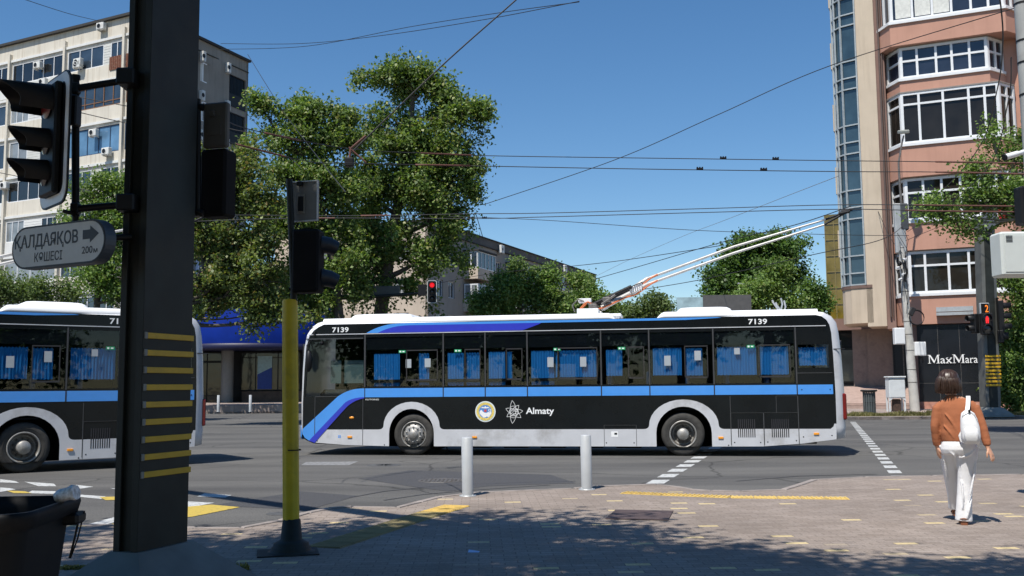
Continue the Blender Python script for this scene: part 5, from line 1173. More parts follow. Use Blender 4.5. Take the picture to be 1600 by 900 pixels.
# -- big steel column with the mast arm overhead
cu_ = Vector((.34, .94, 0)).normalized(); cn_ = Vector((.94, -.34, 0))   # broad face runs along cu_, faces cn_
c0 = G(221, 861, .0); 
K = Vector((-2.60, 7.02, 0))     # near vertical edge between the narrow and the broad face
col = thing('lighting_column', 'massive dark green steel column with yellow bands on its side, nearest to the camera', 'column', (K.x, K.y, SW))
Mc = frame((0, 0, 0), cu_, cn_)     # x along the broad face, y up, z outwards
HC = 7.4
m = MB()
for (a, b_, c_, d_) in [(0, .535, -.045, 0), (0, .535, -.20, -.155)]: m.bbox(a, b_, .30, HC, c_, d_, .006, 0, Mc)
m.box(.02, .50, .30, HC, -.156, -.044, 0, Mc); m.bbox(.50, .535, .30, HC, -.156, -.044, .004, 0, Mc); m.bbox(-.012, .004, .30, HC, -.052, .004, .003, 0, Mc); m.bbox(-.012, .004, .30, HC, -.204, -.150, .003, 0, Mc)
m.build('shaft', M_polebl, col)
for k in range(9):
    z = 1.86-.122*k; b_ = MB(); b_.bbox(.03, .54, z-.021, z+.021, .0005, .012, .003, 0, Mc); o = b_.build('yellow_band', M_band, col)
    b_ = MB(); b_.bbox(.0, .032, z-.024, z+.024, .0005, .013, .003, 0, Mc); b_.build('band_end', M_backgrey, o)
r0 = [(-.40, -.62), (.92, -.62), (.92, .40), (-.40, .40)]; r1 = [(-.03, -.22), (.56, -.22), (.56, .03), (-.03, .03)]
m = MB(); m.loft([[Mc @ Vector((x, -.02, z)) for x, z in r0][::-1], [Mc @ Vector((x, .04, z)) for x, z in r0][::-1], [Mc @ Vector((x, .36, z)) for x, z in r1][::-1]], 0, True, None, False); m.build('plinth', mat('plinth_green', (.12, .135, .13), .5, var=.3, scale=3, dirt=(.10, .10, .09)), col)
ax = Vector((-4.7, 4.6, 0)).normalized()
m = MB(); top = Mc @ Vector((.26, HC-.15, -.1)); m.tube([top-ax*.2, top+ax*3.5+Vector((0, 0, .1)), top+ax*7.4+Vector((0, 0, .15))], [.17, .15, .12], 10); m.build('mast_arm', M_polebl, col)
# -- clamp-on traffic light to the left of the column
tl = thing('traffic_light', 'black three lamp traffic light with long hoods and white edged board by the near column', 'traffic light', (-3.10, 6.85, 2.75))
T0 = Vector((-3.10, 6.85, 0)); a_ = P(64, 335, 7.02); b_ = P(106, 322, 6.60)
pu = dirv(b_.x-a_.x, b_.y-a_.y); pn = Vector((pu.y, -pu.x, 0)); cz0 = (P(85, 332, 6.8).z+.04); cz1 = P(85, 118, 6.8).z; ctr = Vector(((a_.x+b_.x)/2, (a_.y+b_.y)/2, (cz0+cz1)/2))
tl.location = ctr; W_ = (Vector((b_.x, b_.y, 0))-Vector((a_.x, a_.y, 0))).length/2; H_ = (cz1-cz0)/2
Mp = frame((0, 0, 0), pu, pn)
flat('backing_board', [rrect(-W_, W_, -H_, H_, .12)], .012, M_dark, tl, Mp)
flat('white_border', [rrect(-W_+.012, W_-.012, -H_+.012, H_-.012, .11), rrect(-W_+.075, W_-.075, -H_+.075, H_-.075, .07)], .003, mat('border_white', (.78, .80, .80), .4), tl, Mp, .012)
m = MB(); m.bbox(-W_*.52, W_*.52, -H_*.84, H_*.84, .012, .065, .02, 0, Mp); m.build('housing', M_dark, tl)
for k, z in enumerate((H_*.56, 0.0-.02, -H_*.52)):
    Ml = Mp @ Matrix.Translation((0, z, .065)); r_ = .115 if k == 0 else .088
    m = MB(); m.lathe([(r_, .012), (r_*.6, .03), (0, .036)], 20, M=Ml); ln_ = m.build('lens', M_reddim if k == 0 else M_lensd, tl)
    m = MB(); L_ = .34 if k == 0 else .25; n_ = 18; vs = []
    for i in range(n_+1):
        t_ = R(-35)+R(250)*i/n_; x, y = math.cos(t_), math.sin(t_); tip = L_*(.62+.38*max(0, y))
        vs += [(x*r_*1.12, y*r_*1.12, 0), (x*r_*1.02, y*r_*1.02-.05*tip, tip), (x*r_*.97, y*r_*.97-.05*tip, tip), (x*r_*1.05, y*r_*1.05, 0)]
    fs = []
    for i in range(n_): 
        for j in range(3): fs.append((4*i+j, 4*i+4+j, 4*i+5+j, 4*i+1+j))
    m.add(vs, fs, 0, True, Ml); m.build('hood', M_dark, tl)
bk = thing('signal_bracket', 'slim upright pipe with two clamp arms holding the near traffic light to the column', 'bracket', (-2.98, 7.05, 0))
m = MB(); p_ = lambda x, y, Y: P(x, y, Y)-bk.location
m.tube([p_(118, 338, 7.05), p_(118, 122, 7.05)], .027, 10); m.lathe([(.034, 0), (.034, .03), (0, .04)], 12, M=Matrix.Translation(p_(118, 124, 7.05))); m.build('upright', M_dark, bk)
for (y0, y1) in ((139, 124), (327, 319)):
    m = MB(); m.tube([p_(112, y0, 7.02), p_(206, y1, 7.08)], .026, 8); m.bbox(-.03, .03, -.03, .03, -.04, .04, .008, 0, Matrix.Translation(p_(118, y0-1, 7.03))); m.build('clamp_arm', M_dark, bk)
    m = MB(); c_ = p_(206, y1, 7.05); m.bbox(-.08, .05, -.10, .2, -.06, .06, .01, 0, Matrix.Translation(c_)); m.build('clamp', M_dark, bk)
m = MB(); m.tube([p_(100, 330, 6.9), p_(112, 333, 7.0), p_(118, 336, 7.05)], .014, 6); m.bbox(-.03, .03, -.05, .05, -.22, .0, .01, 0, Matrix.Translation(p_(118, 150, 6.98))); m.build('junction_box', M_dark, bk)
# -- street name sign
a_ = P(19, 388, 7.25); b_ = P(165, 376, 6.78); su = dirv(b_.x-a_.x, b_.y-a_.y); sn = Vector((su.y, -su.x, 0)); w_ = (Vector((b_.x-a_.x, b_.y-a_.y, 0))).length; cc = (a_+b_)/2; hh = .155
sgn = thing('street_sign', 'white rounded street name box sign with an arrow hung on the near column', 'street sign', cc)
Ms = frame((0, 0, 0), su, sn)
flat('case', [rrect(-w_/2, w_/2, -hh, hh, hh*.97, 8)], .09, M_signb, sgn, Ms, -.09)
flat('face', [rrect(-w_/2+.012, w_/2-.012, -hh+.012, hh-.012, hh*.92, 8)], .003, M_signw, sgn, Ms, .0)
flat('rim_line', [rrect(-w_/2+.004, w_/2-.004, -hh+.004, hh-.004, hh*.96, 8), rrect(-w_/2+.014, w_/2-.014, -hh+.014, hh-.014, hh*.92, 8)], .004, M_signk, sgn, Ms, .0)
fx = lambda u: -w_/2+w_*u
text('lettering', 'ҚАЛДАЯҚОВ', M_signk, sgn, Ms, fx(.035), fx(.72), .0, .092, .001, .0035, .018)
text('lettering', 'КӨШЕСІ', M_signk, sgn, Ms, fx(.26), fx(.56), -.11, .066, .001, .0035, .012)
text('lettering', '200', M_signk, sgn, Ms, fx(.765), fx(.875), -.085, .052, .001, .0035, .01); text('lettering', 'м', M_signk, sgn, Ms, fx(.885), fx(.925), -.085, .038, .001, .0035, .01)
flat('arrow', [[(fx(.77), .015), (fx(.845), .015), (fx(.845), -.012), (fx(.935), .048), (fx(.845), .108), (fx(.845), .081), (fx(.77), .081)]], .001, M_signk, sgn, Ms, .0035)
m = MB(); m.tube([P(165, 372, 6.95)-cc, P(205, 370, 7.05)-cc], .022, 8); m.tube([P(118, 352, 7.05)-cc, P(118, 337, 7.05)-cc], .024, 8); m.build('bracket', M_dark, sgn)
# -- signal and box seen from behind on the far side of the column
s2 = thing('traffic_light', 'black traffic light seen from behind under a grey sign back, behind the near column', 'traffic light', P(330, 285, 7.6))
L_ = s2.location; u2 = dirv(.97, -.25); n2 = Vector((u2.y, -u2.x, 0)); M2 = frame((0, 0, 0), u2, n2); q = lambda x, y, Y=7.6: P(x, y, Y)-L_
k_ = 7.6/F
m = MB(); m.bbox(-24*k_, 22*k_, q(330, 337).z, q(330, 231).z, -.2, -.02, .02, 0, M2); m.build('housing', M_matteb, s2)
m = MB(); m.bbox(-18*k_, 25*k_, q(330, 230).z, q(330, 160).z, -.06, -.0, .012, 0, M2); m.bbox(-8*k_, 16*k_, q(330, 212).z, q(330, 185).z, .0, .008, .003, 0, M2); m.bbox(-4*k_, 5*k_, q(330, 182).z, q(330, 173).z, .0, .02, .003, 0, M2); m.build('sign_back', mat('back_dark', (.075, .075, .068), .6, .1, .12, 6), s2)
m = MB(); m.tube([q(296, 165), q(318, 168)], .03, 8); m.tube([q(296, 328), q(318, 334)], .03, 8); m.tube([q(309, 155), q(309, 338)], .025, 8); m.build('brackets', M_dark, s2)
for z in (255, 300): m = MB(); p0 = q(310, z, 7.75); m.tube([p0, p0+Vector((-.1, .1, -.02))], [.07, .06], 12, cap=False); m.build('hood', M_dark, s2)
# -- yellow sleeved post with pedestrian signal
b = G(455, 864, SW); yp = thing('signal_post', 'signal post with a yellow ribbed sleeve and flared black foot on the pavement', 'signal post', b)
YP = b.y; ky = YP/F; zt = P(452, 280, YP).z-SW; zs = P(455, 468, YP).z-SW; zb_ = P(455, 812, YP).z-SW; lean = Vector((P(452, 280, YP).x-b.x, 0, 0))
m = MB(); m.tube([(0, 0, zs-.1), (lean.x, 0, zt)], .030, 14); m.build('pipe', M_polebl, yp)
m = MB(); vs = []; NN = 32
rg = []
for z, rr2, rb in ((zb_, .074, 0), (zs*.86, .072, 0), (zs*.87, .072, 0), (zs-.02, .070, 0), (zs, .060, 0)):
    ring = []
    for k in range(NN):
        rad = rr2-(.006 if (k % 4 == 0 and z < zs*.865) else 0); t_ = 2*PI*k/NN; ring.append((lean.x*z/zt+rad*math.cos(t_), rad*math.sin(t_), z))
    rg.append(ring)
m.loft(rg, 0, True); m.build('sleeve', M_yel, yp)
m = MB(); m.lathe([(.0765, 0), (.0765, .012)], 24, M=Matrix.Translation((0, 0, zb_+.62))); 
for z in (.25, .55, .9, 1.4, 1.6): m.lathe([(.008, 0), (.008, .004), (0, .005)], 8, M=Matrix.Translation((-.066, -.03, zb_+z)) @ Matrix.Rotation(PI/2, 4, 'X') @ Matrix.Rotation(-.9, 4, 'Y'))
m.build('sleeve_screws', M_dark, yp)
m = MB(); m.lathe([(.215, -.005), (.21, .016), (.192, .02), (.178, .03), (.175, .056), (.162, .062), (.157, .09), (.115, .112), (.096, .125), (.080, zb_), (.07, zb_+.01)], 28); m.build('foot', M_polebl, yp)
m = MB(); m.bbox(-.30, .24, -.2, .22, .0, .012, .004, 0, Matrix.Rotation(.25, 4, 'Z')); m.build('foot_plate', M_dark, yp)
ps = thing('pedestrian_signal', 'dark two lamp pedestrian signal mounted on the yellow sleeved post', 'pedestrian signal', P(480, 410, YP))
L_ = ps.location; u3 = dirv(1, -.12); n3 = Vector((u3.y, -u3.x, 0)); M3 = frame((0, 0, 0), u3, n3)
m = MB(); m.bbox(-20*ky, 23*ky, P(480, 458, YP).z-L_.z, P(480, 360, YP).z-L_.z, -.10, .10, .02, 0, M3); m.build('housing', M_matteb, ps)
for z in (384, 436):
    p0 = P(503, z, YP)-L_; m = MB(); m.tube([p0+Vector((-.03, .03, .02)), p0+Vector((.06, .07, .01)), p0+Vector((.115, .1, -.015))], [.085, .078, .07], 16, cap=True); m.build('hood', mat('hood_navy', (.012, .014, .02), .45), ps)
m = MB(); m.tube([P(452, 364, YP)-L_, P(462, 368, YP)-L_], .018, 8); m.tube([P(452, 452, YP)-L_, P(462, 450, YP)-L_], .018, 8); m.tube([P(454, 345, YP)-L_, P(470, 358, YP-.02)-L_, P(485, 356, YP)-L_], .006, 5); m.build('brackets', M_dark, ps)
a_ = P(448, 312, YP+.06); sb = thing('traffic_sign', 'square road sign seen from its grey back at the top of the yellow sleeved post', 'traffic sign', P(474, 313, YP+.05))
L_ = sb.location; u4 = dirv(1, -.28); n4 = Vector((u4.y, -u4.x, 0)); M4 = frame((0, 0, 0), u4, n4)
m = MB(); m.bbox(-.155, .155, P(480, 345, YP).z-L_.z, P(480, 281, YP).z-L_.z, -.02, .0, .004, 0, M4); m.build('plate', mat('plate_grey', (.17, .175, .17), .6, .1, .12, 6, dirt=(.10, .10, .1)), sb)
zz0, zz1 = P(480, 345, YP).z-L_.z, P(480, 281, YP).z-L_.z
m = MB()
for (x0, x1, z0, z1) in [(-.155, .155, zz0, zz0+.012), (-.155, .155, zz1-.012, zz1), (-.155, -.143, zz0+.012, zz1-.012), (.143, .155, zz0+.012, zz1-.012)]: m.box(x0, x1, z0, z1, .0005, .014, 0, M4)
m.build('rim', M_galv, sb)
m = MB(); m.box(-.06, .02, zz0+.08, zz1-.13, .0005, .01, 0, M4); m.box(-.045, .005, zz0+.1, zz1-.15, .0105, .02, 1, M4); m.bbox(-.05, .0, zz1-.05, zz1-.01, .0, .05, .005, 1, M4); m.build('clamp', [M_backgrey, M_dark], sb)
# -- wheelie bin and the cup left on it
BN = Vector((-2.63, 4.85, SW)); bn = thing('waste_bin', 'big black plastic bin with a thick rolled rim, cut by the frame corner', 'bin', BN, .1)
zr = .93
R_ = []
for z, s_ in ((0, .78), (.1, .8), (.75, .93), (.84, .97), (.86, 1.07), (zr-.02, 1.10), (zr, 1.09), (zr, 1.01), (zr-.06, .98), (.3, .84), (.12, .8)):
    R_.append([(x, y, z) for x, y in rrect(-.40*s_, .40*s_, -.38*s_, .38*s_, .12*s_, 6)])
m = MB(); m.loft(R_, 0, True); m.build('body', mat('bin_plastic', (.008, .009, .011), .6, var=.2, scale=5, dirt=(.015, .014, .014), spec=.2), bn)
m = MB(); m.bbox(.36, .46, .20, .34, .80, .86, .02); m.build('handle', M_dark, bn)
m = MB(); m.tube([(.44, .30, .86), (.41, .32, .72), (.385, .33, .62)], .006, 5); m.tube([(.46, .30, .86), (.425, .32, .72), (.39, .33, .62)], .004, 5); m.build('wire', M_dark, bn)
c_ = P(104, 776, 4.95); cp = MB(); g = random.Random(3); rg = []
for k, (u, r_) in enumerate(((0, .030), (.02, .036), (.05, .040), (.08, .046), (.095, .048))):
    rg.append([Vector((u*1.05, 0, 0))+Vector((0, (r_+g.uniform(-.006, .006))*math.cos(2*PI*i/14), (r_*.8+g.uniform(-.006, .006))*math.sin(2*PI*i/14))) for i in range(14)])
cp.loft(rg, 0, True, Matrix.Rotation(-.22, 4, 'Y')); o = cp.build('plastic_cup', mat('cup_clear', (.55, .58, .62), .35, var=.5, scale=40)); o.location = c_+Vector((-.05, 0, .0)); tag(o, 'crumpled translucent plastic cup lying on the rim of the black bin', 'cup')
# -- bollards
def bollard(px, py, h_, r_, label, lean=0., zb=SW):
    b = G(px, py, zb); t = thing('bollard', label, 'bollard', b, 0, 'round white bollards along the kerbs')
    m = MB(); m.lathe([(r_, .0), (r_, h_-.012), (r_-.012, h_), (0, h_+.002)], 24, M=Matrix.Rotation(lean, 4, 'Y')); m.build('post', mat('bollard_paint', (.42, .44, .46), .45, var=.05, scale=6, dirt=(.36, .36, .36)), t)
    m = MB(); m.lathe([(r_*1.5, .0), (r_*1.5, .012), (r_, .014)], 20)
    for k in range(4): m.lathe([(.012, .012), (.012, .022), (0, .024)], 6, M=Matrix.Translation((r_*1.3*math.cos(k*PI/2+.8), r_*1.3*math.sin(k*PI/2+.8), 0)))
    m.build('flange', M_galv, t); return t
bollard(731, 775, .795, .078, 'grey white bollard standing beside the front half of the trolleybus, next to the kerb', -.012)
bollard(917, 765, .78, .079, 'grey white bollard standing below the middle of the trolleybus, end of the tactile strip', -.01)
bollard(341, 643, 1.0, .085, 'far small bollard nearer the cut off trolleybus tail, before the blue canopy shop', 0, .2)
bollard(391, 643, 1.0, .085, 'far small bollard nearer the yellow sleeved post, before the blue canopy shop', 0, .2)

# ================================================================ STREET FURNITURE, FAR SIDE
def gp(px, Y): return Vector((P(px, 600, Y).x, Y, farz(Y)))
# concrete pole
b = gp(1428, 48.5); cpole = thing('concrete_pole', 'weathered round concrete lamp pole cluttered with cameras and cables by the black shop wall', 'lamp pole', b)
YC = 48.5; tp_ = P(1408, 385, YC)-b; kq = YC/F
m = MB(); m.tube([(0, 0, -.2), tuple(Vector((0, 0, 0)).lerp(tp_, .5)), tuple(tp_)], [.235, .19, .15], 18); m.build('shaft', mat('pole_concrete', (.50, .49, .46), .85, var=.12, scale=3, bump=.25, dirt=(.33, .31, .29)), cpole)
m = MB(); m.bbox(-9*kq, 8*kq, P(0, 408, YC).z-b.z, P(0, 330, YC).z-b.z, -.12, .12, .05, 0, frame(P(1408, 600, YC)*0+Vector((tp_.x, 0, 0)), (1, 0, 0), (0, -1, 0))); m.build('cable_head', mat('steel_pale', (.42, .43, .43), .5, .2, .1, 5), cpole)
m = MB(); q = lambda x, y, Y=YC: P(x, y, Y)-b
m.bbox(-.22, .22, q(0, 372).z, q(0, 330).z, -.18, .14, .06, 0, Matrix.Translation((q(1412, 350).x, 0, 0)) @ Matrix.Rotation(PI/2, 4, 'X')); m.build('insulator_box', mat('box_slate', (.06, .065, .07), .5), cpole)
m = MB(); m.tube([q(1411, 345), q(1406, 290), q(1404, 255), q(1409, 225), q(1412, 212)], [.075, .06, .05, .045, .04], 8); lb = m.build('lamp_arm', M_steeld, cpole)
m = MB(); m.bbox(-.22, .20, -.28, .28, -.09, .09, .04, 0, Matrix.Translation(q(1412, 206)) @ Matrix.Rotation(.25, 4, 'X') @ Matrix.Rotation(-.08, 4, 'Y')); m.build('lamp_head', mat('lamp_grey', (.30, .31, .28), .5), lb)
for (x, y, dx) in ((1404, 418, -.16), (1408, 436, -.14), (1412, 428, -.1), (1413, 405, .0)):
    m = MB(); c_ = q(x, y, YC-.28); m.tube([c_+Vector((.12, .1, .03)), c_+Vector((-.02, 0, 0)), c_+Vector((dx, -.12, -.03))], [.05, .06, .055], 8); m.build('camera', M_white, cpole)
m = MB(); c_ = q(1405, 412, YC-.25); m.lathe([(.10, 0), (.12, .05), (0, .12)], 12, M=Matrix.Translation(c_) @ Matrix.Rotation(PI/2, 4, 'X')); m.tube([q(1414, 410, YC-.3), q(1417, 425, YC-.33), q(1414, 440, YC-.3)], .05, 6); m.build('dark_devices', M_dark, cpole)
for y in (400, 425, 468, 515, 535, 560, 590, 610):
    u = (q(0, y).z)/tp_.z; m = MB(); r_ = .235-.085*u+.006; m.lathe([(r_, 0), (r_, .03)], 16, M=Matrix.Translation((tp_.x*u, 0, q(0, y).z))); m.build('steel_strap', M_steeld, cpole)
m = MB(); g = random.Random(2)
for k in range(7):
    y0 = 350+k*14; m.tube([q(1404+g.uniform(-3, 4), y0, YC-.22), q(1412+g.uniform(-8, 8), y0+25, YC-.3), q(1416+g.uniform(-6, 6), y0+70, YC-.26)], .014, 4)
for k in range(3):
    m.tube([tuple(q(1432, 497, YC-.3)+Vector((.36*math.cos(a)+.0, -.02*k, .36*math.sin(a)+.02*k))) for a in [2*PI*i/18 for i in range(19)]], .014, 4)
m.bbox(-.12, .12, -.05, .05, -.2, .22, .03, 0, Matrix.Translation(q(1425, 487, YC-.3)) @ Matrix.Rotation(.5, 4, 'Y')); m.build('cables', M_wire, cpole)
def cabinet(name, label, x0, x1, y0, y1, Y, dep, par_z=True, m_=None, cat='cabinet'):
    a_ = P(x0, y1, Y); b_ = P(x1, y0, Y); t = thing(name, label, cat, ((a_.x+b_.x)/2, Y, a_.z)); w2 = (b_.x-a_.x)/2; h_ = b_.z-a_.z
    m = MB(); m.bbox(-w2, w2, 0, dep, 0, h_, .025); m.build('case', m_ or M_white, t)
    m = MB(); m.box(-w2+.04, w2-.04, -.008, .0, .05, h_-.05); m.build('door', m_ or M_white, t); return t, w2, h_
M_cab = mat('cabinet_pale', (.62, .65, .66), .5, var=.05, scale=4, dirt=(.45, .46, .46))
for (nm, lb_, x0, x1, y0, y1) in (('wall_cabinet', 'white electric box strapped to the concrete pole on the porch side', 1399, 1414, 512, 538), ('wall_cabinet', 'white electric box on the sign side of the concrete pole, against the black shop wall', 1431, 1447, 534, 556)):
    t, w2, h_ = cabinet(nm, lb_, x0, x1, y0, y1, 48.2, .3, m_=M_white); m = MB(); m.tube([(w2*.3, .15, -.02), (w2*.5, .15, -.2), (w2*.8, .25, -.25)], .015, 5); m.build('conduit', M_dark, t)
# legged grey cabinet
t, w2, h_ = cabinet('street_cabinet', 'grey metal street cabinet on two legs between the litter bin and the concrete pole', 1390, 1414, 590, 622, 48.0, .5, m_=M_cab)
gz_ = farz(48)-t.location.z
m = MB()
for x in (-w2+.03, w2-.03): m.bbox(x-.04, x+.04, .05, .12, gz_, .0, .01); m.bbox(x-.04, x+.04, .4, .47, gz_, .0, .01)
m.loft([[(x, .02, z) for x, z in [(-w2, 0.001), (w2, 0.001), (w2, -.16), (w2*.6, -.02), (-w2*.6, -.02), (-w2, -.16)]], [(x, .05, z) for x, z in [(-w2, 0.001), (w2, 0.001), (w2, -.16), (w2*.6, -.02), (-w2*.6, -.02), (-w2, -.16)]]], 0, True, None, False)
m.build('legs', M_cab, t); m = MB(); m.bbox(-w2-.04, w2+.04, -.05, .55, h_+.002, h_+.07, .02); m.build('lid', M_cab, t); m = MB(); m.box(-w2-.01, w2+.01, -.012, .0, h_-.09, h_-.06); m.build('shadow_gap', M_dark, t)
m = MB(); m.bbox(-w2*.45, w2*.55, .15, .4, gz_-.02, -.05, .05); m.build('rusty_insert', mat('rust_dark', (.06, .035, .025), .8, var=.5, scale=8), t)
# litter bin with slats
b = gp(1357, 46.2); lb = thing('litter_bin', 'dark slatted litter bin with a wide rim on the far pavement behind the trolleybus tail', 'litter bin', b)
m = MB(); m.lathe([(.22, .05), (.23, .95)], 20); m.build('liner', mat('liner_blue', (.05, .07, .08), .6), lb)
for k in range(16):
    a = 2*PI*k/16; m = MB(); m.bbox(-.028, .028, -.012, .012, 0, 1.0, .006, 0, Matrix.Rotation(a, 4, 'Z') @ Matrix.Translation((0, -.265, 0))); m.build('slat', mat('slat_grey', (.09, .10, .10), .6), lb)
m = MB(); m.lathe([(.25, 1.0), (.36, 1.03), (.38, 1.07), (.36, 1.11), (.20, 1.10), (.19, 1.0)], 24); m.build('rim', mat('rim_black', (.02, .02, .02), .6), lb)
m = MB(); m.lathe([(.27, .5), (.275, .52), (.27, .54)], 24); m.build('hoop', M_dark, lb)
# striped column on the far side, with signals
YS = 43.9; b = gp(1545, YS); sc_ = thing('lighting_column', 'massive dark green steel column with yellow bands by the black shop wall across the road', 'column', b)
kq = YS/F; q = lambda x, y, Y=YS: P(x, y, Y)-b
m = MB(); a2 = Vector((q(1533, 352).x, 0, q(0, 352).z)); w2 = 11.5*kq
tx = q(1538, 352).x
def lz(z, z1=a2.z): return tx*z/z1
R_ = []
for z in (0.28, a2.z): R_.append([(lz(z)+x, y, z) for x, y in ((-w2, -.3), (w2*.45, -.38), (w2, -.30), (w2, .3), (-w2, .3))])
m.loft(R_, 0, True, None, False); m.build('shaft', mat('column_grey_green', (.11, .115, .11), .5, var=.25, scale=2, dirt=(.16, .15, .13)), sc_)
m = MB(); R_ = []
for z in (0.30, a2.z-.02): R_.append([(lz(z)+x, y, z) for x, y in ((-w2*.55, -.365), (w2*.5, -.386), (w2*.5, -.3), (-w2*.55, -.3))])
m.loft(R_, 0, True, None, False); m.build('recess_face', M_polebl, sc_)
m = MB(); m.loft([[(-.78, -.6, -.05), (.78, -.6, -.05), (.78, .6, -.05), (-.78, .6, -.05)], [(-.74, -.58, .04), (.74, -.58, .04), (.74, .58, .04), (-.74, .58, .04)], [(-w2-.03, -.40, .36), (w2+.03, -.40, .36), (w2+.03, .34, .36), (-w2-.03, .34, .36)]], 0, True, None, False); m.build('plinth', mat('plinth_grey', (.17, .18, .17), .6, var=.2, scale=3), sc_)
for k in range(9):
    z = q(0, 570).z-k*(q(0, 570).z-q(0, 615).z)/8; m = MB(); m.bbox(lz(z)-w2-.01, lz(z)+w2+.01, -.41, -.385, z-.045, z+.045, .01); m.build('yellow_band', M_band, sc_)
m = MB(); m.tube([(tx, 0, a2.z-.3), q(1560, 342, YS-.4), q(1600, 320, YS-1.2), q(1660, 285, YS-2.5)], [.32, .28, .25, .2], 10); m.build('mast_arm', M_polebl, sc_)
# signals on that column
def head(t, c_, w_, z0, z1, n_, nl, hoodlen, lit=None, hoodn=None):
    M_ = frame((0, 0, 0), (n_.y*-1, n_.x, 0), n_); m = MB(); m.bbox(-w_/2, w_/2, z0, z1, -.12, .12, .03, 0, Matrix.Translation(c_) @ M_); m.build('housing', M_dark, t)
    for k in range(nl):
        z = z1-(z1-z0)*(k+.5)/nl; r_ = min(w_*.38, (z1-z0)/nl*.40); Ml = Matrix.Translation(c_) @ M_ @ Matrix.Translation((0, z, .12))
        m = MB(); m.lathe([(r_, .0), (r_*.6, .015), (0, .02)], 14, M=Ml); m.build('lens', (lit or {}).get(k, M_lensd), t)
        m = MB(); m.lathe([(r_*1.12, 0), (r_*1.08, hoodlen), (r_*1.0, hoodlen), (r_*1.02, .0)], 16, M=Ml, a0=R(-40), a1=R(220)); m.build('hood', M_dark, t)
nS = dirv(-.15, -1); nL = dirv(-1, -.25); nR = dirv(1, -.25)
c_ = P(1541, 503, YS-.75); t = thing('pedestrian_signal', 'pedestrian signal lit with a red standing figure on the far striped column', 'pedestrian signal', c_)
head(t, Vector((0, 0, 0)), .50, -.55, .38, nS, 2, .12)
fg = MB(); Mg = frame((0, 0, 0), (1, -.0, 0), nS); 
fig = [[circ(0, .25, .04, 10)], [rrect(-.055, .055, .02, .23, .03, 3)], [rect(-.05, -.008, -.08+.0, .03)], [rect(.008, .05, -.08, .03)]]
for lp in fig: flat('red_figure', [[(x*1.25, y*.85+.02) for x, y in lp[0]]], .004, M_redon, t, frame((0, 0, -.02), (1, 0, 0), nS), .15)
c2 = P(1538, 482, YS-.75); t2 = thing('countdown_display', 'countdown box showing an orange 2 above the red pedestrian figure', 'countdown display', c2)
m = MB(); m.bbox(-.20, .20, -.24, .24, -.08, .06, .02, 0, frame((0, 0, 0), (1, 0, 0), (0, -1, 0))); m.build('case', M_galv, t2)
m = MB(); m.box(-.17, .17, -.21, .21, .061, .066, 0, frame((0, 0, 0), (1, 0, 0), (0, -1, 0))); m.build('screen', M_matteb, t2)
text('digit', '2', mat('led_orange', (.5, .12, .0), .4, emit=(1, .22, .02, .9)), t2, frame((0, 0, 0), (1, 0, 0), (0, -1, 0)), .0, .14, -.16, .32, .003, .067, .01)
t = thing('traffic_light', 'pair of dark signals pointing toward the concrete pole, left of the red figure', 'traffic light', P(1523, 503, YS-.45)); head(t, Vector((0, 0, 0)), .34, -.5, .35, nL, 2, .28)
t = thing('traffic_light', 'three lamp signal pointing away from the shop sign, right side of the far striped column', 'traffic light', P(1563, 492, YS-.35)); head(t, Vector((0, 0, 0)), .36, -.75, .62, nR, 3, .30); m = MB(); m.bbox(-.36, .36, -.85, .75, -.15, -.13, .02, 0, frame((0, 0, 0), (nR.y*-1, nR.x, 0), nR)); m.build('backing_board', M_dark, t)
t = thing('traffic_light', 'low signal box under the three lamp signal of the far column', 'traffic light', P(1563, 526, YS-.4)); head(t, Vector((0, 0, 0)), .46, -.28, .28, dirv(1, -.4), 1, .2)
# board with a round sign on the mast arm
a_, b_ = P(1534, 348, YS-.5), P(1584, 322, YS-1.6); t = thing('direction_board', 'large dark sign board seen at a slant on the arm of the far striped column', 'sign board', (a_+b_)/2)
L_ = t.location; m = MB(); m.loft([[P(1534, 333, YS-.5)-L_, P(1584, 311, YS-1.6)-L_, P(1584, 336, YS-1.6)-L_, P(1535, 363, YS-.5)-L_], [P(1534, 333, YS-.5)-L_+Vector((.02, .1, 0)), P(1584, 311, YS-1.6)-L_+Vector((.02, .1, 0)), P(1584, 336, YS-1.6)-L_+Vector((.02, .1, 0)), P(1535, 363, YS-.5)-L_+Vector((.02, .1, 0))]], 0, True, None, False); m.build('board', mat('board_slate', (.10, .11, .13), .5), t)
t = thing('road_sign', 'narrow looking round red and white no entry sign on the mast arm', 'road sign', P(1571, 331, YS-2.0)); Ms_ = frame((0, 0, 0), dirv(.25, -.97), dirv(-.97, -.25))
flat('disc', [circ(0, 0, .45, 24)], .03, mat('sign_red', (.5, .02, .02), .4), t, Ms_); flat('bar', [rect(-.33, .33, -.08, .08)], .006, M_whiteD, t, Ms_, .031); flat('rim', [circ(0, 0, .45, 24), circ(0, 0, .42, 24)], .004, M_whiteD, t, Ms_, .031)
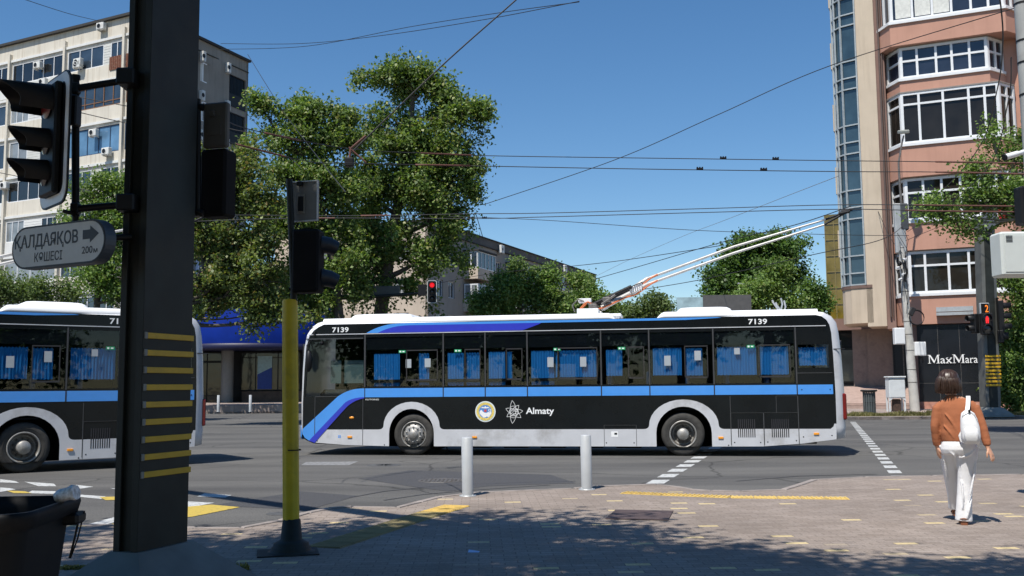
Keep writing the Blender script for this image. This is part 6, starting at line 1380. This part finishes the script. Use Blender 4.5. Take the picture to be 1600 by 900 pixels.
# leaning pole at the frame edge with camera and white cabinet
YN = 12.5; gb = Vector((P(1650, 700, YN).x, YN, SW)); lp = thing('concrete_pole', 'grey pole with black straps cut by the top right corner of the picture', 'pole', gb)
tpn = P(1589, -120, YN)-gb; m = MB(); m.tube([(0, 0, -.1), tuple(Vector((0, 0, 0)).lerp(tpn, .5)), tuple(tpn)], [.17, .13, .095], 18); m.build('shaft', mat('pole_grey', (.36, .37, .36), .7, var=.12, scale=4, dirt=(.25, .25, .24)), lp)
for y in (8, 66, 100, 150): u = (P(1595, y, YN).z-gb.z)/tpn.z; m = MB(); r_ = .17-.075*u+.004; m.lathe([(r_, 0), (r_, .025)], 16, M=Matrix.Translation((tpn.x*u, 0, tpn.z*u))); m.build('strap', M_dark, lp)
t, w2, h_ = cabinet('wall_cabinet', 'large white control cabinet with slits hung at the picture edge over the bush tree', 1567, 1640, 361, 431, YN-.35, .3, m_=mat('cabinet_white', (.60, .64, .62), .45, var=.03))
m = MB()
for k in range(5): m.box(-w2+.06, -w2+.14, -.012, -.008, h_-.06-k*.018, h_-.053-k*.018)
m.build('vent_slits', M_dark, t); m = MB(); m.tube([(w2*.6, .3, h_*.5), (w2+.1, .5, h_*.5)], .03, 8); m.build('bracket', M_dark, t)
t = thing('security_camera', 'white tube camera pointing left at the picture edge above the wires', 'camera', P(1583, 243, YN-.3)); m = MB(); Lc = t.location
m.tube([P(1569, 246, YN-.35)-Lc, P(1590, 240, YN-.3)-Lc], [.038, .036], 12); m.build('housing', M_white, t); m = MB(); m.tube([P(1568.5, 246.3, YN-.352)-Lc, P(1571, 245.6, YN-.349)-Lc], [.041, .041], 12); m.build('lens', M_dark, t)
m = MB(); m.tube([P(1588, 241, YN-.3)-Lc, P(1598, 238, YN-.2)-Lc, P(1612, 236, YN)-Lc], [.02, .035, .03], 8); m.build('arm', M_white, t)
t = thing('traffic_light', 'dark signal back at the picture edge between the white camera and the white cabinet', 'traffic light', P(1600, 322, YN-.2)); m = MB(); m.bbox(-.08, .12, -.1, .1, -.24, .24, .02); m.build('housing', M_dark, t); m = MB(); m.tube([(0, .05, .05), (.25, .2, .05)], .02, 6); m.build('bracket', M_dark, t)
# red signal on a mast arm beyond the bus
YR = 48.5; t = thing('traffic_light', 'traffic light lit red at the end of a dark arm before the grey block', 'traffic light', P(675, 456, YR)); kq = YR/F
Mr_ = frame((0, 0, 0), dirv(1, .12), dirv(.12, -1)); flat('backing_board', [rrect(-7.5*kq, 7.5*kq, -18*kq, 18*kq, .1)], .03, M_dark, t, Mr_)
flat('white_border', [rrect(-7.5*kq, 7.5*kq, -18*kq, 18*kq, .1), rrect(-6.6*kq, 6.6*kq, -17*kq, 17*kq, .08)], .01, M_signw, t, Mr_, .03)
for k, z in enumerate((10.5, 0, -10.5)):
    Ml = Mr_ @ Matrix.Translation((0, z*kq, .04)); m = MB(); m.lathe([(.12, 0), (.07, .02), (0, .03)], 14, M=Ml); m.build('lens', M_redon if k == 0 else M_lensd, t); m = MB(); m.lathe([(.15, 0), (.145, .16), (.135, .16), (.14, 0)], 14, M=Ml, a0=R(-30), a1=R(210)); m.build('hood', M_dark, t)
pb_ = gz(498, YR+.3); t = thing('signal_mast', 'dark mast arm carrying the red signal, half hidden in the tree crowns', 'signal mast', pb_); q = lambda x, y, Y=YR+.2: P(x, y, Y)-t.location
m = MB(); m.tube([q(498, 640), q(498, 455)], [.16, .14], 10); m.build('post', M_polebl, t); m = MB(); m.tube([q(496, 466), q(590, 463), q(668, 457)], [.14, .10, .06], 8); m.build('arm', M_polebl, t)
m = MB(); m.bbox(q(586, 0).x, q(626, 0).x, -.15, -.05, q(0, 466).z, q(0, 452).z, .03); m.build('name_plate', mat('plate_dim', (.07, .075, .07), .6), t); m = MB(); m.box(q(654, 0).x, q(666, 0).x, -.2, -.1, q(0, 468).z, q(0, 450).z); m.build('countdown_box', M_dark, t)
# distant street lamp
b = gz(1195, 74); t = thing('street_lamp', 'slim grey street lamp with a flat bent arm rising behind the trolleybus roof', 'street lamp', b); q = lambda x, y: P(x, y, 74)-b
m = MB(); m.tube([(0, 0, 0), q(1195, 500), q(1195, 462)], [.12, .09, .08], 8); m.build('post', M_galv, t); m = MB(); m.tube([q(1195, 462), q(1192, 452), q(1184, 449), q(1166, 445)], [.07, .06, .05, .05], 6); m.build('arm', M_galv, t)
m = MB(); m.bbox(-.55, .3, -.12, .12, -.05, .05, .03, 0, Matrix.Translation(q(1164, 444.5)) @ Matrix.Rotation(.15, 4, 'Y')); m.build('lamp_head', M_galv, t)

# ================================================================ OVERHEAD WIRES
def wire(pts, r_, label, m_=M_wire, red=None, cl=None, group='overhead wires of the junction', sag=0):
    W = [P(*p) for p in pts]; sm = []
    if len(W) == 2: W = [W[0], (W[0]+W[1])/2-Vector((0, 0, sag)), W[1]]
    for i in range(len(W)-1):
        p0 = W[max(0, i-1)]; p1 = W[i]; p2 = W[i+1]; p3 = W[min(len(W)-1, i+2)]
        for k in range(10):
            u = k/10; sm.append(.5*((2*p1)+(p2-p0)*u+(2*p0-5*p1+4*p2-p3)*u*u+(-p0+3*p1-3*p2+p3)*u**3))
    sm.append(W[-1]); t = thing('overhead_wire', label, 'wire', sm[0], 0, group); o = sm[0]
    m = MB(); m.tube([p-o for p in sm], r_, 5); m.build('cable', m_, t)
    def along(px):
        best = min(range(len(sm)-1), key=lambda i: abs(800+F*sm[i].x/sm[i].y*1.0-px)); return sm[best]-o, (sm[best+1]-sm[best]).normalized()
    for (x0, x1) in (red or []):
        a, d = along(x0); b_, _ = along(x1); mids = [p-o for p in sm if x0 < 800+F*p.x/p.y < x1]; mm = MB(); mm.tube([a]+mids+[b_], r_*1.9, 6); mm.build('insulated_section', M_wirer, t)
    for px in (cl or []):
        a, d = along(px); mm = MB(); mm.bbox(-.06, .06, -.018, .018, -.0, .035, .008, 0, Matrix.Translation(a)); 
        for dx in (-.045, 0, .045): mm.bbox(dx-.012, dx+.012, -.02, .02, .03, .052, .005, 0, Matrix.Translation(a))
        mm.build('wire_clamp', M_dark, t)
    return t
wire([(355, 190, 14), (402, 205, 15), (545, 232, 17), (700, 241, 18), (800, 244, 18.3), (1050, 247.5, 18.2), (1310, 251, 18), (1480, 253, 17.6), (1700, 257, 17)], .008, 'uppermost trolley contact wire with clamps, crossing the tall tree', red=[(405, 470), (660, 735), (1478, 1640)], cl=[1148, 1229])
wire([(330, 215, 14), (360, 223, 15), (480, 252, 16), (545, 255, 16.4), (735, 259, 17.3), (1000, 264, 17.4), (1310, 268, 17.2), (1480, 269, 17), (1700, 275, 16.4)], .008, 'second trolley contact wire just below the uppermost one', red=[(362, 440), (640, 740), (1470, 1640)], cl=[1085, 1198])
wire([(250, 335, 24), (540, 337, 24.8), (740, 334, 24.8), (850, 333, 24.4), (1100, 326, 23.8), (1312, 320, 23.2), (1480, 321, 22.6), (1700, 324, 22)], .010, 'upper one of the two trolley wires above the long trolleybus, met by its pole', red=[(560, 600), (1440, 1640)])
wire([(250, 348, 24), (470, 341, 24.3), (740, 341.5, 24.2), (850, 339, 23.9), (1100, 332, 23.3), (1318, 327, 22.8), (1480, 330, 22.2), (1700, 332, 21.6)], .010, 'lower one of the two trolley wires above the long trolleybus', red=[(470, 520), (1430, 1640)], cl=[758])
wire([(700, 338, 26), (850, 344, 26), (1090, 360, 26), (1318, 367, 26), (1420, 368, 26)], .008, 'thin wire sagging from the drooping tree toward the stair tower')
wire([(545, 242, 17), (690, 103, 17), (806, 0, 17), (900, -84, 17)], .014, 'thick black span cable rising steeply from the tall tree to the top edge', sag=0)
wire([(755, 320, 30), (960, 250, 28), (1120, 180, 26), (1296, 103, 24), (1600, 8, 20), (1700, -25, 19)], .011, 'long diagonal cable climbing over the cream pier to the top corner', sag=0)
wire([(905, 2, 22), (760, 30, 26), (600, 55, 30), (470, 68, 34), (345, 68, 38)], .010, 'faint upper cable swinging from the top edge to the apartment block roof')
wire([(905, 3, 22), (780, 20, 26), (640, 42, 30), (480, 72, 34), (345, 77, 38)], .010, 'faint lower cable twisted with the upper one near the apartment block roof')
wire([(35, -2, 40), (110, 22, 46), (165, 35, 56)], .014, 'thin cable from the top corner down to the apartment block parapet')
wire([(0, 123, 12), (60, 138, 12), (130, 153, 12), (205, 167, 12)], .0055, 'black cable crossing behind the upper hood of the near traffic light')
wire([(100, 170, 12), (160, 184, 12), (205, 194, 12)], .0055, 'black cable crossing the brown framed windows of the apartment block')
wire([(0, 270, 20), (60, 282, 20), (140, 298, 20)], .008, 'lower cable crossing behind the middle lamps of the near traffic light')
wire([(355, 200, 12), (372, 204, 12), (400, 208, 12)], .005, 'short cable leaving the sign back toward the tree')
wire([(387, 85, 60), (440, 170, 46), (500, 250, 34), (540, 300, 28)], .016, 'stay cable running down from the apartment block corner into the trees')
wire([(388, 180, 60), (430, 225, 50), (470, 262, 42)], .016, 'second stay cable under the first, from the apartment block into the trees')
wire([(560, 470, 64), (740, 432, 52), (912, 414, 40), (1000, 403, 38), (1131, 383, 34)], .013, 'thin cable sloping up to the rounded dark tree')
wire([(930, 436, 36), (1010, 413, 33), (1130, 378, 28), (1240, 352, 25), (1330, 322, 23)], .011, 'cable running up behind the trolley poles to their tips')
wire([(1000, 453, 44), (1100, 436, 42), (1270, 398, 38), (1375, 375, 36), (1412, 352, 46)], .015, 'cable from the distant tree to the concrete pole')
wire([(860, 470, 84), (960, 417, 76), (1060, 372, 66), (1130, 345, 52), (1230, 306, 42), (1310, 275, 34)], .012, 'very faint diagonal cable in the empty sky', mat('wire_grey', (.25, .28, .31), .6))
wire([(1560, -20, 16), (1567, 60, 18), (1558, 140, 22), (1530, 230, 28), (1470, 300, 36), (1412, 345, 46)], .014, 'sagging black cable from the leaning pole down to the concrete pole')
wire([(1580, 90, 16), (1575, 160, 20), (1545, 260, 26), (1480, 320, 36), (1418, 362, 46)], .012, 'second sagging cable from the leaning pole, under the first')
wire([(1415, 376, 47), (1480, 350, 44), (1540, 336, 42.6)], .012, 'thin cable from the concrete pole to the dark sign board')
wire([(1372, 330, 52), (1390, 370, 50), (1410, 396, 48)], .014, 'loose cable from the cream pier to the concrete pole')
# big splice where the span cable meets the contact wires
t = thing('wire_insulator', 'rusty insulator cluster where the thick span cable meets the contact wires in the tall tree', 'insulator', P(550, 240, 16.8)); L_ = t.location; q = lambda x, y, Y=16.8: P(x, y, Y)-L_
m = MB(); m.tube([q(572, 212), q(560, 222), q(548, 232), q(545, 258)], .022, 6); m.tube([q(545, 230), q(556, 240), q(572, 254)], .016, 6); m.build('links', M_wirer, t)
m = MB(); m.bbox(-.08, .08, -.05, .05, -.1, .06, .02, 0, Matrix.Translation(q(546, 252))); m.build('hanger', M_dark, t)

# ================================================================ PEOPLE
def remesh(o, vox, smooth=2):
    r = o.modifiers.new('r', 'REMESH'); r.mode = 'VOXEL'; r.voxel_size = vox; r.use_smooth_shade = True
    s = o.modifiers.new('s', 'SMOOTH'); s.factor = .5; s.iterations = smooth
    dg = bpy.context.evaluated_depsgraph_get(); me = bpy.data.meshes.new_from_object(o.evaluated_get(dg)); me.name = o.data.name; o.modifiers.clear(); o.data = me
    for p in me.polygons: p.use_smooth = True
def ell(c, rx, ry, n=20, rot=0., tilt=0.):
    out = []
    for k in range(n):
        a = 2*PI*k/n; x, y = rx*math.cos(a), ry*math.sin(a); out.append(Vector((c[0]+x*math.cos(rot)-y*math.sin(rot), c[1]+x*math.sin(rot)+y*math.cos(rot), c[2]+tilt*x)))
    return out
M_skin = mat('skin', (.55, .30, .20), .5, var=.06, scale=10, spec=.35)
M_skin.node_tree.nodes['Principled BSDF'].inputs['Subsurface Weight'].default_value = .12
M_hair = mat('hair_dark', (.045, .024, .016), .38, var=.4, scale=60, spec=.5)
M_sweat = mat('sweater_rust', (.36, .125, .055), .9, var=.08, scale=12, bump=.25, bscale=14)
M_trou = mat('trousers_white', (.74, .74, .76), .8, var=.03, scale=8, bump=.35, bscale=9)
M_bagw = mat('bag_white', (.76, .77, .79), .5, var=.03, scale=8, bump=.4, bscale=10)
M_sand = mat('sandal_brown', (.20, .07, .03), .6)
wb = G(1499, 819, SW); wb.x += .04
pers = thing('person', 'woman with a dark bob, rust sweater, white trousers and a white bag walking away', 'person', wb, -.37)
# local axes: +x right in the picture, +y away from the camera
hd = Vector((-.075, .02, 1.47))
body = MB()
body.loft([ell((-.02, 0, z), rx, ry) for z, rx, ry in ((.80, .15, .10), (.95, .14, .095), (1.10, .14, .10), (1.24, .16, .095), (1.30, .14, .075), (1.335, .07, .06))], 0)
body.tube([(-.035, .0, 1.28), (-.045, .01, 1.36), (-.065, .02, 1.44)], [.058, .05, .052], 14)
body.loft([ell((hd.x, hd.y+dy, hd.z+z), rx, ry) for z, rx, ry, dy in ((-.115, .030, .035, .045), (-.10, .052, .060, .03), (-.06, .066, .082, .012), (0, .075, .095, 0), (.05, .074, .094, -.005), (.09, .056, .07, -.005), (.112, .02, .03, -.005))], 0)
body.tube([hd+Vector((0, .085, .0)), hd+Vector((0, .112, -.028)), hd+Vector((0, .098, -.036))], [.009, .014, .009], 8)
for sx in (-1, 1): body.tube([hd+Vector((sx*.072, .0, .02)), hd+Vector((sx*.082, -.008, -.01)), hd+Vector((sx*.074, .0, -.035))], [.010, .014, .008], 8)
def limb(mb, pts, r_): mb.tube(pts, r_, 14)
lh = [(-.175, .0, 1.245), (-.222, -.015, 1.02), (-.212, .035, .80)]; rh = [(.165, .0, 1.25), (.228, -.03, 1.03), (.275, -.055, .80)]
limb(body, lh, [.042, .036, .024]); limb(body, rh, [.042, .036, .024])
def hand(mb, wr, d, side, spread_, curl, palmn):
    d = Vector(d).normalized(); nrm = Vector(palmn).normalized(); sd = d.cross(nrm).normalized(); w0 = Vector(wr)
    mb.loft([[w0+d*u+sd*(a*math.cos(t_))+nrm*(b_*math.sin(t_)) for t_ in [2*PI*k/12 for k in range(12)]] for u, a, b_ in ((-.02, .024, .020), (.01, .028, .018), (.05, .039, .016), (.085, .038, .013))], 0)
    for i, (o_, ln) in enumerate(((-.029, .062), (-.010, .072), (.010, .068), (.028, .052))):
        p0 = w0+d*.078+sd*o_; fd = (d+sd*o_*spread_*14*.2).normalized(); p1 = p0+fd*ln*.45+nrm*curl*.006; p2 = p1+(fd+nrm*curl*.45).normalized()*ln*.32; p3 = p2+(fd+nrm*curl*1.0).normalized()*ln*.28
        mb.tube([p0-d*.02, p0, p1, p2, p3], [.0095, .0095, .0088, .008, .0062], 8)
    p0 = w0+d*.025+sd*side*.024; p1 = p0+(d*.7+sd*side*.75+nrm*.25).normalized()*.035; p2 = p1+(d+sd*side*.25+nrm*.35).normalized()*.03; p3 = p2+(d+nrm*.4).normalized()*.022
    mb.tube([p0-d*.01, p0, p1, p2, p3], [.013, .0125, .0105, .0095, .007], 8)
hand(body, (-.212, .035, .80), (.12, .12, -1), 1, .4, 1.1, (.9, .35, .1)); hand(body, (.275, -.055, .80), (.38, -.15, -1), -1, 1.6, .5, (-.8, .5, -.2))
# legs and feet (right leg planted, left leg swinging forward)
RL = [(.075, .0, .82), (.045, .02, .44), (.005, .0, .07)]; LL = [(-.09, .02, .82), (-.075, .17, .46), (-.045, .34, .12)]
limb(body, RL, [.075, .052, .035]); limb(body, LL, [.075, .052, .035])
body.loft([ell((.005+x, y, z), rx, ry, 12) for x, y, z, rx, ry in ((0, .0, .09, .033, .04), (0, .02, .055, .036, .06), (.002, .045, .03, .042, .10), (.002, .05, .014, .044, .115))], 0)
body.loft([ell((-.045, .36+y, z+.07), rx, ry, 12) for y, z, rx, ry in ((0, .07, .033, .04), (.03, .03, .038, .07), (.05, -.01, .042, .10), (.055, -.03, .042, .11))], 0)
ob = body.build('body', M_skin, pers); remesh(ob, .0068, 1)
# hair bob with strands
hr = MB(); prof = ((.135, .02, .02), (.125, .055, .06), (.10, .088, .098), (.05, .106, .117), (0, .112, .122), (-.05, .112, .118), (-.10, .117, .114), (-.128, .104, .098), (-.142, .060, .062)); R_ = []
for z, rx, ry in [((z if z > -.04 else -.04+(z+.04)*.70), rx, ry) for z, rx, ry in prof[::-1]]:
    ring = []
    for k in range(44):
        a = 2*PI*k/44; w_ = 1+.022*math.sin(k*2.7)+.015*math.sin(k*5.3+z*9); x = rx*w_*math.cos(a); y = ry*w_*math.sin(a)*(.82 if math.sin(a) > 0 else 1)
        if math.sin(a) > .55 and z < .04: y = min(y, .055)
        ring.append(hd+Vector((x+.006*math.sin(z*20), y-.012, z+.012+.010*math.sin(k*1.9))))
    R_.append(ring)
hr.loft(R_, 0, True); hb = hr.build('hair', M_hair, pers)
st = MB(); g = random.Random(11)
for k in range(150):
    a = g.uniform(PI*.85, PI*2.15); p0 = hd+Vector((.03*math.cos(a), .03*math.sin(a)-.01, .145)); c1 = hd+Vector((.125*math.cos(a), .13*math.sin(a)-.012, .07)); c2 = hd+Vector(((.121+g.uniform(-.004, .012))*math.cos(a+g.uniform(-.1, .1)), (.122+g.uniform(-.004, .012))*math.sin(a)-.012, -.082-g.uniform(-.02, .03)))
    st.tube(bez(tuple(p0), tuple(c1), tuple(c1.lerp(c2, .4)), 3)+bez(tuple(c1.lerp(c2, .4)), tuple(c1.lerp(c2, .7)+Vector((.006*math.cos(a), .006*math.sin(a), 0))), tuple(c2), 3)[1:], [.0015, .004, .0045, .0045, .004, .0035, .0015], 4)
st.build('strands', M_hair, hb)
# sweater
sw = MB()
sw.loft([ell((x, y, z), rx, ry, 26) for x, y, z, rx, ry in ((.0, .0, .86, .165, .120), (.0, 0, .885, .172, .125), (-.01, -.004, .95, .172, .122), (-.012, -.004, 1.05, .166, .112), (-.012, -.002, 1.15, .180, .110), (-.01, 0, 1.22, .190, .102), (-.01, 0, 1.27, .178, .086), (-.02, 0, 1.305, .13, .074), (-.028, .002, 1.335, .078, .062), (-.032, .004, 1.35, .064, .056))], 0)
def sleeve(pts, r_):
    P_ = [Vector(p) for p in pts]; q = []; rr2 = []; g = random.Random(int(abs(pts[0][0]*1000)))
    for i in range(len(P_)-1):
        for k in range(7):
            u = k/7; q.append(P_[i].lerp(P_[i+1], u)); rr2.append(r_[i]+(r_[i+1]-r_[i])*u+.0012*math.sin((i*7+k)*2.1))
    q.append(P_[-1]); rr2.append(r_[-1]); sw.tube(q, rr2, 18)
sleeve([(-.135, .0, 1.235), (-.188, .0, 1.20), (-.224, -.015, 1.02), (-.217, .025, .86), (-.214, .033, .815)], [.064, .060, .049, .044, .036])
sleeve([(.12, .0, 1.24), (.170, .0, 1.205), (.229, -.03, 1.03), (.262, -.045, .87), (.270, -.052, .825)], [.064, .060, .049, .044, .036])
for (a, b_, c_) in (((-.14, -.10, 1.17), (-.06, -.118, 1.08), (-.01, -.124, .95)), ((.14, -.10, 1.18), (.07, -.12, 1.10), (.02, -.126, .98)), ((-.16, -.085, 1.05), (-.10, -.115, .98), (-.05, -.125, .90))): sw.tube(bez(a, b_, c_, 6), [.002, .006, .008, .009, .008, .006, .002], 6)
so_ = sw.build('sweater', M_sweat, pers); remesh(so_, .0085, 2)
# trousers
tr = MB()
tr.loft([ell((x, y, z), rx, ry, 26) for x, y, z, rx, ry in ((-.012, .01, .73, .168, .125), (-.008, .0, .78, .178, .138), (-.004, -.004, .83, .170, .130), (0, 0, .88, .155, .112), (0, 0, .905, .150, .108))], 0)
def leg(cs):
    q = [c[:3] for c in cs]; tr.tube(q, [(c[3], c[4]) for c in cs], 20)
leg([(.078, .005, .82, .094, .112), (.070, .005, .70, .094, .104), (.055, .01, .55, .076, .084), (.040, .01, .42, .067, .076), (.026, .0, .28, .066, .076), (.014, -.008, .14, .070, .080), (.008, -.01, .05, .074, .086), (.007, -.01, .035, .072, .084)])
leg([(-.088, .02, .82, .090, .112), (-.090, .06, .70, .084, .100), (-.086, .12, .56, .074, .086), (-.075, .17, .44, .066, .078), (-.062, .22, .32, .060, .074), (-.050, .28, .20, .058, .076), (-.045, .31, .135, .060, .08)])
for (a, b_, c_) in (((.15, -.08, .78), (.07, -.115, .70), (-.01, -.1, .70)), ((.0, -.1, .86), (-.01, -.12, .78), (-.008, -.09, .66)), ((.13, -.06, .55), (.10, -.10, .40), (.05, -.09, .22)), ((-.01, -.06, .5), (.02, -.095, .36), (.0, -.09, .16)), ((.10, -.05, .30), (.06, -.10, .18), (.04, -.09, .07)), ((-.16, -.02, .70), (-.14, .03, .55), (-.13, .1, .4)), ((-.15, -.06, .84), (-.10, -.12, .76), (-.04, -.11, .70)), ((.165, -.02, .8), (.15, -.06, .62), (.125, -.05, .45))):
    tr.tube(bez(a, b_, c_, 6), [.003, .009, .012, .013, .012, .009, .003], 6)
to = tr.build('trousers', M_trou, pers); remesh(to, .0085, 2)
# sandals
for (x, y, z, tl_) in ((.007, .03, 0, 0), (-.043, .41, .045, 0)):
    m = MB(); m.loft([[(x+a*s_, y+b_, z+zz) for a, b_ in [(-.030, -.125), (.030, -.125), (.040, -.02), (.050, .08), (.030, .14), (-.025, .145), (-.045, .08), (-.036, -.02)]] for zz, s_ in ((0.001, 1), (.022, 1.02))], 0, True, None, False)
    m.tube([(x-.046, y+.06, z+.02), (x-.02, y+.05, z+.065), (x+.02, y+.05, z+.065), (x+.05, y+.06, z+.02)], .012, 6); m.tube([(x-.036, y-.05, z+.02), (x-.036, y-.10, z+.06), (x, y-.125, z+.068), (x+.036, y-.10, z+.06), (x+.036, y-.05, z+.02)], .008, 6); m.build('sandal', M_sand, pers)
# bag worn on the back over one shoulder
bg_ = thing('shoulder_bag', 'small white backpack hanging from one shoulder of the walking woman', 'bag', wb+Matrix.Rotation(-.37, 3, 'Z') @ Vector((.105, -.17, 1.02)), -.37)
m = MB(); R_ = []
for z, hx, hy, ox in ((-.175, .050, .035, -.004), (-.165, .078, .052, -.004), (-.10, .095, .068, .0), (0.0, .092, .066, .0), (.09, .080, .056, -.004), (.145, .062, .042, -.008), (.17, .030, .02, -.01)):
    R_.append([Vector((x+ox+.12*z*-1*.35, y, z)) for x, y in rrect(-hx, hx, -hy, hy, min(hx, hy)*.75, 5)])
m.loft(R_, 0, True); m.build('pouch', M_bagw, bg_)
m = MB(); R_ = []
for z, hx, hy in ((-.15, .05, .015), (-.14, .066, .026), (-.07, .070, .028), (-.02, .064, .022), (-.005, .045, .012)): R_.append([Vector((x+.006, y-.066, z)) for x, y in rrect(-hx, hx, -hy, hy, hy*.9, 4)])
m.loft(R_, 0, True); m.build('front_pocket', M_bagw, bg_)
m = MB(); wbL = lambda x, y, z: Vector((x-.105, y+.17, z-1.02))
def strap(m, pts, hw, th=.006):
    R_ = []
    for i, p in enumerate(pts):
        p = Vector(p); d = (Vector(pts[min(i+1, len(pts)-1)])-Vector(pts[max(0, i-1)])).normalized(); sx = Vector((1, 0, 0)); nn_ = d.cross(sx).normalized(); R_.append([p-sx*hw-nn_*th, p+sx*hw-nn_*th, p+sx*hw+nn_*th, p-sx*hw+nn_*th])
    m.loft(R_, 0, True, None, False)
strap(m, [wbL(.082, -.19, 1.17), wbL(.098, -.14, 1.24), wbL(.108, -.085, 1.305), wbL(.112, -.02, 1.335), wbL(.115, .05, 1.31), wbL(.118, .10, 1.24)], .021); m.build('strap', M_bagw, bg_)
m = MB(); strap(m, [wbL(.03, -.16, .98), wbL(.005, -.165, .93), wbL(.02, -.16, .87), wbL(.05, -.16, .85)], .014); strap(m, [wbL(.16, -.16, .90), wbL(.185, -.14, .86), wbL(.18, -.12, .81)], .012); m.build('loose_strap', M_bagw, bg_)
m = MB(); m.tube([(-.07, -.045, .10), (-.06, -.06, .14), (0, -.05, .165), (.045, -.05, .13), (.075, -.045, .05)], .003, 5); m.build('zip', M_galv, bg_)
m = MB(); m.bbox(-.012, .01, -.06, -.045, .15, .18, .003); m.build('buckle', M_dark, bg_)

# passenger in the window of the cut off trolleybus
def passenger(s_, label, shirt, hairc):
    Wm = Matrix.Translation(bus2.location) @ Matrix.Rotation(YAW2, 4, 'Z'); p0 = Wm @ Vector((s_, .42, 1.03)); t = thing('person', label, 'person', p0, YAW2)
    b = MB(); b.loft([ell((0, 0, z), rx, ry, 16) for z, rx, ry in ((.0, .14, .20), (.25, .13, .19), (.45, .12, .21), (.54, .09, .17), (.60, .05, .06), (.66, .048, .05))], 0)
    b.loft([ell((-.01, 0, .78+z), rx, ry, 16) for z, rx, ry in ((-.13, .04, .03), (-.09, .08, .055), (0, .095, .075), (.06, .09, .075), (.11, .03, .03))], 0)
    b.tube([(-.09, 0, .79), (-.118, 0, .765), (-.10, 0, .755)], [.01, .014, .01], 8)
    for sy in (-1, 1): b.tube([(0, sy*.20, .48), (-.05, sy*.25, .25), (-.28, sy*.16, .12)], [.055, .045, .03], 10)
    for sy in (-1, 1): b.tube([(0, sy*.1, .05), (-.40, sy*.1, .06)], [.09, .07], 10)
    o = b.build('body', M_skin, t); remesh(o, .012, 1)
    b = MB(); b.loft([ell((0, 0, z), rx, ry, 16) for z, rx, ry in ((-.02, .16, .22), (.25, .15, .21), (.45, .135, .225), (.56, .09, .16), (.60, .06, .07))], 0); b.build('shirt', shirt, t)
    b = MB(); b.loft([ell((.012, 0, .80+z), rx, ry, 16) for z, rx, ry in ((-.06, .07, .06), (0, .098, .083), (.06, .096, .082), (.10, .06, .05), (.115, .02, .02))], 0); b.build('hair', hairc, t); return t
passenger(4.97, 'passenger with dark hair sitting at a window of the cut off trolleybus', mat('shirt_black', (.02, .02, .022), .9), M_hair)
